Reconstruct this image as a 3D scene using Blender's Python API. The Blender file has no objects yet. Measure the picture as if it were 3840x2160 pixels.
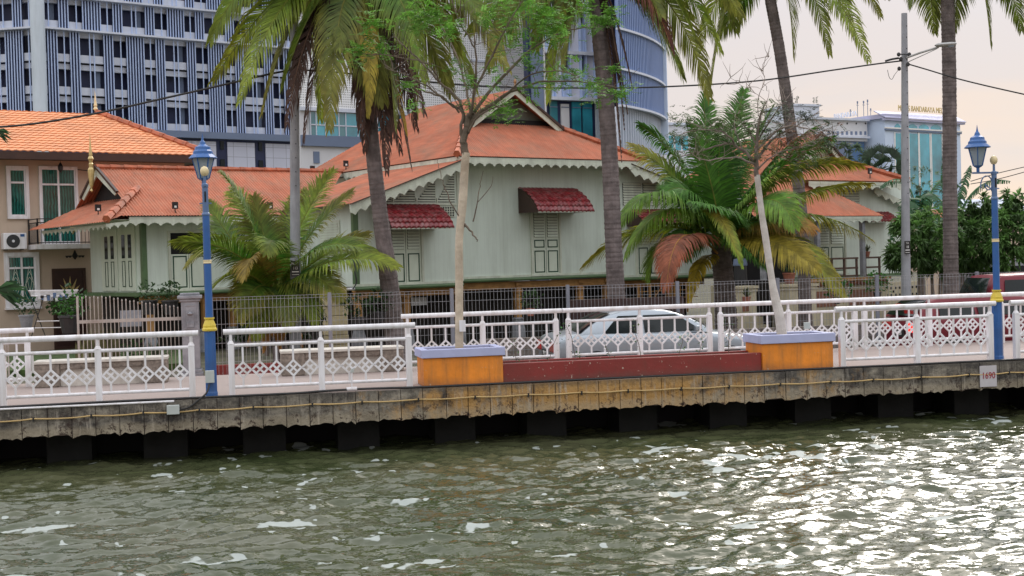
import bpy, math, random
import numpy as np
from mathutils import Vector, Matrix, noise
random.seed(7); rng = np.random.default_rng(11)
scn = bpy.context.scene; COL = scn.collection
R = math.radians; PI = math.pi
# ---------------------------------------------------------------- camera (surveyed: focal 5100 px on a 3840 px wide frame)
F = 5100.0; EYE = 1.92
_p = math.atan(95/F); _r = 0.0285
FWD = np.array([0, math.cos(_p), -math.sin(_p)])
_r0 = np.array([1., 0, 0]); _u0 = np.cross(_r0, FWD)
RGT = math.cos(_r)*_r0 - math.sin(_r)*_u0
UPV = np.cross(RGT, FWD); CAM = np.array([0, 0, EYE])
def ray(x, y): return FWD + RGT*(x-1920)/F + UPV*(1080-y)/F
def G(x, y, z=0.0):
    d = ray(x, y); return CAM + d*(z-EYE)/d[2]
def AY(x, y, Y):
    d = ray(x, y); return CAM + d*Y/d[1]
cd = bpy.data.cameras.new('camera'); cam = bpy.data.objects.new('camera', cd); COL.objects.link(cam)
cd.sensor_width = 36; cd.lens = 36*F/3840; cd.clip_end = 6000; cd.clip_start = 0.1
cam.matrix_world = Matrix(((RGT[0], UPV[0], -FWD[0], 0), (RGT[1], UPV[1], -FWD[1], 0), (RGT[2], UPV[2], -FWD[2], EYE), (0, 0, 0, 1)))
scn.camera = cam
scn.view_settings.view_transform = 'Standard'; scn.view_settings.look = 'None'; scn.view_settings.exposure = 0
class Fr:                                   # a vertical building / street frame: u along, v inwards, z up
    def __init__(s, o, az):
        s.az = R(az); s.o = np.array([o[0], o[1], o[2] if len(o) > 2 else 0.])
        s.d = np.array([math.cos(s.az), math.sin(s.az), 0]); s.n = np.array([-s.d[1], s.d[0], 0])
    def v(s, x, y, v=0.0):
        d = ray(x, y); t = ((s.o-CAM)@s.n+v)/(d@s.n); P = CAM+t*d
        return float((P-s.o)@s.d), float(P[2]-s.o[2])
    def u(s, x, y, u=0.0):
        d = ray(x, y); t = ((s.o-CAM)@s.d+u)/(d@s.d); P = CAM+t*d
        return float((P-s.o)@s.n), float(P[2]-s.o[2])
    def w(s, u, v, z): return s.o + s.d*u + s.n*v + np.array([0, 0, z])
    def loc(s, P): P = np.asarray(P)-s.o; return float(P@s.d), float(P@s.n), float(P[2])
    def mat(s): return Matrix.Translation(Vector(s.o)) @ Matrix.Rotation(s.az, 4, 'Z')
WF = Fr((0, 0, 0), 0)
# ---------------------------------------------------------------- objects
WM = {}
def W(o):
    return WM.get(o.name, Matrix.Identity(4))
def tag(o, label=None, cat=None, group=None, kind=None):
    if label: o['label'] = label
    if cat: o['category'] = cat
    if group: o['group'] = group
    if kind: o['kind'] = kind
    return o
def thing(name, label, cat, loc=(0, 0, 0), rotz=0.0, group=None):
    o = bpy.data.objects.new(name, None); COL.objects.link(o); o.empty_display_size = .2
    o.location = [float(c) for c in loc]; o.rotation_euler = (0, 0, rotz)
    WM[o.name] = Matrix.Translation(Vector([float(c) for c in loc])) @ Matrix.Rotation(rotz, 4, 'Z')
    return tag(o, label, cat, group)
def fthing(name, label, cat, fr, u=0, v=0, z=0, group=None):
    return thing(name, label, cat, fr.w(u, v, z), fr.az, group)
def dup(root, loc=None, rotz=None, label=None, group=None):
    r = root.copy(); COL.objects.link(r)
    if loc is not None: r.location = [float(c) for c in loc]
    if rotz is not None: r.rotation_euler = (0, 0, rotz)
    if label: r['label'] = label
    if group: r['group'] = group
    for ch in list(root.children):
        c = ch.copy(); COL.objects.link(c); c.parent = r
        for g in ch.children:
            d = g.copy(); COL.objects.link(d); d.parent = c
    return r
class MB:
    def __init__(s, fr=WF, at=None):
        s.V = []; s.Fc = []; s.C = []; s.fr = fr; s.col = None; s.mi = 0; s.MI = []; s.off = np.zeros(3) if at is None else np.array(at, float)
    def add(s, vs, fs):
        b = len(s.V)
        for p in vs: s.V.append((p[0]+s.off[0], p[1]+s.off[1], p[2]+s.off[2]))
        if s.col is not None: s.C.extend([s.col]*len(vs))
        for f in fs: s.Fc.append(tuple(i+b for i in f)); s.MI.append(s.mi)
        return b
    def box(s, x0, x1, y0, y1, z0, z1):
        if x0 > x1: x0, x1 = x1, x0
        if y0 > y1: y0, y1 = y1, y0
        if z0 > z1: z0, z1 = z1, z0
        s.add([(x0,y0,z0),(x1,y0,z0),(x1,y1,z0),(x0,y1,z0),(x0,y0,z1),(x1,y0,z1),(x1,y1,z1),(x0,y1,z1)],
              [(0,3,2,1),(4,5,6,7),(0,1,5,4),(1,2,6,5),(2,3,7,6),(3,0,4,7)]); return s
    def bar(s, a, b, w, h=None):             # a square bar between two points
        h = h or w; a = Vector(a); b = Vector(b); t = (b-a).normalized()
        x = t.cross(Vector((0, 0, 1)));  x = Vector((1, 0, 0)) if x.length < 1e-4 else x.normalized()
        y = x.cross(t); vs = []
        for p in (a, b):
            for i, j in ((-1,-1),(1,-1),(1,1),(-1,1)): vs.append(p + x*(w/2*i) + y*(h/2*j))
        s.add(vs, [(0,1,2,3),(7,6,5,4),(0,4,5,1),(1,5,6,2),(2,6,7,3),(3,7,4,0)]); return s
    def tube(s, pts, r, seg=10, cap=True):
        pts = [Vector(p) for p in pts]; n = len(pts)
        rs = r if isinstance(r, (list, tuple)) else [r]*n
        t0 = (pts[1]-pts[0]).normalized(); ref = Vector((0, 0, 1)) if abs(t0.z) < .9 else Vector((1, 0, 0))
        vs = []
        for i, p in enumerate(pts):
            t = (pts[min(i+1, n-1)]-pts[max(i-1, 0)]).normalized()
            x = t.cross(ref).normalized(); y = x.cross(t)
            for k in range(seg):
                a = 2*PI*k/seg; vs.append(p + x*(rs[i]*math.cos(a)) + y*(rs[i]*math.sin(a)))
        fs = [(i*seg+k, i*seg+(k+1) % seg, (i+1)*seg+(k+1) % seg, (i+1)*seg+k) for i in range(n-1) for k in range(seg)]
        if cap: fs += [tuple(range(seg))[::-1], tuple(range((n-1)*seg, n*seg))]
        s.add(vs, fs); return s
    def lathe(s, prof, c=(0, 0, 0), seg=16, rot=0.0):      # prof: (r, z)
        vs = []
        for r_, z in prof:
            for k in range(seg):
                a = 2*PI*k/seg+rot; vs.append((c[0]+r_*math.cos(a), c[1]+r_*math.sin(a), c[2]+z))
        n = len(prof)
        fs = [(i*seg+k, i*seg+(k+1) % seg, (i+1)*seg+(k+1) % seg, (i+1)*seg+k) for i in range(n-1) for k in range(seg)]
        fs += [tuple(range(seg))[::-1], tuple(range((n-1)*seg, n*seg))]
        s.add(vs, fs); return s
    def poly(s, pts): s.add(pts, [tuple(range(len(pts)))]); return s
    def prism(s, pts, ext):                  # polygon extruded by vector ext
        n = len(pts); e = np.array(ext, float); vs = [np.array(p, float) for p in pts]; vs += [p+e for p in vs]
        s.add(vs, [tuple(range(n))[::-1], tuple(range(n, 2*n))] + [(i, (i+1) % n, n+(i+1) % n, n+i) for i in range(n)]); return s
    def build(s, name, mat, parent=None, smooth=False, bevel=0, sub=0, base=None, label=None):
        fr = s.fr; V = np.array(s.V, float)
        Wd = fr.o + V[:, :1]*fr.d + V[:, 1:2]*fr.n + V[:, 2:]*np.array([0, 0, 1.])
        if parent is not None: T = W(parent)
        else:
            if base is None:
                lo = V.min(0); hi = V.max(0); base = ((lo[0]+hi[0])/2, (lo[1]+hi[1])/2, lo[2])
            T = Matrix.Translation(Vector([float(c) for c in fr.w(*base)])) @ Matrix.Rotation(fr.az, 4, 'Z')
        Ti = np.array(T.inverted()); L = Wd @ Ti[:3, :3].T + Ti[:3, 3]
        me = bpy.data.meshes.new(name); me.from_pydata(L.tolist(), [], s.Fc)
        mats = mat if isinstance(mat, (list, tuple)) else [mat]
        for m in mats: me.materials.append(m)
        if len(mats) > 1: me.polygons.foreach_set('material_index', s.MI)
        if s.C:
            ca = me.color_attributes.new('Col', 'FLOAT_COLOR', 'POINT')
            ca.data.foreach_set('color', np.array([(c[0], c[1], c[2], 1.0) for c in s.C], dtype=np.float32).ravel())
        if smooth: me.polygons.foreach_set('use_smooth', [True]*len(me.polygons))
        me.update(); o = bpy.data.objects.new(name, me); COL.objects.link(o)
        if parent is not None: o.parent = parent; WM[o.name] = W(parent)
        else: o.matrix_world = T; WM[o.name] = T
        if bevel:
            b = o.modifiers.new('bevel', 'BEVEL'); b.width = bevel; b.segments = 2; b.limit_method = 'ANGLE'; b.angle_limit = R(40)
        if sub:
            b = o.modifiers.new('subd', 'SUBSURF'); b.levels = b.render_levels = sub
        if label: o['label'] = label
        return o
def struct(o): o['kind'] = 'structure'; return o
# ---------------------------------------------------------------- materials
def newmat(name):
    m = bpy.data.materials.new(name); m.use_nodes = True; nt = m.node_tree; nt.nodes.clear()
    return m, nt
class N:
    def __init__(s, nt): s.nt = nt
    def n(s, t, **kw):
        nd = s.nt.nodes.new(t)
        for k, v in kw.items():
            if k.startswith('i_'):
                key = k[2:]; nd.inputs[int(key) if key.isdigit() else key.replace('_', ' ')].default_value = v
            else: setattr(nd, k, v)
        return nd
    def l(s, a, b): s.nt.links.new(a, b)
def mixc(g, fac, a, b, mode='MIX'):
    m = g.n('ShaderNodeMix', data_type='RGBA', blend_type=mode)
    for sock, val in ((m.inputs[0], fac), (m.inputs[6], a), (m.inputs[7], b)):
        if hasattr(val, 'links'): g.l(val, sock)
        elif isinstance(val, (int, float)): sock.default_value = val
        else: sock.default_value = (*val[:3], 1)
    return m.outputs[2]
def noi(g, vec, scale, detail=4, rough=.6):
    n = g.n('ShaderNodeTexNoise', i_Scale=scale, i_Detail=detail, i_Roughness=rough)
    g.l(vec, n.inputs['Vector']); return n.outputs[0]
def ramp(g, fac, a, b, ca=(0, 0, 0), cb=(1, 1, 1)):
    r = g.n('ShaderNodeValToRGB'); e = r.color_ramp.elements
    e[0].position = a; e[0].color = (*ca, 1); e[1].position = b; e[1].color = (*cb, 1)
    g.l(fac, r.inputs[0]); return r.outputs[0]
def mapv(g, vec, sc=(1, 1, 1)):
    m = g.n('ShaderNodeMapping'); m.inputs['Scale'].default_value = sc; g.l(vec, m.inputs[0]); return m.outputs[0]
def mth(g, op, a, b=None, c=None):
    m = g.n('ShaderNodeMath', operation=op)
    for i, v in enumerate((a, b, c)):
        if v is None: continue
        if hasattr(v, 'links'): g.l(v, m.inputs[i])
        else: m.inputs[i].default_value = v
    return m.outputs[0]
def M(name, col, rough=.6, var=.12, scale=2.5, dirt=None, damt=.35, dscale=1.2, streak=False, bump=.0, bscale=20, metal=0, coat=0, emis=None, spec=.5, extra=None):
    m, nt = newmat(name); g = N(nt)
    out = g.n('ShaderNodeOutputMaterial'); b = g.n('ShaderNodeBsdfPrincipled', i_Roughness=rough, i_Metallic=metal)
    b.inputs['Specular IOR Level'].default_value = spec
    if coat: b.inputs['Coat Weight'].default_value = coat; b.inputs['Coat Roughness'].default_value = .08
    g.l(b.outputs[0], out.inputs[0]); tc = g.n('ShaderNodeTexCoord').outputs['Object']
    n1 = noi(g, tc, scale, 5)
    dk = tuple(c*(1-var*1.6) for c in col); lt = tuple(min(1, c*(1+var)) for c in col)
    c = ramp(g, n1, .3, .7, dk, lt)
    if dirt:
        v = mapv(g, tc, (1, 1, .12)) if streak else tc
        n2 = noi(g, v, dscale*(3 if streak else 1), 6, .65)
        f = mth(g, 'MULTIPLY', ramp(g, n2, .45, .72), damt)
        c = mixc(g, f, c, dirt)
    if extra: c = extra(g, tc, c, b)
    if hasattr(c, 'links'): g.l(c, b.inputs['Base Color'])
    if bump:
        bp = g.n('ShaderNodeBump', i_Strength=bump, i_Distance=.02); g.l(noi(g, tc, bscale, 4), bp.inputs['Height']); g.l(bp.outputs[0], b.inputs['Normal'])
    if emis: b.inputs['Emission Color'].default_value = (*emis[:3], 1); b.inputs['Emission Strength'].default_value = emis[3]
    return m
def leafmat(name, rough=.45, trans=.3):
    m, nt = newmat(name); g = N(nt); out = g.n('ShaderNodeOutputMaterial')
    at = g.n('ShaderNodeAttribute', attribute_name='Col'); b = g.n('ShaderNodeBsdfPrincipled', i_Roughness=rough)
    tc = g.n('ShaderNodeTexCoord').outputs['Object']
    v = ramp(g, noi(g, tc, 3.5, 3), .3, .7, (.62, .62, .62), (1.25, 1.25, 1.25))
    c = mixc(g, 1.0, at.outputs[0], v, 'MULTIPLY'); g.l(c, b.inputs['Base Color'])
    t = g.n('ShaderNodeBsdfTranslucent'); g.l(c, t.inputs[0]); mx = g.n('ShaderNodeMixShader', i_0=trans)
    g.l(b.outputs[0], mx.inputs[1]); g.l(t.outputs[0], mx.inputs[2]); g.l(mx.outputs[0], out.inputs[0]); return m
def glassmat(name, col, rough=.06, var=.25, scale=1.5):
    return M(name, col, rough, var=var, scale=scale, spec=.9, coat=.6)
MT = {}
MT['white'] = M('white_paint', (.80, .79, .82), .4, .05, 1.2, dirt=(.42, .36, .30), damt=.5, dscale=2.5, streak=True)
def planks(pitch, dark=.75, axis=0, w=.06):
    def f(g, tc, c, b):
        sp = g.n('ShaderNodeSeparateXYZ'); g.l(tc, sp.inputs[0])
        fr = mth(g, 'FRACT', mth(g, 'DIVIDE', sp.outputs[axis], pitch))
        ln = mth(g, 'LESS_THAN', fr, w)
        return mixc(g, mth(g, 'MULTIPLY', ln, 1-dark), c, (.12, .14, .12))
    return f
MT['mint'] = M('mint_boards', (.66, .74, .67), .65, .05, .8, dirt=(.40, .45, .38), damt=.45, dscale=.8, streak=True, extra=planks(.145, .87))
MT['mint_plain'] = M('mint_paint', (.66, .73, .62), .55, .06, 1.5, dirt=(.40, .43, .36), damt=.3, streak=True)
MT['mint_trim'] = M('pale_trim', (.62, .66, .56), .6, .08, 3, dirt=(.25, .25, .2), damt=.4, streak=True)
MT['green'] = M('green_paint', (.09, .16, .07), .45, .15, 2)
MT['dkgreen'] = M('dark_green_line', (.01, .06, .03), .5, .1, 3)
MT['ochrewood'] = M('ochre_timber', (.42, .22, .07), .6, .2, 3, dirt=(.12, .06, .02), damt=.5)
def wear(g, tc, c, b):
    sp = g.n('ShaderNodeSeparateXYZ'); g.l(tc, sp.inputs[0]); n = noi(g, mapv(g, tc, (1, 1, 1)), 5, 6, .75)
    base = ramp(g, mth(g, 'ADD', sp.outputs[2], mth(g, 'MULTIPLY', mth(g, 'SUBTRACT', n, .5), .22)), .0, .14, (1, 1, 1), (0, 0, 0))
    c = mixc(g, mth(g, 'MULTIPLY', base, .5), c, (.09, .065, .05)); ch = noi(g, tc, 16, 3, .6)
    c = mixc(g, mth(g, 'MULTIPLY', ramp(g, ch, .68, .70), .8), c, (.50, .42, .34)); dr = noi(g, mapv(g, tc, (9, 9, .7)), 2, 4, .7)
    return mixc(g, mth(g, 'MULTIPLY', ramp(g, dr, .55, .75), .35), c, (.10, .05, .03))
def rust(g, tc, c, b):
    sp = g.n('ShaderNodeSeparateXYZ'); g.l(tc, sp.inputs[0]); q = noi(g, mapv(g, tc, (5, 1, .5)), 2.2, 5, .7)
    c = mixc(g, mth(g, 'MULTIPLY', ramp(g, q, .5, .72), .45), c, (.17, .10, .07))
    n = noi(g, tc, .8, 6, .7); c = mixc(g, mth(g, 'MULTIPLY', ramp(g, n, .46, .72), .6), c, (.22, .17, .12))
    n2 = noi(g, mapv(g, tc, (6, 1, 1)), 1.3, 4); return mixc(g, mth(g, 'MULTIPLY', ramp(g, n2, .45, .8), .35), c, (.62, .26, .16))
MT['louvredark'] = M('louvre_shadow', (.12, .13, .10), .8, .2, 3)
MT['gableboard'] = M('shaded_gable_board', (.13, .14, .115), .85, .2, 3)  # board tone darkened to hold the deep shade inside the gable
MT['redroof'] = M('red_corrugated_sheet', (.43, .135, .07), .85, .14, 1.2, extra=rust)
MT['ridge'] = M('terracotta_cap', (.46, .13, .06), .65, .25, 4, dirt=(.15, .1, .07), damt=.5)
MT['tileroof'] = M('orange_tile', (.74, .32, .15), .75, .1, 5, dirt=(.34, .17, .1), damt=.45, dscale=1.2)
MT['fascia'] = M('dark_brown_fascia', (.05, .022, .015), .5, .15, 3)
MT['awning'] = M('maroon_awning_tile', (.20, .014, .02), .35, .35, 7, dirt=(.45, .33, .32), damt=.3, dscale=5)
MT['black'] = M('black_metal', (.015, .015, .017), .4, .2, 4)
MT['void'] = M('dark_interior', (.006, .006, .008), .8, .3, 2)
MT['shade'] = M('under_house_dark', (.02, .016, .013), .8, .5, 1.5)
MT['beige'] = M('beige_render', (.53, .42, .325), .75, .05, .8, dirt=(.36, .28, .21), damt=.25, dscale=.8, streak=True)
MT['glassteal'] = glassmat('teal_glass', (.02, .13, .11), .05, .6, 3)
MT['glassdark'] = M('dark_glass', (.010, .015, .016), .08, .2, 1.5, spec=.35)
def curtain(g, tc, c, b):
    w = g.n('ShaderNodeTexWave', i_Scale=3.4, i_Distortion=4.0); w.bands_direction = 'X'; g.l(tc, w.inputs[0])
    sp = g.n('ShaderNodeSeparateXYZ'); g.l(tc, sp.inputs[0])
    return mixc(g, mth(g, 'MULTIPLY', ramp(g, w.outputs[0], .1, 1.0), mth(g, 'MULTIPLY', noi(g, tc, 2.5, 3), 1.1)), c, (.03, .24, .20))
MT['curtain'] = M('teal_curtain_behind_glass', (.008, .06, .05), .1, .4, 2, coat=.7, extra=curtain)
MT['brown'] = M('dark_door', (.045, .02, .018), .35, .2, 3)
MT['gold'] = M('gold_paint', (.60, .46, .20), .35, .15, 6, metal=.3)
MT['lampblue'] = M('blue_enamel', (.022, .11, .34), .35, .14, 3, dirt=(.06, .09, .16), damt=.4, streak=True)
MT['lampblue2'] = M('faded_blue_enamel', (.10, .17, .32), .4, .12, 3)
MT['frost'] = M('frosted_lantern_glass', (.27, .33, .39), .2, .1, 4, coat=.4)
MT['cream'] = M('cream_ball', (.75, .62, .36), .4, .1, 8)
MT['yellow'] = M('yellow_collar', (.66, .50, .05), .4, .12, 6, dirt=(.4, .3, .1), damt=.3)
MT['concpole'] = M('concrete_pole', (.33, .34, .37), .8, .12, 3, dirt=(.16, .16, .17), damt=.5, dscale=2, streak=True, bump=.2)
MT['lampgrey'] = M('grey_lamp_head', (.45, .45, .44), .5, .1, 4)
MT['orange'] = M('orange_masonry_paint', (.80, .255, .02), .6, .16, 1.8, dirt=(.32, .15, .05), damt=.6, dscale=1.6, streak=True, bump=.4, bscale=9, extra=wear)
MT['lilac'] = M('lilac_painted_rim', (.44, .47, .70), .55, .07, 2.5, dirt=(.3, .3, .36), damt=.35)
MT['redpaint'] = M('red_masonry_paint', (.235, .026, .022), .55, .12, 1.5, dirt=(.12, .03, .02), damt=.45, bump=.3, bscale=8, extra=wear)
MT['soil'] = M('soil', (.07, .045, .03), .95, .5, 14, bump=.6, bscale=40)
MT['promenade'] = M('promenade_paving', (.35, .285, .26), .85, .12, 1.6, dirt=(.24, .18, .155), damt=.55, dscale=1.6, bump=.15, bscale=40)
MT['brickpath'] = M('red_brick_paving', (.42, .20, .13), .85, .25, 6, dirt=(.25, .14, .1), damt=.4, bump=.2)
MT['asphalt'] = M('asphalt', (.055, .053, .053), .9, .25, 6, dirt=(.03, .03, .03), damt=.4, bump=.2, bscale=60)
MT['land'] = M('land', (.09, .085, .05), .95, .4, .8)
MT['lawn'] = M('lawn_turf', (.05, .085, .02), .95, .4, 7)
MT['agg'] = M('exposed_aggregate', (.26, .215, .18), .9, .35, 16, dirt=(.10, .08, .065), damt=.6, dscale=3, bump=.6, bscale=60)
MT['whitewash'] = M('worn_whitewash', (.62, .58, .52), .8, .12, 5, dirt=(.22, .19, .16), damt=.6, dscale=2.2, bump=.3)
MT['greystone'] = M('grey_gatepost_paint', (.30, .31, .34), .7, .15, 3, dirt=(.07, .07, .08), damt=.8, dscale=1.8, bump=.3)
MT['wire'] = M('galvanised_wire', (.36, .37, .40), .4, .1, 4, metal=.4)
MT['postgrey'] = M('grey_fence_post', (.22, .23, .27), .5, .12, 3)
MT['picket'] = M('weathered_picket', (.44, .41, .38), .7, .15, 6, dirt=(.16, .1, .08), damt=.7, dscale=3)
MT['creamwall'] = M('cream_masonry', (.58, .52, .37), .75, .1, 2, dirt=(.25, .2, .12), damt=.5, streak=True)
MT['browntile'] = M('brown_tile_panel', (.24, .10, .06), .4, .25, 6)
MT['oldwood'] = M('brown_balustrade', (.10, .055, .04), .6, .3, 5)
MT['limestone'] = M('yellow_blockwork', (.50, .42, .25), .8, .22, 2.2, dirt=(.2, .17, .1), damt=.5)
MT['cable'] = M('black_cable', (.012, .012, .012), .5, .1, 3)
MT['conduit'] = M('yellow_conduit', (.52, .36, .15), .5, .15, 3)
MT['pvc'] = M('grey_plastic_box', (.48, .52, .50), .5, .08, 5)
MT['bark'] = M('coconut_bark', (.17, .14, .135), .9, .3, 4, dirt=(.06, .048, .045), damt=.6, dscale=3, bump=.8, bscale=14)
MT['palebark'] = M('pale_bark', (.58, .49, .38), .8, .15, 5, dirt=(.26, .18, .11), damt=.6, dscale=3, bump=.5, bscale=18)
MT['whitebark'] = M('white_bark', (.64, .60, .56), .8, .1, 5, dirt=(.3, .24, .2), damt=.5, dscale=3, bump=.5, bscale=18)
MT['darkbark'] = M('dark_branch', (.15, .115, .085), .9, .3, 6)
MT['greybark'] = M('grey_twig', (.26, .21, .18), .9, .25, 6)
MT['leaf'] = leafmat('leaf', .62, .36)
MT['dry'] = leafmat('dry_leaf', .85, .12)
MT['pot'] = M('terracotta_pot', (.32, .12, .08), .7, .15, 5)
MT['potgreen'] = M('pale_green_pot', (.34, .46, .40), .6, .15, 4)
MT['silver'] = M('silver_car_paint', (.32, .36, .40), .32, .03, 2, metal=.6, coat=.4)
MT['maroon'] = M('dark_red_car_paint', (.15, .008, .018), .4, .05, 2, coat=.12, spec=.3)
MT['tyre'] = M('tyre', (.02, .02, .02), .85, .2, 8)
MT['rim'] = M('wheel_rim', (.4, .4, .42), .35, .1, 5, metal=.7)
MT['taillight'] = M('tail_light', (.45, .01, .008), .2, .1, 8, coat=.6)
MT['litlight'] = M('lit_brake_light', (.8, .02, .01), .3, .1, 8, emis=(1, .025, .008, 1.6))
MT['plate'] = M('number_plate', (.02, .02, .02), .4, .1, 5)
MT['plastic'] = M('dark_plastic', (.03, .03, .033), .5, .1, 5)
MT['platewhite'] = M('white_lettering', (.8, .8, .78), .5, .05, 5)
MT['bluemetal'] = M('blue_grey_fin', (.44, .56, .82), .4, .06, .2)
MT['navy'] = M('navy_panel', (.016, .026, .085), .5, .2, .3)
MT['towerwhite'] = M('tower_white_wall', (.63, .68, .79), .7, .06, .2, dirt=(.4, .42, .46), damt=.4, dscale=.3, streak=True)
MT['towercol'] = M('pale_blue_column', (.58, .66, .74), .6, .07, .2, dirt=(.3, .36, .38), damt=.4, dscale=.4, streak=True)
MT['panelwhite'] = M('lilac_white_panel', (.62, .65, .76), .5, .04, .3)
MT['slate'] = M('slate_blue_wall', (.16, .21, .32), .6, .1, .2)
MT['teal'] = glassmat('teal_curtain_wall', (.05, .20, .24), .08, .4, .15)
MT['blueglass'] = glassmat('blue_curtain_wall', (.10, .22, .45), .1, .3, .1)
MT['cyanglass'] = glassmat('cyan_window_glass', (.05, .38, .50), .08, .5, .12)
MT['paleblue'] = M('pale_blue_wall', (.58, .69, .86), .7, .05, .1)
MT['lavender'] = M('lavender_parapet', (.44, .44, .60), .6, .08, .3)
MT['offwhite'] = M('off_white_wall', (.66, .67, .70), .7, .05, .2)
def perf(g, tc, c, b):
    sp = g.n('ShaderNodeSeparateXYZ'); g.l(tc, sp.inputs[0])
    a = mth(g, 'ABSOLUTE', mth(g, 'SUBTRACT', mth(g, 'FRACT', mth(g, 'DIVIDE', sp.outputs[0], .21)), .5))
    d = mth(g, 'ABSOLUTE', mth(g, 'SUBTRACT', mth(g, 'FRACT', mth(g, 'DIVIDE', sp.outputs[2], .21)), .5))
    k = mth(g, 'LESS_THAN', mth(g, 'MAXIMUM', a, d), .25); return mixc(g, mth(g, 'MULTIPLY', k, .62), c, (.10, .11, .14))
MT['perf'] = M('perforated_white_screen', (.88, .90, .92), .6, .03, .2, extra=perf)
MT['drumfin'] = M('slate_blue_fin', (.22, .31, .54), .55, .06, .2)
MT['skin'] = M('metal_sheet', (.10, .15, .32), .5, .1, .1)
def panelg(g, tc, c, b):
    sp = g.n('ShaderNodeSeparateXYZ'); g.l(tc, sp.inputs[0])
    a = mth(g, 'LESS_THAN', mth(g, 'FRACT', mth(g, 'DIVIDE', sp.outputs[0], 1.55)), .03)
    d = mth(g, 'LESS_THAN', mth(g, 'FRACT', mth(g, 'DIVIDE', sp.outputs[2], 1.1)), .04)
    return mixc(g, mth(g, 'MULTIPLY', mth(g, 'MAXIMUM', a, d), .7), c, (.12, .13, .17))
MT['panelgrid'] = M('gridded_lilac_panel', (.60, .63, .75), .4, .04, .3, extra=panelg)
def quay(g, tc, c, b):
    sp = g.n('ShaderNodeSeparateXYZ'); g.l(tc, sp.inputs[0]); z = sp.outputs[2]
    n0 = noi(g, mapv(g, tc, (1, 1, 1.3)), 1.6, 8, .78)
    c = mixc(g, ramp(g, n0, .42, .60), c, (.045, .04, .036))
    # ochre staining along the middle of the wall
    m = mth(g, 'SUBTRACT', 1.0, mth(g, 'MULTIPLY', mth(g, 'ABSOLUTE', mth(g, 'SUBTRACT', sp.outputs[0], .9)), .26))
    n1 = noi(g, mapv(g, tc, (1, 1, .8)), 1.9, 7, .75)
    k = ramp(g, mth(g, 'ADD', mth(g, 'MULTIPLY', n1, 1.5), mth(g, 'MULTIPLY', m, .42)), .74, 1.02)
    c = mixc(g, mth(g, 'MULTIPLY', k, .85), c, (.44, .25, .075))
    n2 = noi(g, mapv(g, tc, (5, 5, .45)), 2.4, 6, .75); c = mixc(g, mth(g, 'MULTIPLY', ramp(g, n2, .54, .68), .75), c, (.42, .38, .32))
    n5 = noi(g, mapv(g, tc, (7, 7, .5)), 2.0, 5, .7); c = mixc(g, mth(g, 'MULTIPLY', ramp(g, n5, .58, .68), .8), c, (.05, .04, .035))
    # pale patched strip low down, with dark spalls in it
    low = ramp(g, mth(g, 'ADD', z, mth(g, 'MULTIPLY', mth(g, 'SUBTRACT', n1, .5), .25)), .12, .20, (1, 1, 1), (0, 0, 0))
    c = mixc(g, mth(g, 'MULTIPLY', low, .45), c, (.38, .32, .22))
    n3 = noi(g, mapv(g, tc, (2.0, 2.0, 1.7)), 4.2, 6, .8); lo2 = ramp(g, z, .05, .42, (1, 1, 1), (.2, .2, .2))
    c = mixc(g, mth(g, 'MULTIPLY', ramp(g, n3, .545, .58), lo2), c, (.035, .018, .014))
    top = ramp(g, mth(g, 'ADD', z, mth(g, 'MULTIPLY', mth(g, 'SUBTRACT', n0, .5), .3)), .40, .47, (0, 0, 0), (1, 1, 1)); return mixc(g, mth(g, 'MULTIPLY', top, .5), c, (.06, .055, .05))
MT['quay'] = M('weathered_quay_concrete', (.26, .235, .19), .9, .25, 3, bump=1.0, bscale=16, extra=quay)
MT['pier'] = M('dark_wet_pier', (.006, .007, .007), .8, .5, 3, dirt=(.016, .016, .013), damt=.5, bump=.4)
MT['wheelwhite'] = MT['white']
# ================================================================ frames
_A = G(0, 1528); Q = Fr(_A, 11.505)                      # quay: s along, n inland
H = Fr(AY(2000, 900, 43)[:2], 36)                             # timber house: main wall is v=0
ZS = -0.5                                                 # street level (promenade paving is 0)
WATER = -0.95
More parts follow.
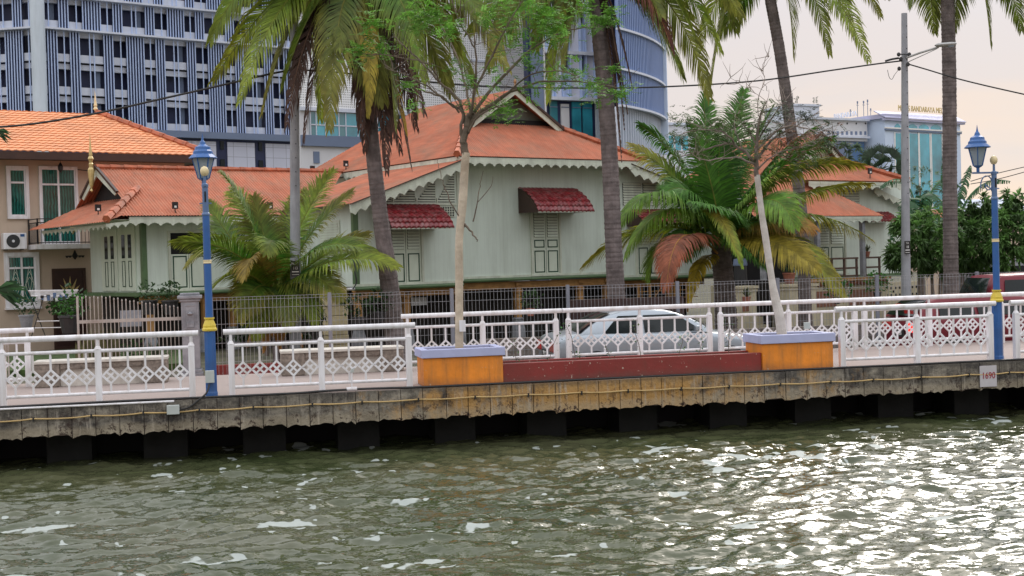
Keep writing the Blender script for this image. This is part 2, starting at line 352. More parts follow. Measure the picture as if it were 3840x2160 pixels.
# ================================================================ water (one sheet, fine where the view falls, coarse to the horizon)
def water():
    xf = np.arange(-9.5, 13.5, .036); yf = np.arange(9.5, 26.0, .052)
    def ext(a, b, far, n): # graded outwards
        k = (far/ max(b, .05))**(1/n); out = []; st = b; p = a
        while abs(p-a) < far: st *= 1.35; p = p + math.copysign(st, 1 if far > 0 else -1); out.append(p)
        return out
    lo = []; p = xf[0]; st = .04
    while p > -900: st *= 1.3; p -= st; lo.append(p)
    hi = []; p = xf[-1]; st = .04
    while p < 900: st *= 1.3; p += st; hi.append(p)
    X = np.array(lo[::-1]+list(xf)+hi)
    lo = []; p = yf[0]; st = .06
    while p > -120: st *= 1.3; p -= st; lo.append(p)
    Y = np.array(lo[::-1]+list(yf)+[27, 29, 33, 40, 60, 120, 300])
    gx, gy = np.meshgrid(X, Y); Z = np.zeros_like(gx)
    r = np.random.default_rng(5)
    fade = np.clip(1-np.maximum(0, np.maximum(-9-gx, gx-13))/6, 0, 1)*np.clip(1-np.maximum(0, 9.2-gy)/4, 0, 1)
    wx = gx + .25*np.sin(gy*.9+1.3)+.15*np.sin(gx*.7+gy*1.7); wy = gy+.25*np.sin(gx*.8+.4)+.12*np.sin(gx*2.1-gy*.6)
    for lam, amp, num in ((2.6, .012, 5), (1.3, .0095, 8), (.7, .0085, 12), (.40, .0076, 20), (.23, .0056, 26), (.14, .0030, 28)):
        for k in range(num):
            th = r.normal(PI/2+.18, .62 if lam > .8 else .5); l = lam*r.uniform(.75, 1.3); kk = 2*PI/l; ph = r.uniform(0, 2*PI)
            arg = kk*(wx*math.cos(th)+wy*math.sin(th))+ph
            cu = .75 if lam > .5 else .12
            Z += amp*1.35/math.sqrt(num/3)*((1-cu)*np.sin(arg)*.8+cu*(1.0-2.0*np.abs(np.sin(arg/2))**1.25))
    Z *= fade
    V = np.stack([gx, gy, Z+WATER+.0], -1).reshape(-1, 3); ny, nx = gx.shape
    i = np.arange(ny-1)[:, None]*nx+np.arange(nx-1)[None, :]
    Fq = np.stack([i, i+1, i+nx+1, i+nx], -1).reshape(-1, 4)
    me = bpy.data.meshes.new('river_water'); me.vertices.add(len(V)); me.vertices.foreach_set('co', V.astype(np.float32).ravel())
    me.loops.add(Fq.size); me.loops.foreach_set('vertex_index', Fq.astype(np.int32).ravel())
    me.polygons.add(len(Fq)); me.polygons.foreach_set('loop_start', np.arange(0, Fq.size, 4, dtype=np.int32))
    me.polygons.foreach_set('use_smooth', np.ones(len(Fq), dtype=bool)); me.update(calc_edges=True); me.validate()
    m, nt = newmat('river_water'); g = N(nt); out = g.n('ShaderNodeOutputMaterial')
    b = g.n('ShaderNodeBsdfPrincipled', i_Roughness=.07, i_IOR=1.34); tc = g.n('ShaderNodeTexCoord').outputs['Object']
    b.inputs['Specular IOR Level'].default_value = .62
    big = noi(g, tc, .35, 3); c = ramp(g, big, .35, .65, (.042, .055, .022), (.080, .084, .044))
    # pale patches: drifting foam, plus sky reflections painted into the colour
    v = mapv(g, tc, (1, 1.0, 1)); n1 = noi(g, v, 1.5, 3.0, .5); n2 = noi(g, tc, .28, 2); n3 = noi(g, v, 3.6, 2.5, .5)
    fo = mth(g, 'ADD', n1, mth(g, 'MULTIPLY', mth(g, 'SUBTRACT', n2, .5), .25)); f1 = ramp(g, fo, .665, .675)
    f2 = ramp(g, mth(g, 'ADD', n3, mth(g, 'MULTIPLY', mth(g, 'SUBTRACT', n2, .5), .2)), .69, .70)
    ff = mth(g, 'MAXIMUM', f1, f2)
    c = mixc(g, mth(g, 'MULTIPLY', ff, .85), c, (.38, .42, .40)); g.l(c, b.inputs['Base Color'])
    rr = mth(g, 'ADD', mth(g, 'MULTIPLY', ff, .5), .065); g.l(rr, b.inputs['Roughness'])
    bp = g.n('ShaderNodeBump', i_Strength=.36, i_Distance=.03); h = mth(g, 'ADD', noi(g, mapv(g, tc, (.8, 1.2, 1)), 8, 2, .55), mth(g, 'MULTIPLY', ff, .0))
    g.l(h, bp.inputs['Height']); g.l(bp.outputs[0], b.inputs['Normal']); g.l(b.outputs[0], out.inputs[0])
    me.materials.append(m); o = bpy.data.objects.new('river_water', me); COL.objects.link(o); struct(o); o.location = (0, 0, 0)
water()
# ================================================================ ground
mb = MB(Q); mb.box(-1500, 1500, 1.9, 4000, -6, ZS); struct(mb.build('ground', MT['land'], base=(0, 1.9, ZS)))
mb = MB(Q); mb.box(-400, 6.9, 4.55, 8.05, ZS-.3, ZS+.12); struct(mb.build('garden_pavement', MT['brickpath'], base=(0, 4.5, ZS)))
mb = MB(Q); mb.box(6.9, 400, 4.55, 8.2, ZS-.3, ZS+.004); struct(mb.build('road', MT['asphalt'], base=(0, 4.5, ZS)))
# promenade deck
mb = MB(Q); mb.box(-200, 200, .0, 4.5, -.46, 0); struct(mb.build('promenade_deck', MT['promenade'], base=(0, 0, 0)))
mb = MB(Q)                                                # face of the quay: a row of cast blocks, each a little out of line
s = -40.0
while s < 60:
    w = .355+random.uniform(-.02, .02)
    if -3 < s < 22:
        o_ = random.uniform(.05, .075); zb = -.47-random.uniform(0, .03); zt = -.004-random.uniform(0, .012)
        n = 5; top = [(s+.006, -o_, zt), (s+w-.006, -o_-random.uniform(-.008, .008), zt)]
        bot = [(s+.006+(w-.012)*k/n, -o_, zb+random.uniform(-.012, .022)+(.02 if 0 < k < n else -.008)) for k in range(n, -1, -1)]
        mb.prism(top+bot, (0, o_-.002, 0))
    else: mb.box(s, s+w-.01, -.06, -.002, -.48, -.004)
    s += w
struct(mb.build('quay_wall', MT['quay'], base=(8.36, 0, -.5)))
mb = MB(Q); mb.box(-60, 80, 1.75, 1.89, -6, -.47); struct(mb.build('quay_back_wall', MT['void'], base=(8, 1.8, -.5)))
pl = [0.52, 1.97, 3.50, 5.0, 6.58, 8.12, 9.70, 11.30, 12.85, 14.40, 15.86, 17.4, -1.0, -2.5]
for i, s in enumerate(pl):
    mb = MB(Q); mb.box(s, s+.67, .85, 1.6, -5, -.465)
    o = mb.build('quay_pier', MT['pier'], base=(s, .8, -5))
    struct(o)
# ================================================================ railings
def make_rail(bay, group, label):
    t = thing('railing', label, 'railing', (0, 0, 0), 0, group); L = bay*2; Wt = MT['white']
    MB().tube([(-.11, 0, .985), (L+.11, 0, .985)], .044, 14).build('handrail', Wt, t, smooth=False)
    MB().tube([(0, 0, .775), (L, 0, .775)], .028, 10).build('middle_rail', Wt, t)
    MB().tube([(0, 0, .135), (L, 0, .135)], .026, 10).build('bottom_rail', Wt, t)
    for x in (0, bay, L):
        m = MB(); m.box(x-.045, x+.045, -.045, .045, 0, .80)
        m.lathe([(.056, .80), (.038, .835), (.026, .85), (.026, .955)], (x, 0, 0), 8, PI/8)
        m.build('post', Wt, t)
    for b in range(2):
        for k in range(5):
            x = b*bay + bay*(k+.5)/5*.93+bay*.035; m = MB(); zc = .395; h = .118; w = .028
            m.box(x-.015, x+.015, -.012, .012, .76, zc+h); m.box(x-.015, x+.015, -.012, .012, .15, zc-h)
            for sx, sz in ((1, 1), (1, -1), (-1, 1), (-1, -1)):
                m.bar((x, -.001*sx, zc+sz*h), (x+sx*h, -.001*sx, zc), .024, .030)
            hh = h*.98
            m.bar((x-hh/2, .002, zc-hh/2), (x+hh/2, .002, zc+hh/2), .020, .030); m.bar((x-hh/2, -.002, zc+hh/2), (x+hh/2, -.002, zc-hh/2), .020, .030)
            m.box(x+h-.004, x+h+.012, -.01, .01, zc-.012, zc+.012)
            m.build('diamond_baluster', Wt, t)
    return t
near = [(0.0-2*1.365-.03, 'far left white railing at the water edge, cut off by the left frame'),
        (0.04, 'leftmost full white diamond railing along the water edge, left of the left blue lamp post'),
        (3.36, 'white diamond railing at the water edge between left lamp post and left planter'),
        (13.39, 'white diamond railing at the water edge between right planter and right lamp post'),
        (16.62, 'white railing at the water edge starting just right of the right blue lamp post')]
far_ = [(-2.95, 3.72, 'white railing behind the water edge, ending at the left end of the concrete bench'),
        (6.55, 3.85, 'white railing at the back of the promenade, behind the left orange planter'),
        (9.62, 3.9, 'white railing at the back of the promenade, in front of the silver car'),
        (12.68, 3.95, 'white railing at the back of the promenade, behind the right orange planter'),
        (15.72, 4.0, 'white railing at the back of the promenade, in front of the dark red car')]
g1 = 'white railings along the water edge'; g2 = 'white railings along the back of the promenade'
r0 = make_rail(1.365, g1, near[1][1])
r0.location = [float(c) for c in Q.w(near[1][0], .08, 0)]; r0.rotation_euler = (0, 0, Q.az)
for i, (s, lb) in enumerate(near):
    if i == 1: continue
    dup(r0, Q.w(s, .08, 0), Q.az, lb, g1)
for s, n, lb in far_: dup(r0, Q.w(s, n, 0), Q.az+R(.9), lb, g2).scale = (1.035, 1, 1)
dup(r0, Q.w(18.75, 4.05, 0), Q.az+R(.9), 'white railing at the back of the promenade at the right edge of the frame', g2).scale = (1.035, 1, 1)
# ================================================================ planters
def planter(s0, s1, n1, h, label, name='planter_box'):
    t = fthing(name, label, 'planter', Q, (s0+s1)/2, n1/2, 0, 'orange planter boxes on the promenade')
    m = MB(Q); rim = .46
    m.box(s0, s1, .015, n1, 0.002, rim); m.build('body', MT['orange'], t, bevel=.012)
    m = MB(Q); e = .035; x0, x1, y0, y1 = s0-e, s1+e, .015-e, n1+e; w = .12
    m.box(x0, x1, y0, y0+w, rim-.002, h); m.box(x0, x1, y1-w, y1, rim-.002, h)
    m.box(x0, x0+w, y0+w, y1-w, rim-.002, h-.003); m.box(x1-w, x1, y0+w, y1-w, rim-.002, h-.003); m.build('rim', MT['lilac'], t, bevel=.008)
    m = MB(Q); m.box(x0+w, x1-w, y0+w, y1-w, rim-.001, h-.035); m.build('soil', MT['soil'], t)
    return t
planter(6.31, 7.58, .78, .59, 'left orange planter box with a lilac rim, holding the leafy forked tree')
planter(11.95, 13.2, .78, .60, 'right orange planter box with a lilac rim, holding the bent white-barked tree')
t = fthing('low_planter', 'long low dark red planter wall with sparse weeds, between the two orange boxes', 'planter', Q, 9.75, .4, 0)
for a_, b_ in ((.06, .16), (.66, .76)): m = MB(Q); m.box(7.585, 11.945, a_, b_, .002, .315); m.build('wall', MT['redpaint'], t, bevel=.008)
m = MB(Q); m.box(7.6, 11.94, .16, .66, .002, .285); m.build('soil', MT['soil'], t)
# weeds growing in the low planter
def weed(px, h, seed, label, col=(.06, .12, .03)):
    r = random.Random(seed); s = Q.v(px, 1400, .35)[0]; base = Q.w(s, .35, .285)
    t = thing('weed', label, 'plant', base, 0, 'weeds in the long red planter')
    p = Vector(base); pts = [p.copy()]; d = Vector((r.uniform(-.3, .5), r.uniform(-.2, .2), 1)).normalized()
    for k in range(5): p = p+d*h/5; d = (d+Vector((r.uniform(-.25, .25), r.uniform(-.2, .2), 0))).normalized(); pts.append(p.copy())
    MB().tube(pts, [.006, .006, .005, .005, .004, .003], 5).build('stem', MT['darkbark'], t)
    m = MB(); 
    for k in range(int(h*60)):
        q = pts[r.randint(1, 5)] + Vector((r.uniform(-.09, .09), r.uniform(-.06, .06), r.uniform(-.06, .05)))
        a = Vector((r.uniform(-1, 1), r.uniform(-1, 1), r.uniform(-.6, .4))).normalized(); b = a.cross(Vector((0, 0, 1))).normalized()
        l = r.uniform(.035, .07); m.col = tuple(c*r.uniform(.6, 1.5) for c in col)
        m.add([q, q+a*l*.5+b*l*.28, q+a*l, q+a*l*.5-b*l*.28], [(0, 1, 2, 3)])
    m.build('foliage', MT['leaf'], t)
weed(1940, .42, 1, 'bare thin weed leaning at the left end of the red planter'); weed(2055, .5, 2, 'thin weed in the red planter in front of the red tail light')
weed(2160, .62, 3, 'tall twiggy weed in the red planter beside the second railing post'); weed(2405, .62, 4, 'dense dark-leaved weed in the middle of the red planter')
weed(2547, .40, 5, 'bright green leafy weed in the red planter', (.10, .30, .04)); weed(2620, .55, 6, 'slender weed in the red planter right of the bright green one')
weed(2735, .7, 7, 'tall sparse weed beside the right orange planter'); weed(2290, .3, 8, 'short dry weed left of the dense weed in the red planter')
# ================================================================ benches
def bench(s0, s1, n0, label):
    t = fthing('concrete_bench', label, 'bench', Q, (s0+s1)/2, n0+.3, 0, 'concrete benches at the back of the promenade')
    m = MB(Q); c = .09
    for a, b_ in ((s0, s0+.42), (s1-.42, s1)):
        m.prism([(a, n0, .002), (b_, n0, .002), (b_, n0, .40), (a, n0, .40)], (0, .55, 0))
    m.box(s0+.42, s1-.42, n0+.02, n0+.55, .30, .40); m.build('frame', MT['agg'], t, bevel=.02)
    m = MB(Q); m.box(s0+.42, s1-.42, n0+.12, n0+.5, .002, .298); m.build('panel', MT['whitewash'], t)
    m = MB(Q); m.box(s0-.012, s1+.012, n0-.015, n0+.57, .402, .455); m.build('seat_slab', MT['whitewash'], t, bevel=.012)
bench(.03, 2.25, 3.3, 'left concrete bench with a worn whitewashed front, seen through the leftmost railing')
bench(4.22, 6.42, 3.5, 'right concrete bench with worn whitewashed front, between the left lamp post and left planter')
# ================================================================ blue lamp posts
def lamp(s, n, arm, label):
    t = fthing('street_lamp', label, 'street lamp', Q, s, n, 0, 'blue lamp posts on the quay'); x, y = s, n
    m = MB(Q); m.lathe([(.10, 0.003), (.10, .06), (.092, .08), (.088, 1.02)], (x, y, 0), 8, PI/8); m.build('base_column', MT['lampblue'], t)
    m = MB(Q); m.lathe([(.085, 1.0), (.112, 1.015), (.112, 1.04), (.098, 1.06), (.098, 1.09), (.075, 1.15), (.062, 1.18), (.078, 1.19), (.078, 1.215)], (x, y, 0), 20); m.build('collar', MT['yellow'], t, smooth=False)
    m = MB(Q); m.lathe([(.058, 1.2), (.054, 2.78)], (x, y, 0), 16); m.build('shaft', MT['lampblue'], t, smooth=False)
    m = MB(Q); m.lathe([(.060, 2.04), (.065, 2.045), (.061, 2.06), (.061, 2.075), (.065, 2.09), (.060, 2.095)], (x, y, 0), 16); m.build('ring', MT['cream'], t)
    m = MB(Q); m.lathe([(.056, 2.77), (.062, 2.78), (.062, 2.80), (.056, 2.81), (.047, 2.82), (.045, 3.20), (.052, 3.21), (.052, 3.25), (.022, 3.27), (.02, 3.38)], (x, y, 0), 16); m.build('upper_shaft', MT['lampblue2'], t)
    m = MB(Q); m.box(x-.012, x+.012, y-.058, y-.04, 2.98, 3.14); m.build('slot', MT['void'], t)
    m = MB(Q); m.bar((x-.09, y, 2.96), (x+.09, y, 2.96), .02); m.build('crossbar', MT['lampblue2'], t)
    m = MB(Q); m.lathe([(.01, 3.37), (.045, 3.39), (.064, 3.43), (.064, 3.47), (.045, 3.51), (.01, 3.53)], (x, y, 0), 16); m.build('ball_finial', MT['cream'], t, smooth=True)
    ax, ay = arm; lx, ly = x+ax, y+ay
    m = MB(Q); m.bar((x+ax*-.25, y+ay*-.25, 3.235), (x+ax*1.35, y+ay*1.35, 3.235), .035, .03)
    pts = [(x+ax*(.12+.75*math.sin(a)*.9), y+ay*(.12+.75*math.sin(a)*.9), 3.22-.42*(1-math.cos(a))*.62) for a in [k*PI/20*1.6 for k in range(6)]]
    cc = []
    for k in range(26):
        a = k/25; rr = .19-.14*a; th = -PI/2*.2+a*2.2*PI
        cc.append((x+ax*(.42+rr*2.6*math.cos(th)*.9), y+ay*(.42+rr*2.6*math.cos(th)*.9), 3.03+rr*math.sin(th)))
    m.tube(cc, .011, 6); m.tube([(x+ax*.05, y+ay*.05, 2.86), (x+ax*.2, y+ay*.2, 2.95), (x+ax*.5, y+ay*.5, 3.02)], .012, 6)
    m.build('bracket', MT['lampblue2'], t)
    l = MB(Q); l.lathe([(.03, 3.25), (.03, 3.32), (.075, 3.345), (.085, 3.36)], (lx, ly, 0), 6)
    l.build('lantern_base', MT['lampblue'], t)
    gl = MB(Q); gl.lathe([(.082, 3.362), (.163, 3.665)], (lx, ly, 0), 6); gp = gl.build('lantern_glass', MT['frost'], t)
    rb = MB(Q)
    for k in range(6):
        a = 2*PI*k/6; rb.bar((lx+.086*math.cos(a), ly+.086*math.sin(a), 3.36), (lx+.168*math.cos(a), ly+.168*math.sin(a), 3.67), .014)
    rb.build('glazing_bar', MT['lampblue'], t)
    rf = MB(Q); rf.lathe([(.215, 3.665), (.22, 3.675), (.175, 3.72), (.155, 3.735), (.15, 3.775), (.125, 3.80), (.115, 3.845), (.07, 3.87), (.05, 3.885), (.04, 3.92), (.02, 3.95), (.012, 3.99), (.002, 4.06)], (lx, ly, 0), 12)
    rf.build('lantern_roof', MT['lampblue'], t)
    return t
t = lamp(3.05, .19, (-.02, .27), 'left blue lamp post, cream ball in front of its lantern, yellow collar')
t = lamp(16.33, .19, (-.29, .02), 'right blue lamp post with its lantern on a scroll bracket to the left')
m = MB(Q); m.box(2.965, 3.10, .04, .085, .22, .41); tag(m.build('meter_box', MT['pvc'], bevel=.008), 'small grey meter box fixed to the foot of the left blue lamp post', 'box')
# ================================================================ pipes, cables and the sign on the quay face
def sag(a, b, z0, drop, n, y):
    return [(a+(b-a)*k/n, y, z0-drop*math.sin(PI*((k*3) % n)/n)**2) for k in range(n+1)]
pts = []; k = 0; s = -2.0; m = MB(Q); CL = []
while s < 19.0:
    w = .82+random.uniform(-.08, .08)
    for j in range(5): pts.append((s+w*j/5, -.092, -.185-.016*math.sin(PI*j/5)+.02*math.sin(s*.35)))
    clips = MB(Q); clips.box(s-.012, s+.012, -.106, -.07, -.225+.02*math.sin(s*.35), -.165+.02*math.sin(s*.35)); CL.append(clips); s += w
m.tube(pts, .0115, 7); t = fthing('conduit', 'thin yellow conduit pinned along the whole face of the quay wall', 'pipe', Q, 8, -.09, -.2)
m.build('pipe', MT['conduit'], t); [c_.build('clip', MT['black'], t) for c_ in CL]
def curve_px(pl_, n=8):                                     # smooth path through points
    P = [Vector(p) for p in pl_]; out = []
    for i in range(len(P)-1):
        p0, p1, p2, p3 = P[max(i-1, 0)], P[i], P[i+1], P[min(i+2, len(P)-1)]
        for k in range(n):
            t_ = k/n; out.append(0.5*((2*p1)+(p2-p0)*t_+(2*p0-5*p1+4*p2-p3)*t_*t_+(3*p1-p0-3*p2+p3)*t_**3))
    out.append(P[-1]); return out
m = MB(Q); path = [(-1.5, -.03, .0), (1.5, -.02, .012), (2.62, -.03, .012), (3.3, -.045, .012), (4.3, -.05, .012), (4.75, .01, .02), (5.3, .05, .022), (5.75, .03, .018), (6.2, -.02, .014), (7.6, -.03, .014), (9.8, .01, .012), (12, -.01, .012), (13.4, -.02, .012), (16.2, -.02, .012), (18.5, -.02, .012)]
m.tube(curve_px(path), .018, 7); tag(m.build('black_hose', MT['cable'], base=(8, 0, 0)), 'black water hose lying along the edge of the promenade', 'hose')
m = MB(Q); m.tube([(-1.5, -.075, -.02), (2.50, -.075, -.02)], .016, 7); tag(m.build('white_pipe', MT['white']), 'thin white pipe along the top of the quay wall at the left', 'pipe')
m = MB(Q); m.tube(curve_px([(3.02, .05, .20), (2.98, -.02, .08), (2.86, -.07, -.02), (2.72, -.10, -.12), (2.58, -.11, -.15)]), .014, 7)
tag(m.build('lamp_cable', MT['cable']), 'short black cable from the left lamp post down to the grey box on the wall', 'cable')
m = MB(Q); m.box(2.39, 2.575, -.15, -.075, -.215, -.075); tag(m.build('junction_box', MT['pvc'], bevel=.008), 'grey junction box fixed to the quay wall below the left lamp post', 'box')
t = fthing('tap', 'small standing water tap on the black hose at the promenade edge', 'tap', Q, 5.18, .05, 0)
m = MB(Q); m.tube([(5.18, .05, .02), (5.19, .05, .30)], .012, 6); m.tube([(5.1, .05, .03), (5.26, .05, .03)], .03, 8); m.build('riser', MT['white'], t)
m = MB(Q); m.box(5.17, 5.22, .03, .07, .29, .32); m.bar((5.17, .05, .32), (5.24, .05, .35), .015); m.build('spout', MT['pvc'], t)
def text(body, size, mat, fr, u, v, z, name, parent=None, align='CENTER', ext=.003, rot=0, sx=1):
    c = bpy.data.curves.new(name, 'FONT'); c.body = body; c.size = size; c.align_x = align; c.align_y = 'CENTER'; c.extrude = ext; c.space_character = 1.0
    o = bpy.data.objects.new(name, c); COL.objects.link(o)
    dg = bpy.context.evaluated_depsgraph_get(); me = bpy.data.meshes.new_from_object(o.evaluated_get(dg)); bpy.data.objects.remove(o)
    T = fr.mat() @ Matrix.Translation(Vector((u, v, z))) @ Matrix.Rotation(rot, 4, 'Z') @ Matrix.Rotation(PI/2, 4, 'X') @ Matrix.Scale(sx, 4, (1, 0, 0))
    if parent is not None: T = W(parent).inverted() @ T
    me.transform(T); me.materials.clear(); me.materials.append(mat); me.name = name
    n = bpy.data.objects.new(name, me); COL.objects.link(n)
    if parent is not None: n.parent = parent
    return n
t = fthing('number_sign', 'pale square sign reading 1690 in dark red, fixed to the quay wall', 'sign', Q, 15.97, -.08, -.25)
m = MB(Q); m.box(15.81, 16.125, -.10, -.085, -.425, -.065); m.build('sign_plate', M('sign_grey', (.50, .48, .50), .5, .06, 4), t, bevel=.004)
text('1690', .155, M('sign_red', (.30, .01, .03), .5, .05), Q, 15.968, -.105, -.235, 'lettering', t, sx=.82, ext=.002)
# ================================================================ roofs
def corr(mb, pts, edir, pitch=.10, amp=.014, sub=6, thick=False):
    P = [Vector(p) for p in pts]; e = Vector(edir).normalized()
    n = Vector((0, 0, 0))
    for i in range(len(P)): n += (P[i]-P[0]).cross(P[(i+1) % len(P)]-P[0])
    n.normalize(); n = -n if n.z < 0 else n
    e = (e-n*e.dot(n)).normalized(); f = n.cross(e); f = -f if f.z < 0 else f
    o = P[0]; q = [((p-o).dot(e), (p-o).dot(f)) for p in P]
    e0 = min(a for a, b in q); e1 = max(a for a, b in q); k = max(2, int((e1-e0)/pitch*sub)); vs = []; fs = []
    for i in range(k+1):
        x = e0+(e1-e0)*i/k; x_ = min(max(x, e0+1e-4), e1-1e-4); ys = []
        for j in range(len(q)):
            (ax, ay), (bx, by) = q[j], q[(j+1) % len(q)]
            if (ax-x_)*(bx-x_) <= 0 and abs(bx-ax) > 1e-9: ys.append(ay+(by-ay)*(x_-ax)/(bx-ax))
        ya, yb = min(ys), max(ys); h = amp*math.sin(2*PI*x/pitch)
        for y in (ya, yb): vs.append(o+e*x+f*y+n*h)
    for i in range(k): fs.append((2*i, 2*i+2, 2*i+3, 2*i+1))
    mb.add(vs, fs)
def ridge(mb, a, b, r=.10, step=.42, seg=6):
    a = Vector(a); b = Vector(b); L = (b-a).length; n = max(1, int(L/step)); d = (b-a)/n
    for i in range(n):
        p = a+d*i; mb.tube([p, p+d*1.06], [r*1.12, r*.88], seg)
def fringe(mb, a, b, drop=.17, pitch=.42, th=.02, n=None):
    a = Vector(a); b = Vector(b); L = (b-a).length; d = (b-a).normalized(); k = max(1, round(L/pitch)); p = L/k
    t = Vector(n or (0, 1, 0))*th
    prof = [(0, .35), (.08, .5), (.14, .42), (.22, .62), (.30, .56), (.40, .85), (.5, 1.0), (.60, .85), (.70, .56), (.78, .62), (.86, .42), (.92, .5), (1, .35)]
    for i in range(k):
        for (x0, y0), (x1, y1) in zip(prof[:-1], prof[1:]):
            A = a+d*(p*(i+x0)); B = a+d*(p*(i+x1))
            mb.prism([A, B, B-Vector((0, 0, drop*y1)), A-Vector((0, 0, drop*y0))], t)
def slats(mb, u0, u1, z0, z1, v, n, d=.03):
    for i in range(n):
        z = z0+(z1-z0)*(i+.5)/n; h = (z1-z0)/n*.42
        mb.add([(u0, v-d, z-h), (u1, v-d, z-h), (u1, v, z+h), (u0, v, z+h)], [(0, 1, 2, 3)])
def frame_rect(mb, u0, u1, z0, z1, v, w=.03, d=.012):
    mb.box(u0, u1, v-d, v, z0, z0+w); mb.box(u0, u1, v-d, v, z1-w, z1)
    mb.box(u0, u0+w, v-d, v, z0+w, z1-w); mb.box(u1-w, u1, v-d, v, z0+w, z1-w)
def shutters(u0, u1, z0, z1, v, panels, louv, par, opened=None, fr=None):
    fr = fr or H; m = MB(fr); frame_rect(m, u0-.07, u1+.07, z0-.05, z1+.05, v, .07, .06); m.box(u0-.12, u1+.12, v-.11, v-.061, z0-.06, z0-.015); w = m.build('window', MT['mint_trim'], par)
    m = MB(fr); m.box((u0+u1)/2-.007, (u0+u1)/2+.007, v-.0235, v-.001, z0, z1 if not opened else opened[0]); m.build('meeting_gap', MT['louvredark'], w)
    wd = (u1-u0)/2
    for k in range(2):
        a = u0+wd*k+.008; b = u0+wd*(k+1)-.008
        m = MB(fr); m.box(a, b, v-.022, v-.001, z0, z1 if not opened else opened[0]); m.build('shutter', MT['mint_plain'], w)
        if louv:
            m = MB(fr); m.box(a+.05, b-.05, v-.030, v-.0225, louv[0], louv[1]); m.build('louvre_recess', MT['louvredark'], w)
            m = MB(fr); slats(m, a+.05, b-.05, louv[0], louv[1], v-.034, int((louv[1]-louv[0])/.085)); m.build('louvre', MT['mint_plain'], w)
        for pa, pb in panels:
            m = MB(fr); frame_rect(m, a+.055, b-.055, pa, pb, v-.0225, .036, .008); m.build('panel_line', MT['dkgreen'], w)
    if opened:
        m = MB(fr); m.box(u0, u1, v-.006, v-.001, opened[0], z1); m.build('opening', MT['void'], w)
    return w
HS = thing('timber_house', 'pale mint timber house on posts with a red corrugated hip roof and maroon window awnings', 'house', H.w(0, 0, ZS), H.az)
# --- main volume W1 and left bay W0, back wing W2, right bay W3
m = MB(H); m.box(-2.98, 3.25, 0, 9, 1.46, 5.0); m.build('main_wall', MT['mint'], HS)
m = MB(H); m.prism([(-6.62, -.3, 1.36), (-2.985, -.3, 1.36), (-2.985, -.3, 5.03), (-6.62, -.3, 3.80)], (0, 3.7, 0)); m.build('left_bay_wall', MT['mint'], HS)
m = MB(H); m.box(-11.2, -5.0, 4.0, 8.6, 1.36, 3.60); m.build('wing_wall', MT['mint'], HS)
m = MB(H); m.prism([(3.255, -.3, 1.33), (7.6, -.3, 1.33), (7.6, -.3, 3.85), (3.255, -.3, 5.1)], (0, 4, 0)); m.build('right_bay_wall', MT['mint'], HS)
# corner boards and sills
m = MB(H); m.box(-11.27, -11.12, 3.96, 4.12, 1.30, 3.58); m.build('corner_post', MT['green'], HS)
m = MB(H); m.box(-6.66, -6.50, -.34, -.20, 1.30, 3.74); m.build('corner_post', MT['green'], HS)
m = MB(H); m.box(-3.06, -2.90, -.33, -.02, 1.42, 5.0); m.build('corner_board', MT['mint_trim'], HS)
for a, b, v, z in ((-3.25, 3.25, 0, 1.46), (3.2, 7.6, -.3, 1.33), (-6.72, -3.0, -.3, 1.36), (-11.35, -5.0, 4.0, 1.36)):
    m = MB(H); m.box(a, b, v-.05, v-.001, z-.0, z+.07); m.build('skirting', MT['mint_trim'], HS)
    m = MB(H); m.box(a, b, v-.12, v+.05, z-.115, z-.002); m.tube([(a, v-.12, z-.06), (b, v-.12, z-.06)], .055, 8); m.build('sill_beam', MT['green'], HS)
m = MB(H); m.box(-11.45, -11.21, 3.9, 8.4, 1.245, 1.36); m.build('sill_beam', MT['green'], HS)
# floor beams and posts below
for a, b, v, z in ((-3.0, 3.2, .03, 1.33), (-6.6, -3.05, -.22, 1.24), (-11.3, -6.0, 4.1, 1.24), (3.3, 7.2, -.2, 1.21)):
    m = MB(H); m.box(a, b, v, v+.14, z-.22, z); m.build('floor_beam', MT['ochrewood'], HS)
for u, v in ((-6.5, -.25), (-4.85, -.2), (-2.85, .05), (-.62, .02), (1.9, .05), (3.0, .05), (5.6, -.2), (-11.0, 4.1), (-9.3, 4.1), (-7.4, 4.1), (-8.2, 4.6)):
    m = MB(H); m.box(u-.09, u+.09, v-.02, v+.16, ZS+.6, 1.28); m.box(u-.12, u+.12, v-.05, v+.19, .98, 1.06); m.box(u-.12, u+.12, v-.05, v+.19, 1.2, 1.285); m.build('stilt_post', MT['ochrewood'], HS)
    m = MB(H); m.lathe([(.24, ZS-.1), (.22, ZS+.35), (.16, ZS+.6), (.19, ZS+.66), (.13, ZS+.7)], (u, v+.07, 0), 8); m.build('post_footing', MT['greystone'], HS)
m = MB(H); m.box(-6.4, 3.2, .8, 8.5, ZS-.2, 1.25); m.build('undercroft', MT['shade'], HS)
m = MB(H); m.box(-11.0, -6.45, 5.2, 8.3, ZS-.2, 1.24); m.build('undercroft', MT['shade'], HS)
m = MB(H); m.box(3.3, 7.0, .5, 5, ZS-.2, 1.2); m.build('undercroft', MT['shade'], HS)
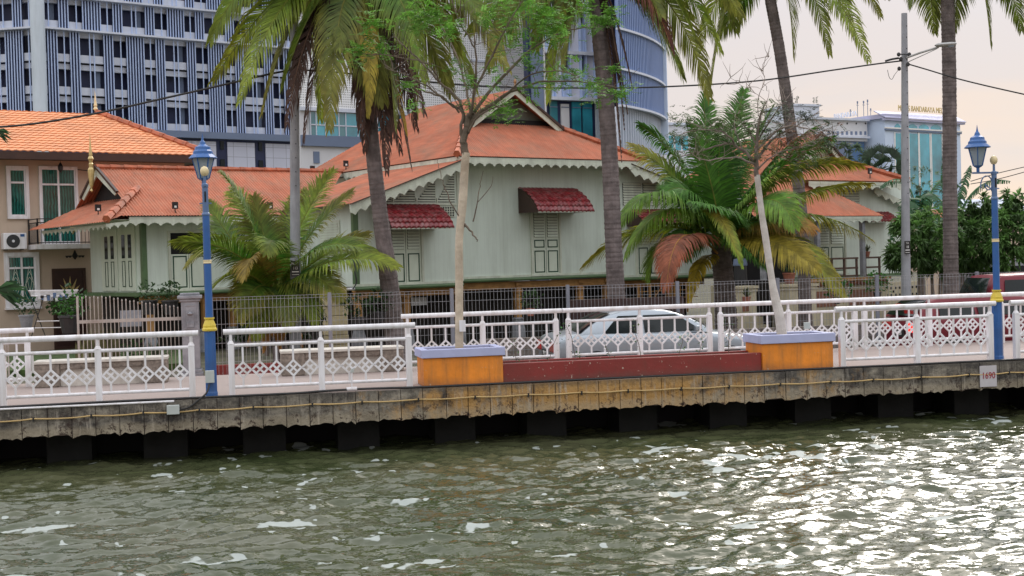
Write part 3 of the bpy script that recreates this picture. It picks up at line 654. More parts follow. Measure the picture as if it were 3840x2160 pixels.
# --- main hip roof with gablet
rf = MB(H); EL, ER, FV, BV, EZ, RZ, C0 = -3.42, 3.98, -.92, 9.3, 5.13, 7.52, .27
RV0, RV1 = 1.45, 7.0; GZ = 6.42; gt = (GZ-EZ)/(RZ-EZ); gl = EL+(C0-EL)*gt; gr = ER+(C0-ER)*gt
corr(rf, [(EL, FV, EZ), (ER, FV, EZ), (gr, RV0, GZ), (gl, RV0, GZ)], (1, 0, 0), .085, .011)
corr(rf, [(EL, FV, EZ), (gl, RV0, GZ), (C0, RV0-.3, RZ), (C0, RV1, RZ), (EL, BV, EZ)], (0, 1, 0), .085, .011)
corr(rf, [(ER, FV, EZ), (gr, RV0, GZ), (C0, RV0-.3, RZ), (C0, RV1, RZ), (ER, BV, EZ)], (0, 1, 0), .085, .011)
corr(rf, [(EL, BV, EZ), (ER, BV, EZ), (C0, RV1, RZ)], (1, 0, 0), .085, .011)
MR = rf.build('main_roof', MT['redroof'], HS)
q = MB(H); ridge(q, (EL-.03, FV-.03, EZ+.05), (gl, RV0, GZ+.06)); q.build('ridge_caps', MT['ridge'], MR); q = MB(H); ridge(q, (ER+.03, FV-.03, EZ+.05), (gr, RV0, GZ+.06)); q.build('ridge_caps', MT['ridge'], MR)
m = MB(H); m.prism([(gl+.05, RV0+.06, GZ-.02), (gr-.05, RV0+.06, GZ-.02), (C0, RV0+.06, RZ-.08)], (0, .05, 0)); m.build('gable_board', MT['gableboard'], HS)
m = MB(H); m.prism([(gl-.02, RV0-.01, GZ-.05), (gr+.02, RV0-.01, GZ-.05), (gr-.26, RV0-.01, GZ+.15), (gl+.26, RV0-.01, GZ+.15)], (0, .05, 0)); m.build('gable_shadow_gap', MT['void'], HS)
for sx, g_ in ((-1, gl), (1, gr)):
    m = MB(H); x1 = g_+(.36*sx); z1 = GZ-.22
    m.prism([(C0, RV0-.34, RZ+.02), (x1, RV0-.34, z1), (x1-.02*sx-.16*sx, RV0-.34, z1-.11), (C0, RV0-.34, RZ-.17)], (0, .04, 0)); m.build('bargeboard', MT['mint_trim'], HS)
    m = MB(H); m.prism([(C0, RV0-.40, RZ+.075), (x1+.10*sx, RV0-.40, z1+.0), (x1+.03*sx, RV0-.40, z1-.06), (C0, RV0-.40, RZ+.015)], (0, .16, 0)); m.build('verge', MT['fascia'], HS)
m = MB(H); m.lathe([(.035, 0), (.06, .08), (.02, .16), (.05, .24), (.01, .34)], (C0, RV0-.35, RZ), 8); m.build('finial', MT['ochrewood'], HS)
m = MB(H); m.box(EL+.06, ER-.06, FV+.03, FV+.06, EZ-.13, EZ-.03); m.box(EL+.03, EL+.06, FV+.06, BV, EZ-.13, EZ-.03); m.build('fascia', MT['mint_trim'], HS)
m = MB(H); fringe(m, (EL+.1, FV+.02, EZ-.13), (ER-.1, FV+.02, EZ-.13), .17, .36); m.build('eaves_fringe', MT['mint_trim'], HS)
m = MB(H); fringe(m, (EL+.02, FV+.1, EZ-.13), (EL+.02, 6, EZ-.13), .17, .36, n=(1, 0, 0)); m.build('eaves_fringe', MT['mint_trim'], HS)
m = MB(H); m.box(EL+.1, ER-.1, FV+.1, BV, EZ-.10, EZ-.08); m.build('soffit', MT['mint_trim'], HS)
# --- left bay lean-to roof (gable end facing the river), and right one
def bay_roof(ua, za, ub, zb, v0, v1, sgn):
    m = MB(H); corr(m, [(ua, v0, za), (ub, v0, zb), (ub, v1, zb), (ua, v1, za)], (0, 1, 0), .085, .011); r_ = m.build('bay_roof', MT['redroof'], HS)
    m = MB(H); d = .19
    m.prism([(ua, v0+.03, za-.02), (ub, v0+.03, zb-.02), (ub, v0+.03, zb-.02-d), (ua, v0+.03, za-.02-d)], (0, .035, 0)); m.build('bargeboard', MT['mint_trim'], HS)
    m = MB(H); n = 12
    for i in range(n):
        t0, t1 = i/n, (i+1)/n; A = Vector((ua+(ub-ua)*t0, v0+.025, za-.2+(zb-za)*t0)); B = Vector((ua+(ub-ua)*t1, v0+.025, za-.2+(zb-za)*t1)); Mid = (A+B)/2
        m.prism([A, B, B-Vector((0, 0, .05)), Mid+(B-Mid)*.5-Vector((0, 0, .10)), Mid-Vector((0, 0, .17)), Mid+(A-Mid)*.5-Vector((0, 0, .10)), A-Vector((0, 0, .05))], (0, .03, 0))
    m.build('verge_fringe', MT['mint_trim'], HS)
    m = MB(H); m.prism([(ua, v0-.02, za+.0), (ub, v0-.02, zb+.0), (ub, v0-.02, zb-.03), (ua, v0-.02, za-.03)], (0, .06, 0)); m.build('verge', MT['fascia'], HS)
bay_roof(-3.2, 5.04, -7.1, 3.70, -1.0, 4.6, -1)
bay_roof(3.4, 5.03, 7.9, 3.74, -.9, 3.2, 1)
# louvred gable of the left bay
for a, b, zl, zr in ((-6.1, -5.35, 3.78, 3.98), (-5.28, -4.55, 3.80, 4.25), (-4.48, -3.83, 3.80, 4.5), (-3.76, -3.14, 3.80, 4.73)):
    m = MB(H); m.box(a, b, -.306, -.301, 3.78, zl); m.prism([(a, -.306, 3.78), (b, -.306, 3.78), (b, -.306, zr), (a, -.306, zl+.03)], (0, .004, 0)); m.build('louvre_recess', MT['black'], HS)
    m = MB(H); k = int((zr-3.78)/.075)
    for i in range(k):
        z = 3.80+i*.075; f = min(1, max(0, (z-zl)/(zr-zl+1e-6))); aa = a+(b-a)*f*.93
        m.add([(aa, -.345, z), (b, -.345, z), (b, -.312, z+.052), (aa, -.312, z+.052)], [(0, 1, 2, 3)])
    m.build('gable_louvre', MT['mint_trim'], HS)
    m = MB(H); m.box(a-.05, a-.01, -.35, -.30, 3.76, zl+.1); m.build('mullion', MT['mint_trim'], HS)
m = MB(H); m.box(-6.2, -3.1, -.35, -.30, 3.69, 3.77); m.build('band', MT['mint_trim'], HS)
m = MB(H); m.box(-3.70, -3.16, -.308, -.303, 3.34, 3.66); m.build('lattice_recess', MT['black'], HS)
m = MB(H)
for i in range(7): m.box(-3.70+i*.085, -3.675+i*.085, -.325, -.309, 3.34, 3.66)
for i in range(5): m.box(-3.70, -3.16, -.330, -.310, 3.34+i*.075, 3.362+i*.075)
m.build('lattice', MT['mint_trim'], HS)
for a, b in ((3.5, 4.3), (4.38, 5.1)):
    m = MB(H); m.box(a, b, -.308, -.301, 3.7, 4.45); m.build('louvre_recess', MT['black'], HS)
    m = MB(H); slats(m, a, b, 3.7, 4.45, -.32, 9); m.build('gable_louvre', MT['mint_trim'], HS)
# --- windows
shutters(-.05, 1.01, 1.53, 3.58, -.001, [(1.58, 2.28), (2.37, 2.62)], (2.70, 3.5), HS)
shutters(-5.45, -4.40, 1.40, 3.12, -.301, [(1.45, 2.28)], (2.40, 3.02), HS)
shutters(4.05, 5.12, 1.36, 3.2, -.301, [(1.42, 2.3)], (2.40, 3.1), HS)
shutters(-10.40, -9.28, 1.40, 3.10, 3.999, [(1.46, 2.40)], None, HS, opened=(2.45,))
# return wall window of the bay (faces left)
m = MB(H); m.box(-6.66, -6.625, .5, 1.7, 1.7, 3.3); w_ = m.build('side_window', MT['mint_trim'], HS)
m = MB(H)
for i in range(20): m.box(-6.68, -6.662, .56, 1.64, 1.75+i*.076, 1.79+i*.076)
m.build('louvre', MT['mint_plain'], w_)
# --- tiled awnings
def awning(u0, u1, zt, zb, v, out, par=None):
    par = par or HS
    m = MB(H); n = 6; cols = round((u1-u0)/.165); wv = (u1-u0)/cols; pts = []
    def P(i, x):
        t = i/n; vv = v-out*math.sin(t*PI/2*.86)/math.sin(PI/2*.86); z = zt-(zt-zb)*(t**1.25); return vv, z
    for i in range(n):
        for c in range(cols*4):
            x0 = u0+wv*c/4; x1 = x0+wv/4; f = lambda x: .034*abs(math.sin(PI*(x-u0)/wv))
            a0, z0 = P(i, x0); a1, z1 = P(i+1, x0)
            m.add([(x0, a0, z0+f(x0)+.0), (x1, a0, z0+f(x1)), (x1, a1-.02, z1+f(x1)+.04), (x0, a1-.02, z1+f(x0)+.04), (x1, a1-.012, z1+f(x1)-.01), (x0, a1-.012, z1+f(x0)-.01)], [(0, 1, 2, 3), (3, 2, 4, 5)])
    a = m.build('awning', MT['awning'], par)
    for u in (u0, u1-.02):
        m = MB(H); pp = [(u, P(i, 0)[0], P(i, 0)[1]-.004) for i in range(n+1)]+[(u, v, zb)]
        m.prism(pp, (.02, 0, 0)); m.build('side_cheek', MT['fascia'], a)
    m = MB(H); m.box(u0, u1, v-out, v-out+.02, zb-.02, zb+.01); m.build('front_edge', MT['mint_trim'], a)
awning(-.55, 1.68, 4.25, 3.46, -.001, 1.02)
awning(-5.98, -3.86, 3.70, 2.98, -.36, .95)
awning(3.6, 5.6, 3.55, 3.0, -.36, .9)
# --- back wing roof with gable facing left
rf = MB(H); E2, RV = 3.56, 6.1
corr(rf, [(-12.15, 3.15, E2), (-5.9, 3.15, E2), (-4.4, 3.15+.6, E2+.4), (-3.3, RV, 5.12), (-11.75, RV, 5.12), (-11.2, 4.55, 4.28)][:1]+[(-5.9, 3.15, E2), (-3.4, RV, 5.12), (-11.75, RV, 5.12)]+[(-11.1, 4.75, 4.37)], (1, 0, 0), .095, .013)
corr(rf, [(-5.9, 9.1, E2), (-3.4, RV, 5.12), (-11.75, RV, 5.12), (-11.1, 7.5, 4.37), (-12.15, 9.1, E2)], (1, 0, 0), .095, .013)
corr(rf, [(-12.75, 2.75, 3.38), (-11.05, 4.75, 4.37), (-11.05, 7.5, 4.37), (-12.9, 9.4, 3.40)], (0, 1, 0), .19, .014)
corr(rf, [(-12.75, 2.75, 3.38), (-12.15, 3.15, E2), (-11.05, 4.75, 4.37)], (0, 1, 0), .19, .008)
W2R = rf.build('wing_roof', MT['redroof'], HS)
q = MB(H); ridge(q, (-11.8, RV, 5.16), (-3.3, RV, 5.16), .085); q.build('ridge_caps', MT['ridge'], W2R); q = MB(H); ridge(q, (-12.7, 2.8, 3.45), (-11.05, 4.72, 4.45), .11); q.build('ridge_caps', MT['ridge'], W2R)
m = MB(H); m.prism([(-11.42, 4.62, 4.08), (-11.42, 7.6, 4.08), (-11.42, RV, 5.06)], (.05, 0, 0)); m.build('gable_opening', MT['void'], HS)
for s_ in (-1, 1):
    m = MB(H); vb = RV+s_*1.55
    m.prism([(-11.8, RV, 5.12), (-11.75, vb, 4.30), (-11.75, vb-s_*.18, 4.22), (-11.8, RV, 4.88)], (.04, 0, 0)); m.build('bargeboard', MT['mint_trim'], HS)
    m = MB(H); m.prism([(-11.84, RV, 5.2), (-11.79, vb+s_*.06, 4.34), (-11.79, vb, 4.28), (-11.84, RV, 5.12)], (.08, 0, 0)); m.build('verge', MT['fascia'], HS)
m = MB(H); m.lathe([(.02, -.62), (.05, -.58), (.02, -.52), (.06, -.42), (.10, -.05), (.10, .05), (.06, .12), (.07, .22), (.045, .26), (.06, .32), (.09, .38), (.05, .46), (.055, .5), (.03, .75), (.003, 1.15)], (-11.95, RV, 5.02), 10); m.build('gold_finial', MT['gold'], HS)
m = MB(H); m.box(-11.9, -5.9, 3.2, 3.24, E2-.15, E2-.03); m.build('fascia', MT['mint_trim'], HS)
m = MB(H); fringe(m, (-12.7, 2.85, 3.32), (-11.9, 3.19, E2-.15), .16, .27); fringe(m, (-11.9, 3.19, E2-.14), (-6.0, 3.19, E2-.14), .15, .36); m.build('eaves_fringe', MT['mint_trim'], HS)
m = MB(H); fringe(m, (-12.55, 3.0, 3.33), (-12.65, 8.8, 3.33), .16, .36, n=(1, 0, 0)); m.build('eaves_fringe', MT['mint_trim'], HS)
m = MB(H); m.box(-12.3, -5.5, 3.3, 8.9, E2-.12, E2-.10); m.build('soffit', MT['mint_trim'], HS)
# glazed doors on the end wall (faces left)
for k, (v0, v1) in enumerate(((4.62, 6.02), (6.10, 7.5))):
    m = MB(H); m.box(-11.24, -11.205, v0, v1, 1.40, 3.30); dr = m.build('door', MT['mint_plain'], HS)
    wv = (v1-v0)
    for a, b in ((.20, .38), (.58, .76)):
        m = MB(H); m.box(-11.252, -11.241, v0+wv*a, v0+wv*b, 2.38, 3.08); m.build('glass_slit', MT['glassdark'], dr)
        q = MB(H); x = -11.242; y0, y1 = v0+wv*a, v0+wv*b
        for bx in ((y0, y1, 1.52, 1.545), (y0, y1, 2.275, 2.30), (y0, y0+.03, 1.545, 2.275), (y1-.03, y1, 1.545, 2.275)): q.box(x-.01, x, *bx)
        q.build('panel_line', MT['dkgreen'], dr)
# white gutter pipe and corrugated side strip at the bay corner
m = MB(H); m.tube(curve_px([(-6.72, -.45, 2.1), (-6.75, -.5, 1.8), (-6.70, -.5, 1.5), (-6.8, -.45, 1.3)]), .018, 6); m.build('drain_pipe', MT['plastic'], HS)
m = MB(H); m.tube([(-7.6, -.35, 1.30), (-6.55, -.42, 1.30)], .04, 7); m.build('waste_pipe', MT['white'], HS)
# --- spotlights on the roofs
def spot(u, v, z, label):
    t = thing('floodlight', label, 'floodlight', H.w(u, v, z), H.az, 'small black floodlights on the red roofs')
    m = MB(H); m.box(u-.085, u+.085, v-.03, v+.03, z+.12, z+.32); m.build('head', MT['black'], t)
    m = MB(H); m.box(u-.035, u+.035, v-.036, v-.031, z+.15, z+.21); m.build('lens', MT['platewhite'], t)
    m = MB(H); m.bar((u, v, z-.03), (u, v, z+.12), .025); m.build('bracket', MT['black'], t)
def roofspot(px, py, v, z, label): spot(H.v(px, py, v)[0], v, z, label)
roofspot(657, 790, 3.3, 3.64, 'black floodlight above the eave of the low wing, just left of the blue lamp post')
roofspot(1013, 790, 3.3, 3.64, 'black floodlight above the eave of the low wing, behind the short palm')
spot(-12.3, 4.6, 3.63, 'black floodlight on the hip end of the low wing, farther left one')
spot(-3.3, 3.4, 5.2, 'black floodlight on the left slope of the main roof, right one of the three there'); spot(-3.3, 6.0, 5.2, 'black floodlight on the left slope of the main roof, middle one of the three'); spot(-3.3, 8.4, 5.2, 'black floodlight on the left slope of the main roof, leftmost of the three')
# ================================================================ right pavilion with stair porch
P_ = thing('porch_pavilion', 'right pavilion of the mint house with a stepped red roof and a tiled stair porch', 'house', H.w(9, -3, ZS), H.az)
m = MB(H); m.box(7.9, 14.5, -3.0, 2, 1.16, 4.3); m.build('wall', MT['mint'], P_)
m = MB(H); m.box(7.9, 14.55, -3.13, -2.95, 1.04, 1.155); m.build('sill_beam', MT['green'], P_)
rf = MB(H); corr(rf, [(8.6, -3.75, 4.38), (13.75, -3.75, 4.38), (12.1, -2.0, 5.22), (10.1, -2.0, 5.22)], (1, 0, 0), .085, .011)
corr(rf, [(13.75, -3.75, 4.38), (12.1, -2.0, 5.22), (11.05, -2.2, 6.12), (11.05, 1.5, 6.12), (13.75, 3.2, 4.38)], (0, 1, 0), .085, .011)
corr(rf, [(8.6, -3.75, 4.38), (10.0, -2.0, 5.22), (11.05, -2.2, 6.12), (11.05, 1.5, 6.12), (8.6, 3.2, 4.38)], (0, 1, 0), .085, .011)
pr = rf.build('upper_roof', MT['redroof'], P_)
q = MB(H); ridge(q, (13.8, -3.8, 4.44), (12.1, -2.0, 5.28)); q.build('ridge_caps', MT['ridge'], pr)
m = MB(H); m.prism([(10.1, -1.9, 5.2), (12.1, -1.9, 5.2), (11.05, -1.9, 6.05)], (0, .05, 0)); m.build('gable_board', MT['mint_trim'], P_)
for sx in (-1, 1):
    m = MB(H); m.prism([(11.05, -2.22, 6.16), (11.05+1.45*sx, -2.22, 5.0), (11.05+1.28*sx, -2.22, 4.93), (11.05, -2.22, 5.93)], (0, .04, 0)); m.build('bargeboard', MT['mint_trim'], P_)
    m = MB(H); m.prism([(11.05, -2.28, 6.22), (11.05+1.52*sx, -2.28, 5.0), (11.05+1.45*sx, -2.28, 4.95), (11.05, -2.28, 6.15)], (0, .12, 0)); m.build('verge', MT['fascia'], P_)
m = MB(H); m.box(8.7, 13.6, -3.72, -3.69, 4.24, 4.34); fringe(m, (8.7, -3.71, 4.25), (13.65, -3.71, 4.25), .17, .5); m.build('eaves_fringe', MT['mint_trim'], P_)
for a, b in ((10.35, 11.15), (11.22, 12.05)):
    m = MB(H); m.box(a, b, -3.008, -3.001, 3.35, 4.15); m.build('louvre_recess', MT['black'], P_)
    m = MB(H); slats(m, a, b, 3.35, 4.15, -3.02, 9); m.build('gable_louvre', MT['mint_trim'], P_)
# verge running down to the right behind the pole
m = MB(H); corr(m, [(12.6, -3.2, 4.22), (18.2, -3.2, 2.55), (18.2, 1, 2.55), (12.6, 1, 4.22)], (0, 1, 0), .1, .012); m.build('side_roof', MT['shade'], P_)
m = MB(H)
for i in range(14):
    t0, t1 = i/14, (i+1)/14; A = Vector((12.6+5.6*t0, -3.25, 4.2-1.67*t0)); B = Vector((12.6+5.6*t1, -3.25, 4.2-1.67*t1)); Mi = (A+B)/2
    m.prism([A, B, B-Vector((0, 0, .14)), Mi-Vector((0, 0, .27)), A-Vector((0, 0, .14))], (0, .04, 0))
m.build('verge_fringe', MT['mint_trim'], P_)
m = MB(H); m.prism([(14.56, -3.0, 1.16), (17.0, -3.0, 1.16), (17.0, -3.0, 2.7), (14.56, -3.0, 3.45)], (0, .2, 0)); m.build('side_wall', MT['beige'], P_)
# porch roof
rf = MB(H); corr(rf, [(4.6, -5.1, 3.13), (10.75, -5.1, 3.13), (9.5, -3.15, 4.33), (5.8, -3.15, 4.33)], (1, 0, 0), .085, .011)
corr(rf, [(10.75, -5.1, 3.13), (9.5, -3.15, 4.33), (10.75, -2.9, 3.13)], (0, 1, 0), .085, .011)
po = rf.build('porch_roof', MT['redroof'], P_)

m = MB(H); m.box(4.7, 10.7, -5.08, -5.04, 3.02, 3.11); fringe(m, (4.7, -5.07, 3.03), (10.65, -5.07, 3.03), .14, .4); m.build('eaves_fringe', MT['mint_trim'], P_)
for u in (5.2, 7.7, 9.9):
    m = MB(H); m.box(u-.07, u+.07, -4.95, -4.81, 1.15, 3.05); m.build('porch_post', MT['greystone'], P_)
# shuttered window behind the porch and the balustrade
shutters(9.7, 11.2, 1.25, 3.15, -3.001, [(1.32, 2.15)], (2.25, 3.05), P_)
m = MB(H); m.box(5.3, 8.2, -3.4, -3.01, 1.1, 3.3); m.build('doorway', MT['void'], P_)
def rail(u0, u1, v):
    m = MB(H); m.box(u0, u1, v-.05, v+.05, 1.72, 1.78); m.box(u0, u1, v-.03, v+.03, 1.40, 1.46); m.box(u0, u1, v-.03, v+.03, 1.15, 1.20)
    k = int((u1-u0)/.55)
    for i in range(k+1): x = u0+.04+(u1-u0-.08)*i/k; m.box(x-.035, x+.035, v-.025, v+.025, 1.1, 1.72)
    m.build('balustrade', MT['oldwood'], P_)
rail(7.7, 9.6, -4.9); rail(9.95, 10.75, -4.9)
# masonry base with tiled panels and vents
m = MB(H); m.box(7.0, 10.9, -5.05, -3.1, ZS, 1.02); m.build('porch_base', MT['creamwall'], P_)
m = MB(H); m.box(6.95, 10.98, -5.16, -5.0, 1.021, 1.12); m.build('cornice', MT['ochrewood'], P_)
m = MB(H)
for i in range(24): m.lathe([(.01, .865), (.055, .90), (.07, 1.0)], (7.1+i*.16, -5.12, 0), 6)
m.build('scalloped_band', MT['browntile'], P_)
for a, b in ((7.25, 8.35), (8.95, 10.55)):
    m = MB(H); m.box(a, b, -5.066, -5.051, .22, .72); m.build('tile_panel', MT['browntile'], P_)
def pier(u0, u1, v, label_panel=True):
    m = MB(H); m.box(u0, u1, v-.45, v, ZS, .92); m.box(u0-.06, u1+.06, v-.52, v+.05, .921, 1.0); m.box(u0-.03, u1+.03, v-.48, v+.02, .82, .90); m.build('stair_pier', MT['creamwall'], P_)
    m = MB(H); m.box(u0+(u1-u0)*.36, u0+(u1-u0)*.66, v-.466, v-.451, .22, .68); m.build('tile_panel', MT['browntile'], P_)
pier(3.9, 4.9, -4.4); pier(5.75, 6.95, -5.0)
for i in range(6):
    m = MB(H); m.box(4.95, 5.7, -4.6+i*.26, -4.3+i*.26+.2, ZS, ZS+.25*(i+1)); m.build('step', MT['creamwall'], P_)
m = MB(H); m.box(4.9, 7.8, -3.5, -3.05, ZS, 1.1); m.build('landing', MT['shade'], P_)
# vent-block wall right of the porch
m = MB(H); m.box(10.95, 14.4, -3.9, -3.7, ZS, .86); vb_ = m.build('low_wall', MT['creamwall'], P_)
m = MB(H)
for i in range(7):
    u = 11.1+i*.46
    for a in range(3):
        for b in range(3):
            if (a+b) % 2 == 0: m.lathe([(.045, 0), (.045, .006)], (0, 0, 0), 6) if False else m.box(u+.03+a*.12, u+.11+a*.12, -3.908, -3.901, .38+b*.12, .46+b*.12)
m.build('vent_hole', MT['void'], vb_)
# potted plants on the balustrade
def potted(u, v, z, r, kind, label, fr=None, mat='pot', sc=1.0, seed=0):
    fr = fr or H; rr = random.Random(seed+int(u*10)); t = thing('potted_plant', label, 'plant', fr.w(u, v, z), fr.az, None)
    m = MB(fr); m.lathe([(r*.7, 0), (r, r*1.5), (r*1.1, r*1.55), (r*1.1, r*1.75), (r*.9, r*1.75)], (u, v, z+.002), 12); m.build('pot', MT[mat], t)
    m = MB(fr); zt = z+r*1.7
    if kind == 'spiky':
        for k in range(26):
            a = rr.uniform(0, 2*PI); el = rr.uniform(.5, 1.4); L = rr.uniform(.18, .34)*sc; c = rr.uniform(.6, 1.4); m.col = (.10*c, .12*c, .06*c)
            d = Vector((math.cos(a)*math.cos(el), math.sin(a)*math.cos(el), math.sin(el))); b = d.cross(Vector((0, 0, 1))).normalized()*.022*sc; p = Vector((u, v, zt))
            m.add([p-b, p+b, p+d*L*.6+b, p+d*L+Vector((0, 0, -.04)), p+d*L*.6-b], [(0, 1, 2, 4), (4, 2, 3)])
    elif kind == 'snake':
        for k in range(16):
            x = u+rr.uniform(-r, r)*.8; y = v+rr.uniform(-r, r)*.6; L = rr.uniform(.35, .75)*sc; c = rr.uniform(.7, 1.3); m.col = (.13*c, .13*c, .05*c); l = rr.uniform(-.12, .12); b = .028
            m.add([(x-b, y, zt), (x+b, y, zt), (x+b*1.3+l*.6, y, zt+L*.6), (x+l, y, zt+L), (x-b*1.3+l*.6, y, zt+L*.6)], [(0, 1, 2, 4), (4, 2, 3)])
    else:
        for k in range(int(150*sc)):
            a = rr.uniform(0, 2*PI); R_ = rr.uniform(0, 1)**.6*.32*sc; p = Vector((u+R_*math.cos(a), v+R_*math.sin(a)*.8, zt+rr.uniform(0, .55)*sc*(1-R_))); c = rr.uniform(.5, 1.5)
            g_ = (.05, .16, .03) if kind == 'bright' else (.035, .075, .025); m.col = tuple(q*c for q in g_)
            d = Vector((rr.uniform(-1, 1), rr.uniform(-1, 1), rr.uniform(-.3, 1))).normalized(); b = d.cross(Vector((.2, .3, 1))).normalized(); L = rr.uniform(.07, .13)*sc
            m.add([p, p+d*L*.5+b*L*.3, p+d*L, p+d*L*.5-b*L*.3], [(0, 1, 2, 3)])
    m.build('foliage', MT['leaf'], t); return t
potted(10.1, -4.9, 1.78, .10, 'spiky', 'spiky potted plant standing on the right end of the porch balustrade'); potted(7.85, -4.9, 1.78, .085, 'spiky', 'small terracotta pot on the porch balustrade left of the palm trunk')
potted(6.55, -4.7, 1.0, .2, 'bushy', 'large terracotta pot plant on the stair pier of the porch', sc=1.1)
# dark container with a grey top, standing in for an unclear dark shape
t = thing('dark_container', 'dark barrel with a grey lid standing at the top of the porch steps', 'container', H.w(5.35, -3.9, 1.1), H.az)
m = MB(H); m.lathe([(.20, 0), (.22, .1), (.2, .62)], (5.35, -3.75, .99), 14); m.build('drum', MT['plastic'], t)
m = MB(H); m.lathe([(.22, .62), (.23, .66), (.20, .84), (.05, .86)], (5.35, -3.75, .992), 14); m.build('lid', MT['slate'], t)
awning(12.1, 13.5, 3.32, 2.98, -3.02, .5, P_)
spot(12.0, -3.55, 4.52, 'small black floodlight on the right pavilion roof')
# stone pillar and odds and ends under the house
t = thing('stone_column', 'yellow blockwork column beside the left bay of the house, behind the mesh fence', 'column', H.w(-7.4, -.6, ZS), H.az)
for i in range(7):
    m = MB(H); e = random.uniform(-.02, .02); m.box(-7.75+e, -7.18+e, -.8, -.35, ZS+i*.27+.003, ZS+i*.27+.262); m.build('block', MT['limestone'], t, bevel=.015)
for i, (px, py, w_, h_) in enumerate(((1570, 1130, .55, .24), (1318, 1128, .2, .18), (1490, 1128, .3, .16))):
    u, z = H.v(px, py, .3); m = MB(H); m.box(u-w_/2, u+w_/2, .28, .30, z-h_/2, z+h_/2)
    tag(m.build('hanging_panel', MT['offwhite']), ['white slatted panel hanging under the house right of the leaning palm', 'small white box under the house beside the blockwork column', 'white board under the house just left of the leaning palm trunk'][i], 'panel')
# ================================================================ beige two-storey house at the left
B = Fr(AY(300, 900, 45)[:2], 36)
BH = thing('beige_house', 'beige two-storey rendered house with an orange tiled roof and a white-framed balcony door', 'house', B.w(0, 0, ZS), B.az)
m = MB(B); m.box(-9, 3.72, 0, 9, ZS, 5.75); m.build('wall', MT['beige'], BH)
def tiles(mb, pts, edir, course=.30, tw=.24, th=.035):
    P = [Vector(p) for p in pts]; e = Vector(edir).normalized(); n = (P[1]-P[0]).cross(P[2]-P[0]).normalized(); n = -n if n.z < 0 else n
    f = n.cross(e); f = -f if f.z < 0 else f; o = P[0]; q = [((p-o).dot(e), (p-o).dot(f)) for p in P]
    e0 = min(a for a, b in q); e1 = max(a for a, b in q); f0 = min(b for a, b in q); f1 = max(b for a, b in q)
    def rng_(y):
        xs = []
        for j in range(len(q)):
            (ax, ay), (bx, by) = q[j], q[(j+1) % len(q)]
            if (ay-y)*(by-y) <= 0 and abs(by-ay) > 1e-9: xs.append(ax+(bx-ax)*(y-ay)/(by-ay))
        return (min(xs), max(xs)) if len(xs) > 1 else (None, None)
    rows = int((f1-f0)/course)
    for r_ in range(rows+1):
        ya = f0+r_*course+1e-3; yb = min(ya+course*1.02, f1-1e-3)
        if ya >= f1: break
        a0, a1 = rng_(ya); b0, b1 = rng_(yb)
        if a0 is None or b0 is None: continue
        k = max(2, int((a1-a0)/tw*5)); vs = []
        for i in range(k+1):
            t = i/k; xa = a0+(a1-a0)*t; xb = min(max(xa, b0), b1); wv = .012*math.sin(2*PI*xa/tw); sc = .035*abs(math.sin(PI*xa/tw))
            vs += [o+e*xa+f*(ya-.03-sc)+n*(wv+th-.032), o+e*xa+f*(ya-.03-sc)+n*(wv+th), o+e*xb+f*yb+n*wv]
        fs = []
        for i in range(k): fs += [(3*i, 3*i+3, 3*i+4, 3*i+1), (3*i+1, 3*i+4, 3*i+5, 3*i+2)]
        mb.add(vs, fs)
m = MB(B); E0, EZ_ = -.95, 5.90; rl = B.v(365, 452, 3.6); print('ridge', rl)
tiles(m, [(-9.5, E0, EZ_), (4.25, E0, EZ_), (rl[0], 3.6, 7.7), (-9.5, 3.6, 7.7)], (1, 0, 0)); tiles(m, [(4.25, E0, EZ_), (4.25, 8.5, EZ_), (rl[0], 3.65, 7.7)], (0, 1, 0))
rr_ = m.build('roof', MT['tileroof'], BH)
q = MB(B); ridge(q, (4.28, E0-.03, EZ_+.05), (rl[0], 3.6, 7.76), .11, .5); q.build('ridge_caps', MT['ridge'], rr_)
m = MB(B); m.lathe([(.03, 0), (.09, .07), (.05, .14), (.07, .2), (.045, .28), (.003, .75)], (rl[0]-.05, 3.6, 7.8), 8); m.build('finial', MT['cream'], BH)
m = MB(B); m.box(-9.5, 4.22, E0-.04, E0+.06, EZ_-.27, EZ_-.03); m.box(4.16, 4.26, E0+.06, 8, EZ_-.27, EZ_-.03); m.build('fascia', MT['fascia'], BH)
m = MB(B); m.box(-9.5, 4.1, E0+.06, 8, EZ_-.22, EZ_-.18); m.build('soffit', MT['fascia'], BH)
def win(u0, u1, z0, z1, cols, trans, glass, surround=.1, name='window'):
    m = MB(B); frame_rect(m, u0-surround, u1+surround, z0-surround, z1+surround, 0, surround, .09); w_ = m.build(name, MT['white'], BH)
    m = MB(B); m.box(u0, u1, -.012, -.002, z0, z1); m.build('pane', MT[glass], w_)
    m = MB(B); frame_rect(m, u0, u1, z0, z1, -.012, .04, .03)
    for c in range(1, cols): x = u0+(u1-u0)*c/cols; m.box(x-.03, x+.03, -.05, -.0125, z0+.04, z1-.04)
    if trans: m.box(u0+.04, u1-.04, -.055, -.0128, trans-.03, trans+.03)
    m.build('mullion', MT['white'], w_); return w_
win(-2.22, -1.72, 3.88, 5.38, 1, 4.95, 'curtain'); win(-1.22, -.10, 3.0, 5.42, 2, 4.9, 'curtain', .07, 'balcony_door')
gw = win(-2.36, -1.50, 1.05, 2.58, 2, 2.2, 'curtain', .12)
m = MB(B)                                                  # window grille of crossing arcs
for c in range(2):
    x0 = -2.32+c*.44; 
    for s_ in (-1, 1):
        for k in range(3):
            pts = [(x0+.19+s_*.17*math.cos(PI*(j/8-.5))*(1-.3*k), -.035, 1.1+k*.18+j*.1) for j in range(9)]
            m.tube(pts, .007, 4)
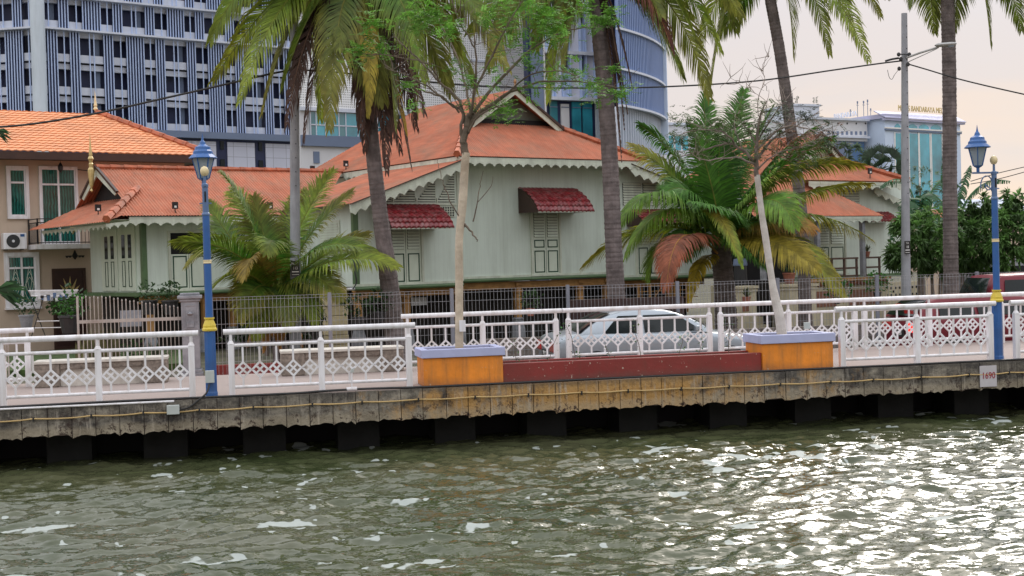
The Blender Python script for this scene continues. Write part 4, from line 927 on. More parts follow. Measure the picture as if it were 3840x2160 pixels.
m.build('grille', MT['mint_trim'], gw)
m = MB(B); m.box(-2.5, -1.36, -.16, -.0, .87, .93); m.build('window_sill', MT['white'], BH)
m = MB(B); m.box(-.95, .10, -.05, -.002, ZS, 2.1); dd = m.build('front_door', MT['brown'], BH)
m = MB(B); frame_rect(m, -.98, .13, ZS, 2.15, -.0505, .09, .03); m.build('door_frame', MT['fascia'], dd)
m = MB(B)
for k, (a, L) in enumerate(((-.7, .5), (-.32, .62), (.05, .66), (.42, .62), (.8, .5), (1.05, .35), (-1.0, .35))):
    p = Vector((-.42, -.06, 1.25)); d = Vector((math.sin(a), 0, math.cos(a))); b = Vector((math.cos(a), 0, -math.sin(a)))*.045
    m.add([p, p+d*L*.45+b, p+d*L, p+d*L*.45-b], [(0, 1, 2, 3)])
m.build('leaf_ornament', MT['gold'], dd)
# balcony
m = MB(B); m.box(-1.72, .62, -1.0, -.001, 2.78, 2.93); bs = m.build('balcony_slab', MT['white'], BH)
m = MB(B)
for a, b in (((-1.66, -.95), (.56, -.95)), ((-1.66, -.95), (-1.66, -.02)), ((.56, -.95), (.56, -.02))):
    for z in (2.98, 3.62, 3.74): m.bar((*a, z), (*b, z), .03)
    L = math.dist(a, b); k = int(L/.115)
    for i in range(k+1):
        x = a[0]+(b[0]-a[0])*i/k; y = a[1]+(b[1]-a[1])*i/k; m.bar((x, y, 2.94), (x, y, 3.62 if i % k else 3.76), .014 if i % k else .04)
m.build('balcony_railing', MT['black'], bs)
m = MB(B)
for u in (-.55, .28): m.lathe([(.01, -.16), (.07, -.05), (.075, .05), (.01, .16)], (u, -.97, 3.4), 8)
m.box(-1.0, .3, -.965, -.955, 3.64, 3.72); m.build('gold_ornament', MT['gold'], bs)
# air conditioner
t = fthing('air_conditioner', 'white air conditioner unit on the beige wall left of the balcony', 'air conditioner', B, -2.2, -.2, 2.8)
m = MB(B); m.box(-2.56, -1.83, -.36, -.08, 2.80, 3.32); m.build('casing', MT['white'], t, bevel=.02)
m = MB(B); m.tube([(-2.26, -.375, 3.06), (-2.26, -.361, 3.06)], .21, 24); m.build('fan_grille', MT['plastic'], t)
m = MB(B); m.tube([(-2.26, -.385, 3.06), (-2.26, -.376, 3.06)], .045, 12); m.build('hub', MT['offwhite'], t)
m = MB(B); m.box(-2.03, -1.90, -.366, -.361, 3.20, 3.28); m.build('badge', MT['lampblue'], t)
m = MB(B); m.bar((-2.45, -.35, 2.78), (-2.45, 0, 2.78), .03); m.bar((-1.95, -.35, 2.78), (-1.95, 0, 2.78), .03); m.build('bracket', MT['black'], t)
# wall lamps
t = fthing('wall_floodlight', 'small black floodlight on a bracket under the eave of the beige house', 'floodlight', B, .4, -.3, 5.2)
m = MB(B); m.box(.32, .52, -.5, -.38, 5.28, 5.38); m.build('head', MT['black'], t); m = MB(B); m.bar((-.02, -.02, 5.4), (.4, -.42, 5.32), .03); m.build('arm', MT['black'], t)
t = fthing('ceiling_fan', 'dark multi-armed lamp hanging under the balcony', 'lamp', B, -.35, -.5, 2.6)
m = MB(B); m.lathe([(.02, .18), (.05, .1), (.1, .0), (.02, -.12)], (-.35, -.5, 2.55), 10); m.build('body', MT['black'], t)
m = MB(B)
for k in range(5):
    a = 2*PI*k/5; m.bar((-.35, -.5, 2.56), (-.35+.24*math.cos(a), -.5+.24*math.sin(a), 2.52), .02); m.lathe([(.03, -.03), (.06, .04)], (-.35+.26*math.cos(a), -.5+.26*math.sin(a), 2.52), 8)
m.build('arm', MT['plastic'], t)
t = fthing('pendant_lamp', 'small dark lantern hanging from the eave above the balcony door', 'lamp', B, -.72, -.5, 5.3)
m = MB(B); m.bar((-.72, -.5, 5.52), (-.72, -.5, 5.7), .01); m.build('chain', MT['black'], t); m = MB(B); m.lathe([(.02, .2), (.09, .08), (.08, -.04), (.02, -.12)], (-.72, -.5, 5.38), 6); m.build('lantern', MT['black'], t)
# ================================================================ garden at the left
zg = -.32
m = MB(Q); m.box(-12, 2.1, 13.5, 22, ZS-.1, zg-.02); tag(m.build('lawn', MT['lawn'], base=(0, 12, ZS)), kind='structure')
t = fthing('gatepost', 'grey painted masonry gatepost with a moulded cap, left of the mesh fence', 'gatepost', Q, Q.v(730, 1427, 8.3)[0], 8.3, -.4)
s_ = Q.v(722, 1427, 8.3)[0]; zb = Q.v(730, 1427, 8.3)[1]; zt = Q.v(722, 1098, 8.3)[1]
def sqb(m, s, n, w, z0, z1): m.box(s-w/2, s+w/2, n-w/2, n+w/2, z0, z1)
m = MB(Q); sqb(m, s_, 8.3, .36, zb+.25, zt-.18); m.build('shaft', MT['greystone'], t, bevel=.012)
m = MB(Q); sqb(m, s_, 8.3, .46, zb-.1, zb+.18); sqb(m, s_, 8.3, .42, zb+.18, zb+.25); m.build('plinth', MT['greystone'], t, bevel=.015)
m = MB(Q); sqb(m, s_, 8.3, .42, zt-.18, zt-.12); sqb(m, s_, 8.3, .50, zt-.12, zt-.05); sqb(m, s_, 8.3, .40, zt-.05, zt); m.build('cap', MT['greystone'], t, bevel=.015)
m = MB(Q); frame_rect(m, s_-.12, s_+.12, zt-.75, zt-.25, 8.119, .02, .01); m.box(s_-.08, s_+.08, 8.10, 8.118, zt-.72, zt-.62); m.lathe([(.05, 0), (.06, .02), (.02, .05)], (s_, 8.115, zt-.45), 8); m.build('relief', MT['greystone'], t)
# picket fence (iron bars of uneven height)
t = fthing('picket_fence', 'weathered iron picket fence of uneven height, left of the grey gatepost', 'fence', Q, 1, 8.3, ZS)
for i in range(27):
    px = 292+i*15.0; py = 1112+40*max(0, (i-8)/19)**.8+ (4 if i % 2 else 0); s, z = Q.v(px, py, 8.35)
    m = MB(Q); m.tube([(s, 8.35, ZS), (s, 8.35, z-.03)], .010, 5); m.lathe([(.008, -.04), (.016, -.02), (.014, 0), (.003, .02)], (s, 8.35, z), 6); m.build('picket', MT['picket'], t)
sa = Q.v(292, 1200, 8.35)[0]; sb = Q.v(690, 1200, 8.35)[0]
m = MB(Q); z1 = Q.v(450, 1203, 8.35)[1]; m.box(sa, sb, 8.34, 8.36, z1-.03, z1+.04); m.build('rail', MT['picket'], t); m = MB(Q); m.box(sa, sb, 8.34, 8.36, ZS+.15, ZS+.2); m.build('rail', MT['picket'], t)
m = MB(Q); m.bar((sa, 8.35, ZS), (sa, 8.35, Q.v(292, 1112, 8.35)[1]), .04); m.build('end_post', MT['picket'], t)
# second short fence piece at the far left
t = fthing('garden_fence', 'grey slatted garden fence at the far left edge', 'fence', Q, -2, 8.3, ZS)
for i in range(6):
    s = Q.v(-20+i*9, 1150, 8.35)[0]; m = MB(Q); m.box(s-.012, s+.012, 8.34, 8.36, ZS, .78); m.build('picket', MT['picket'], t)
# drying rack
t = fthing('drying_rack', 'white folding clothes rack with small pegged items, in front of the beige house', 'clothes rack', Q, -.3, 10.5, zg)
def qp(px, py, n): s, z = Q.v(px, py, n); return (s, n, z)
m = MB(Q); a = qp(108, 1090, 10.2); b = qp(292, 1088, 10.2); a2 = qp(115, 1110, 10.9); b2 = qp(285, 1110, 10.9)
for p, q in ((a, b), (a2, b2), (a, a2), (b, b2)): m.tube([p, q], .013, 6)
for k in range(1, 6): f = k/6; m.tube([Vector(a).lerp(Vector(a2), f), Vector(b).lerp(Vector(b2), f)], .006, 5)
m.build('top_frame', MT['white'], t)
m = MB(Q)
for p, q in (((105, 1090), (172, 1265)), ((165, 1110), (118, 1262)), ((292, 1092), (250, 1262)), ((240, 1110), (300, 1240))): m.tube([qp(*p, 10.4), qp(*q, 10.5)], .011, 6)
m.build('leg', MT['plastic'], t)
m = MB(Q); m.tube([qp(138, 1205, 10.4), qp(240, 1203, 10.4)], .012, 6); m.tube([qp(130, 1230, 10.4), qp(235, 1228, 10.4)], .012, 6); m.build('lower_shelf', MT['white'], t)
rr0 = random.Random(3)
for k in range(16):
    px = 150+k*7+rr0.uniform(-3, 3); p = Vector(qp(px, 1098+rr0.uniform(0, 16), 10.4)); m = MB(Q); w_ = .035; h_ = rr0.uniform(.06, .12)
    m.box(p.x-w_, p.x+w_, p.y-.006, p.y+.006, p.z-h_, p.z); tag(m.build('pegged_cloth', [MT['offwhite'], MT['plastic'], MT['lampblue2']][k % 3]), None)
    o = COL.objects[-1]; o.parent = t; o.matrix_parent_inverse = W(t).inverted()
for (px, py, n, r_, kd, lb, mt, sc) in ((100, 1228, 10.9, .16, 'bushy', 'small flowering plant in a grey pot against the beige wall', 'greystone', .8), (262, 1250, 9.6, .22, 'bright', 'bright green fern in a dark pot behind the picket fence', 'plastic', 1.0),
      (250, 1215, 11, .12, 'bushy', 'tall dark shrub in front of the brown door', 'plastic', 1.4), (318, 1258, 9.0, .2, 'snake', 'snake plant in the leftmost pale green pot behind the pickets', 'potgreen', 1), (362, 1258, 9.0, .2, 'snake', 'snake plant in the middle pale green pot behind the pickets', 'potgreen', 1.15),
      (415, 1258, 9.0, .2, 'snake', 'snake plant in the rightmost pale green pot behind the pickets', 'potgreen', 1.2), (482, 1262, 9.1, .2, 'bushy', 'dark bushy pot plant behind the middle of the picket fence', 'plastic', 1.1), (585, 1262, 9.0, .2, 'spiky', 'spiky yellow-green plant behind the right end of the picket fence', 'plastic', 1.7),
      (640, 1180, 13.0, .2, 'bushy', 'broad leafy shrub under the house left of the gatepost', 'plastic', 1.0), (560, 1180, 13.2, .2, 'bushy', 'leafy shrub under the house behind the picket fence', 'plastic', .9),
      (1345, 1235, 10, .16, 'bushy', 'variegated shrub behind the mesh fence beside the ochre post', 'plastic', 1.1), (1420, 1215, 10.5, .16, 'bushy', 'tall variegated shrub behind the mesh fence left of the leaning palm', 'plastic', 1.1),
      (1990, 1185, 9.6, .1, 'bushy', 'dry twiggy shrub behind the mesh fence beside the middle ochre post', 'pot', .9), (3140, 1140, 12, .1, 'bright', 'small light green shrub in front of the vented wall', 'plastic', 1.2), (3290, 1120, 12, .1, 'bright', 'light green weedy shrub left of the right utility pole', 'plastic', 1.1),
      (2800, 1140, 10.5, .1, 'spiky', 'dark cactus-like plant below the stair pier', 'pot', 1.0)):
    s, z = Q.v(px, py, n); potted(s, n, max(z, ZS+.001) if n > 9.3 else ZS+.14, r_, kd, lb, Q, mt, sc)
m = MB(Q); s, z = Q.v(490, 1190, 9.3); m.box(s-.22, s+.22, 9.3, 9.36, z-.2, z+.15); tag(m.build('grey_slab', MT['greystone']), 'grey slab standing among the pots behind the picket fence', 'slab')
# overhanging leaves at the far left edge
for (px, py, L, lb) in ((-25, 1090, 1.0, 'dark green drooping leaves at the far left edge, level with the lower window'), (-20, 500, .5, 'small green twig of leaves at the far left edge, level with the orange roof')):
    t = thing('leafy_branch', lb, 'plant', AY(px, py, 29)); r1 = random.Random(5); m = MB(); p0 = Vector(AY(px, py, 29))
    for k in range(26):
        a = r1.uniform(-.6, .5); d = Vector((math.cos(a), r1.uniform(-.3, .3), math.sin(a))).normalized(); p = p0+d*r1.uniform(0, .25)*L; c = r1.uniform(.5, 1.4); m.col = (.03*c, .09*c, .03*c); l = r1.uniform(.25, .6)*L; b = Vector((0, .2, 1)).cross(d).normalized()*.0; b = Vector((0, 0, .045*L))
        m.add([p, p+d*l*.5+b, p+d*l-Vector((0, 0, .08)), p+d*l*.5-b], [(0, 1, 2, 3)])
    m.build('foliage', MT['leaf'], t)
# ================================================================ mesh fence
t = fthing('mesh_fence', 'galvanised wire mesh fence with grey posts running in front of the timber house', 'fence', Q, 5, 8.1, ZS)
posts = [2.86, 5.42, 8.06, 10.66, 13.2, 15.6, 18.05, 20.6, 23.2]
for s in posts:
    m = MB(Q); m.box(s-.035, s+.035, 8.06, 8.13, ZS, 1.395); m.build('post', MT['postgrey'], t)
for a, b in zip(posts[:-1], posts[1:]):
    m = MB(Q); k = round((b-a)/.085)
    zt_ = 1.36
    for i in range(k+1):
        x = a+.04+(b-a-.08)*i/k; m.bar((x, 8.1, ZS+.05), (x, 8.1, zt_), .006)
    for z in (ZS+.1, ZS+.5, ZS+.9, ZS+1.3, ZS+1.62, zt_-.06, zt_+.0): m.bar((a, 8.09, z), (b, 8.09, z), .007)
    m.build('wire_panel', MT['wire'], t)
# low stone wall at the fence foot
m = MB(Q); m.box(8.7, 24, 8.25, 8.45, ZS-.1, ZS+.75); tag(m.build('low_stone_wall', M('rubble', (.25, .21, .18), .9, .4, 5, dirt=(.08, .06, .05), damt=.7, dscale=3, bump=.6)), 'low rubble wall along the foot of the mesh fence', 'wall')
m = MB(Q); m.box(2.9, 5.2, 8.3, 8.5, ZS-.1, ZS+.42); tag(m.build('red_kerb_wall', MT['redpaint']), 'low dark red wall at the foot of the mesh fence right of the gatepost', 'wall')
# dark planter behind the silver car
m = MB(Q); s0 = Q.v(2140, 1130, 8.6)[0]; s1 = Q.v(2560, 1120, 8.6)[0]; zt_ = Q.v(2350, 1118, 8.6)[1]; m.box(s0, s1, 8.5, 8.8, ZS, zt_); tag(m.build('brown_trough', MT['brown']), 'long dark brown planting trough behind the silver car', 'trough')
# timber trellis panel under the right bay
t = thing('trellis', 'brown timber trellis with crossing bars beneath the right bay of the house', 'trellis', H.w(4.4, -.9, ZS), H.az)
m = MB(H)
for u in (3.55, 4.05, 5.15, 5.7): m.box(u-.03, u+.03, -.93, -.87, .1, 1.1)
m.build('stile', MT['ochrewood'], t); m = MB(H)
for z in (.35, .6, .85, 1.02): m.bar((3.5, -.9, z), (6.2, -.9, z), .025)
for a, b in (((4.05, .45), (4.6, 1.0)), ((5.15, .45), (4.6, 1.0)), ((4.05, .45), (5.15, .45)), ((4.3, .45), (4.3, .8)), ((4.9, .45), (4.9, .8)), ((5.4, .2), (5.4, 1.0)), ((5.9, .2), (5.9, 1.0)), ((3.7, .2), (3.7, 1.0))): m.bar((a[0], -.905, a[1]), (b[0], -.905, b[1]), .022)
m.build('bar', MT['ochrewood'], t)
# ================================================================ car-park tower at the left (thing per building)
T = Fr(AY(155, 500, 130)[:2], 38.0)
TL = T.v(420, 486)[1]; TS = T.v(450, 128)[1]; TE = T.v(1150, 300)[0]; U = .292
print('tower', TL, TS, TE, T.v(1180, 300))
tw = thing('car_park_tower', 'tall car park tower screened with pale blue vertical fins over dark openings', 'building', T.w(0, 0, ZS), T.az)
fl = (TS-TL)/3; SC = fl/3.12
m = MB(T); m.box(-.3, TE+.7, 1.6, 14, TL-6, 60); m.build('dark_core', MT['navy'], tw)
for k in range(-1, 9):
    z = TL+.25+k*fl
    if k < 0: continue
    m = MB(T); m.box(-.3, TE+.6, .42, .75, z-.12, z+.62*SC); m.build('parapet', MT['towerwhite'], tw)
    m = MB(T); m.box(-.3, TE+.6, .7, 1.1, z-.80*SC, z-.28*SC); m.build('edge_beam', MT['towerwhite'], tw)
    m = MB(T); m.box(-.3, TE+.6, .8, 1.5, z-.26*SC, z-.13); m.build('slab', MT['shade'], tw)
    for j in range(9):
        u = 1.6+j*4.4; m = MB(T); m.box(u, u+.42, 1.15, 1.5, z+.62*SC, z+fl-.75*SC); m.build('column', MT['slate'], tw)
pat = [0, 1, 2, 3, 4, 5, 6, 8.4, 10.5, 11.5, 12.5, 13.5, 17, 18.5, 22, 23, 24, 25, 27.8]
grp = [(0, 6), (10.5, 13.5), (22, 25)]
def fins(z0, z1, off, name):
    m = MB(T); p = -30*U+off
    while p < TE+1:
        for q in pat:
            x = p+q*U
            if .9 < x < TE: m.box(x, x+.105, .17, .24, z0, z1)
        for a, c in grp:
            x0 = max(.9, p+a*U); x1 = min(TE, p+c*U+.1)
            if x1 > x0: b = MB(T); b.box(x0, x1, .32, .38, z0+.05, z1-.05); b.build('screen_backing', MT['navy'], tw)
        p += 30*U
    m.build(name, MT['bluemetal'], tw)
off = T.v(185, 300)[0]
fins(TL+.15, TS-.12, off-3*U, 'fin_screen'); fins(TS+.14, TS+fl-.12, off+12*U, 'fin_screen'); fins(TS+fl+.14, TS+4*fl, off-3*U, 'fin_screen')
for z in (TS, TS+fl): m = MB(T); m.box(.2, TE+.5, -.35, .7, z-.09, z+.09); m.build('ledge', MT['towerwhite'], tw)
m = MB(T); m.box(.3, TE+.5, -.4, .8, TL-.55, TL+.12); m.build('base_ledge', MT['slate'], tw)
m = MB(T); m.tube([(0, 0, -1), (0, 0, 60)], .68, 24); m.build('corner_column', MT['towercol'], tw)
# lower storey with gridded panels
m = MB(T); m.box(.3, TE+1.0, .45, 1.2, TL-9, TL-.56); m.build('base_wall', MT['navy'], tw)
x = T.v(555, 560)[0]
for w_ in (T.v(665, 560)[0]-x,)*4:
    m = MB(T); m.box(x, x+w_, .3, .44, TL-8, TL-.8); m.build('panel', MT['panelgrid'], tw)
    m = MB(T); m.box(x+w_+.5, x+w_+.9, .3, .44, TL-1.6, TL-.7); m.box(x+w_+.45, x+w_+.95, .32, .44, TL-8, TL-2.6) ; m.build('dark_window', MT['glassdark'], tw)
    x += w_+1.3
m = MB(T); x = T.v(730, 560)[0]; 
# the shorter left face beyond the column
T2 = Fr(T.w(0, 0, 0)[:2], -11.0)
m = MB(T2); m.box(-14, -.3, 1.6, 4, -1, 60); m.build('dark_core', MT['navy'], tw)
for k in range(0, 8):
    z = TL+.25+k*fl; m = MB(T2); m.box(-14, -.3, .42, .75, z-.12, z+.62*SC); m.build('parapet', MT['towerwhite'], tw); m = MB(T2); m.box(-14, -.3, .7, 1.1, z-.80*SC, z-.28*SC); m.build('edge_beam', MT['towerwhite'], tw)
for z0, z1, o_ in ((TL+.15, TS-.12, -8.2), (TS+.14, TS+fl-.12, -5), (TS+fl+.14, TS+4*fl, -8.2)):
    m = MB(T2)
    for p in (o_-30*U, o_, o_+30*U):
        for q in pat:
            x = p+q*U+4.6
            if -12 < x < -.75: m.box(x, x+.105, .17, .24, z0, z1)
        for a, c in grp:
            x0 = max(-12, p+a*U+4.6); x1 = min(-.8, p+c*U+4.7)
            if x1 > x0: b = MB(T2); b.box(x0, x1, .32, .38, z0+.05, z1-.05); b.build('screen_backing', MT['navy'], tw)
    m.build('fin_screen', MT['bluemetal'], tw)
for z in (TS, TS+fl): m = MB(T2); m.box(-13, -.2, -.35, .7, z-.09, z+.09); m.build('ledge', MT['towerwhite'], tw)
# ================================================================ white perforated block
PB = Fr(AY(1200, 450, 118)[:2], 37.0)
pb = thing('perforated_building', 'white building clad in a finely perforated screen above a ribbon of teal windows', 'building', PB.w(5, 0, ZS), PB.az)
u0 = PB.v(1128, 450)[0]; u1 = PB.v(1992, 300)[0]; zs = PB.v(1270, 408)[1]; zw = PB.v(1270, 510)[1]; zj = PB.v(1900, 238)[1]
m = MB(PB); m.box(u0, u1, .2, .9, -1, 60); m.build('wall', MT['offwhite'], pb)
m = MB(PB); m.box(u0, u1, -.1, .15, zs, zj-.1); m.build('screen', MT['perf'], pb); m = MB(PB); m.box(u0, u1, -.1, .15, zj+.1, 60); m.build('screen', MT['perf'], pb)
m = MB(PB); m.box(u0, u1, -.2, .18, zj-.1, zj+.1); m.build('band', MT['towerwhite'], pb); m = MB(PB); m.box(u0, u1, -.2, .18, zs-.3, zs); m.build('band', MT['towerwhite'], pb)
wa = PB.v(1165, 460)[0]; wb = PB.v(1500, 460)[0]; z1 = zs-.35; z0 = zw
k = 0; x = wa
while x < wb:
    wd = [.55, .9, 1.35, .7, 1.2, .6][k % 6]
    m = MB(PB); m.box(x, x+wd, .05, .19, z0, z1); f_ = m.build('window', MT['cyanglass'] if k % 3 else MT['teal'], pb)
    m = MB(PB); m.box(x-.06, x+.03, -.02, .04, z0, z1); m.box(x, x+wd, -.02, .04, z0+(z1-z0)*.42, z0+(z1-z0)*.42+.1); m.build('frame', MT['towerwhite'], f_); x += wd; k += 1
m = MB(PB); m.box(u0, wb+4, -.15, .18, zw-.95, zw-.02); m.build('spandrel', MT['slate'], pb)
m = MB(PB); m.box(PB.v(1165, 560)[0], PB.v(1165, 560)[0]+.05, .15, .19, 0, 1)
lu = MB(PB); a = PB.v(1870, 300)[0]; b = PB.v(1988, 300)[0]
for i in range(40): z = zs+.1+i*.22; lu.box(a, b, -.22, -.12, z, z+.12)
lu.build('louvre_band', MT['offwhite'], pb)
m = MB(PB); m.box(PB.v(1178, 560)[0], PB.v(1200, 560)[0], .1, .19, zw-2.4, zw-1.4); m.build('dark_window', MT['slate'], pb)
# ================================================================ glass office with a curved finned drum
D = Fr(AY(2040, 400, 115)[:2], 28.0)
db = thing('glass_office', 'office tower with dark framed teal glazing and a curved end wrapped in blue metal fins', 'building', D.w(5, 0, ZS), D.az)
zA = D.v(2150, 372)[1]; zB = D.v(2150, 200)[1]; zC = D.v(2150, 540)[1]; ue = D.v(2330, 400)[0]
m = MB(D); m.box(-1.2, ue, .4, 1.2, -1, 60); m.build('core', MT['navy'], db)
m = MB(D); m.box(-1.0, -.1, -.2, .38, -1, 60); m.build('corner_column', MT['slate'], db)
m = MB(D); m.box(-.05, .1, -.25, .38, -1, 60); m.build('white_column', MT['offwhite'], db)
h_ = zB-zA
for z in (zA, zB, zB+h_, zB+2*h_): m = MB(D); m.box(.1, ue, -.35, .38, z-.14, z+.14); m.build('ledge', MT['towerwhite'], db)
for k in range(3):
    z0 = zA+.15+k*h_; z1 = zA-.15+(k+1)*h_; m = MB(D); x = .3; i = 0
    for wd, kind in ((.9, 0), (.8, 1), (.7, 0), (1.1, 1), (.5, 0), (.9, 1), (.9, 0)):
        m = MB(D); m.box(x, x+wd-.12, .1+.1*kind, .37, z0, z1 if kind else z0+(z1-z0)*.6); m.build('panel', MT['panelwhite'] if kind else MT['bluemetal'], db); x += wd
        m = MB(D); m.box(x-.1, x, -.1, .36, z0, z1); m.build('fin', MT['bluemetal'], db)
x = D.v(2070, 450)[0]
for a, b, mt_ in ((2068, 2096, 'teal'), (2110, 2140, 'offwhite'), (2152, 2184, 'cyanglass'), (2192, 2226, 'cyanglass'), (2240, 2258, 'towercol'), (2266, 2300, 'cyanglass')):
    ua, ub = D.v(a, 450)[0], D.v(b, 450)[0]; m = MB(D); m.box(ua, ub, .2, .37, zC-6, zA-.2 if mt_ != 'offwhite' else zA-.4); w_ = m.build('window', MT[mt_], db)
    m = MB(D)
    for z in (zC-3, zC+.4, zC+3.1): m.box(ua, ub, .15, .195, z, z+.07)
    m.build('transom', MT['slate'], w_)
p = np.array(AY(2322, 400, 112)[:2]); az = 57.0; zD = Fr(p, az).v(2322, 396)[1]; zR = [zD, zD+3.0, zD+6.3, zD+9.6, zD+12.9]
for k in range(9):
    f = Fr(p, az); L = 1.45
    m = MB(f); m.box(0, L, .5, 1.1, -1, 60); m.build('drum_core', MT['navy'], db)
    m = MB(f); m.box(-.02, L+.02, .12, .18, zD+.02, 60); m.build('drum_skin', MT['skin'], db)
    m = MB(f)
    for j in range(4): m.box(L*j/4, L*j/4+.13, -.12, .12, zD+.05, 60)
    m.build('drum_fin', MT['drumfin'], db)
    m = MB(f)
    for z in zR: m.box(-.03, L+.03, -.3, .1, z-.09, z+.09)
    m.build('drum_ring', MT['towerwhite'], db)
    m = MB(f)
    for j in range(3): m.box(L*j/3, L*j/3+.09, .2, .49, -1, zD-.05)
    m.build('mullion', MT['towerwhite'], db)
    m = MB(f); m.box(0, L, .45, .495, -1, zD-.1); m.build('drum_glazing', MT['teal'], db)
    p = p+f.d[:2]*L; az += 2.6
m = MB(f); m.box(L-.1, L+.35, -.4, .6, zD-3.2, 60); m.build('end_fin', MT['paleblue'], db)
# ================================================================ far blocks
def block(px0, px1, py, Y, az, mat, label, name='building', top=True, depth=8):
    f = Fr(AY(px0, py, Y)[:2], az); u1 = f.v(px1, py)[0]; zt = f.v((px0+px1)/2, py)[1]
    t = thing(name, label, 'building', f.w(u1/2, 0, ZS), f.az); m = MB(f); m.box(0, u1, 0, depth, -2, zt); m.build('wall', MT[mat], t)
    m = MB(f); m.box(-.2, u1+.2, -.25, depth, zt, zt+.35); m.build('parapet', MT['towerwhite'], t); return f, t, u1, zt
f, t, u1, zt = block(2490, 2610, 470, 190, 30, 'offwhite', 'small white block glimpsed between the curved office and the short palm')
m = MB(f)
for i in range(3): m.box(.6+i*1.3, 1.5+i*1.3, -.05, -.01, zt-3.5, zt-1.5)
m.build('window', MT['cyanglass'], t)
f, t, u1, zt = block(2975, 3072, 398, 230, 25, 'towerwhite', 'tall pale block behind the bare tree, left of the council building')
m = MB(f); m.box(1.6, 3.6, -.08, -.01, zt-5, zt-2.4); m.build('window', MT['blueglass'], t)
for i in range(5): m = MB(f); m.tube([(.4+i*.25, 2, zt), (.4+i*.25, 2, zt+1.5+(i*7 % 3))], .05, 4); m.build('antenna', MT['plastic'], t)
# council building
MBR = Fr(AY(3318, 480, 170)[:2], 36.0); MBL = Fr(AY(3318, 480, 170)[:2], -57.0)
cb = thing('council_building', 'pale blue council building with tall cyan windows and a lettered lavender parapet', 'building', MBR.w(3, 0, ZS), MBR.az)
ur = MBR.v(3600, 450)[0]; zt = MBR.v(3450, 440)[1]; z_par = MBR.v(3450, 452)[1]
ul = MBL.v(3252, 450)[0]
m = MB(MBR); m.box(0, ur, 0, 14, -2, z_par); m.build('wall', MT['paleblue'], cb)
m = MB(MBR); m.prism([(-.6, -.6, z_par), (ur+.5, -.6, z_par), (ur+.5, 1.2, zt+.55), (-.6, 1.2, zt+.55)], (0, 0, .12)); m.box(-.5, ur+.4, -.5, 0, z_par-.25, z_par); m.build('parapet', MT['lavender'], cb)
for i, (a, b) in enumerate(((3356, 3378), (3408, 3441), (3447, 3484), (3492, 3530), (3538, 3570))):
    ua, ub = MBR.v(a, 560)[0], MBR.v(b, 560)[0]; z1 = MBR.v((a+b)/2, 500+i*1.2)[1]; z0 = -1
    m = MB(MBR); m.box(ua, ub, -.06, -.01, z0, z1); w_ = m.build('window', MT['cyanglass'], cb)
    m = MB(MBR); m.box(ua-.16, ua-.0, -.12, -.01, z0, z1+.1); m.box(ub, ub+.16, -.12, -.01, z0, z1+.1); m.build('frame', MT['platewhite'], w_)
    za = MBR.v((a+b)/2, 483+i)[1]; zb = MBR.v((a+b)/2, 464+i)[1]; n = 8
    arc = [(ua, -.06, za), (ub, -.06, za), (ub, -.06, zb-.35)]+[(ub+(ua-ub)*j/n, -.06, zb-.35+.35*math.sin(PI*j/n)) for j in range(1, n)]+[(ua, -.06, zb-.35)]
    m = MB(MBR); m.prism(arc, (0, .05, 0)); m.build('arched_window', MT['cyanglass'], cb)
zb = MBR.v(3400, 490)[1]; m = MB(MBR); m.box(-.1, ur, -.25, -.001, zb-.1, zb+.12); m.build('band', MT['slate'], cb); m = MB(MBR); m.box(-.1, ur, -.3, -.002, zb+.121, zb+.3); m.build('band', MT['platewhite'], cb)
m = MB(MBL); m.box(ul, 0, 0, 1, -2, z_par); m.build('wall', MT['paleblue'], cb)
ua, ub = MBL.v(3257, 560)[0], MBL.v(3271, 560)[0]
m = MB(MBL); m.box(ua, ub, -.06, -.01, -1, MBL.v(3264, 502)[1]); m.box(ua, ub, -.06, -.01, MBL.v(3264, 490)[1], MBL.v(3264, 468)[1]); m.build('window', MT['blueglass'], cb)
m = MB(MBL); m.box(ul-4, .3, -.5, 3, z_par, z_par+.55); m.build('parapet', MT['lavender'], cb)
k_ = MBR.v(3352, 425)[0]; e_ = MBR.v(3600, 428)[0]
text('MAJLIS BANDARAYA MELAKA', 1.02, MT['gold'], MBR, (k_+e_)/2+.6, .9, zt+1.15, 'roof_lettering', cb, sx=.80, ext=.04)
text('BANDARAYA', .95, MT['towerwhite'], MBL, ul-3.4, -.3, z_par+1.05, 'roof_lettering', cb, sx=.7, ext=.04)
for i, (px, h_) in enumerate(((3261, .9), (3288, 2.0), (3311, 2.1), (3326, 2.3), (3337, 1.2))):
    u = MBR.v(px, 420)[0]; m = MB(MBR); m.tube([(u, 3, zt), (u, 3, zt+h_)], .04, 5); m.bar((u-.22, 3, zt+h_*.75), (u+.25, 3, zt+h_*.75), .05); m.box(u-.06, u+.1, 2.95, 3.05, zt+h_*.85, zt+h_); m.build('antenna', MT['slate'], cb)
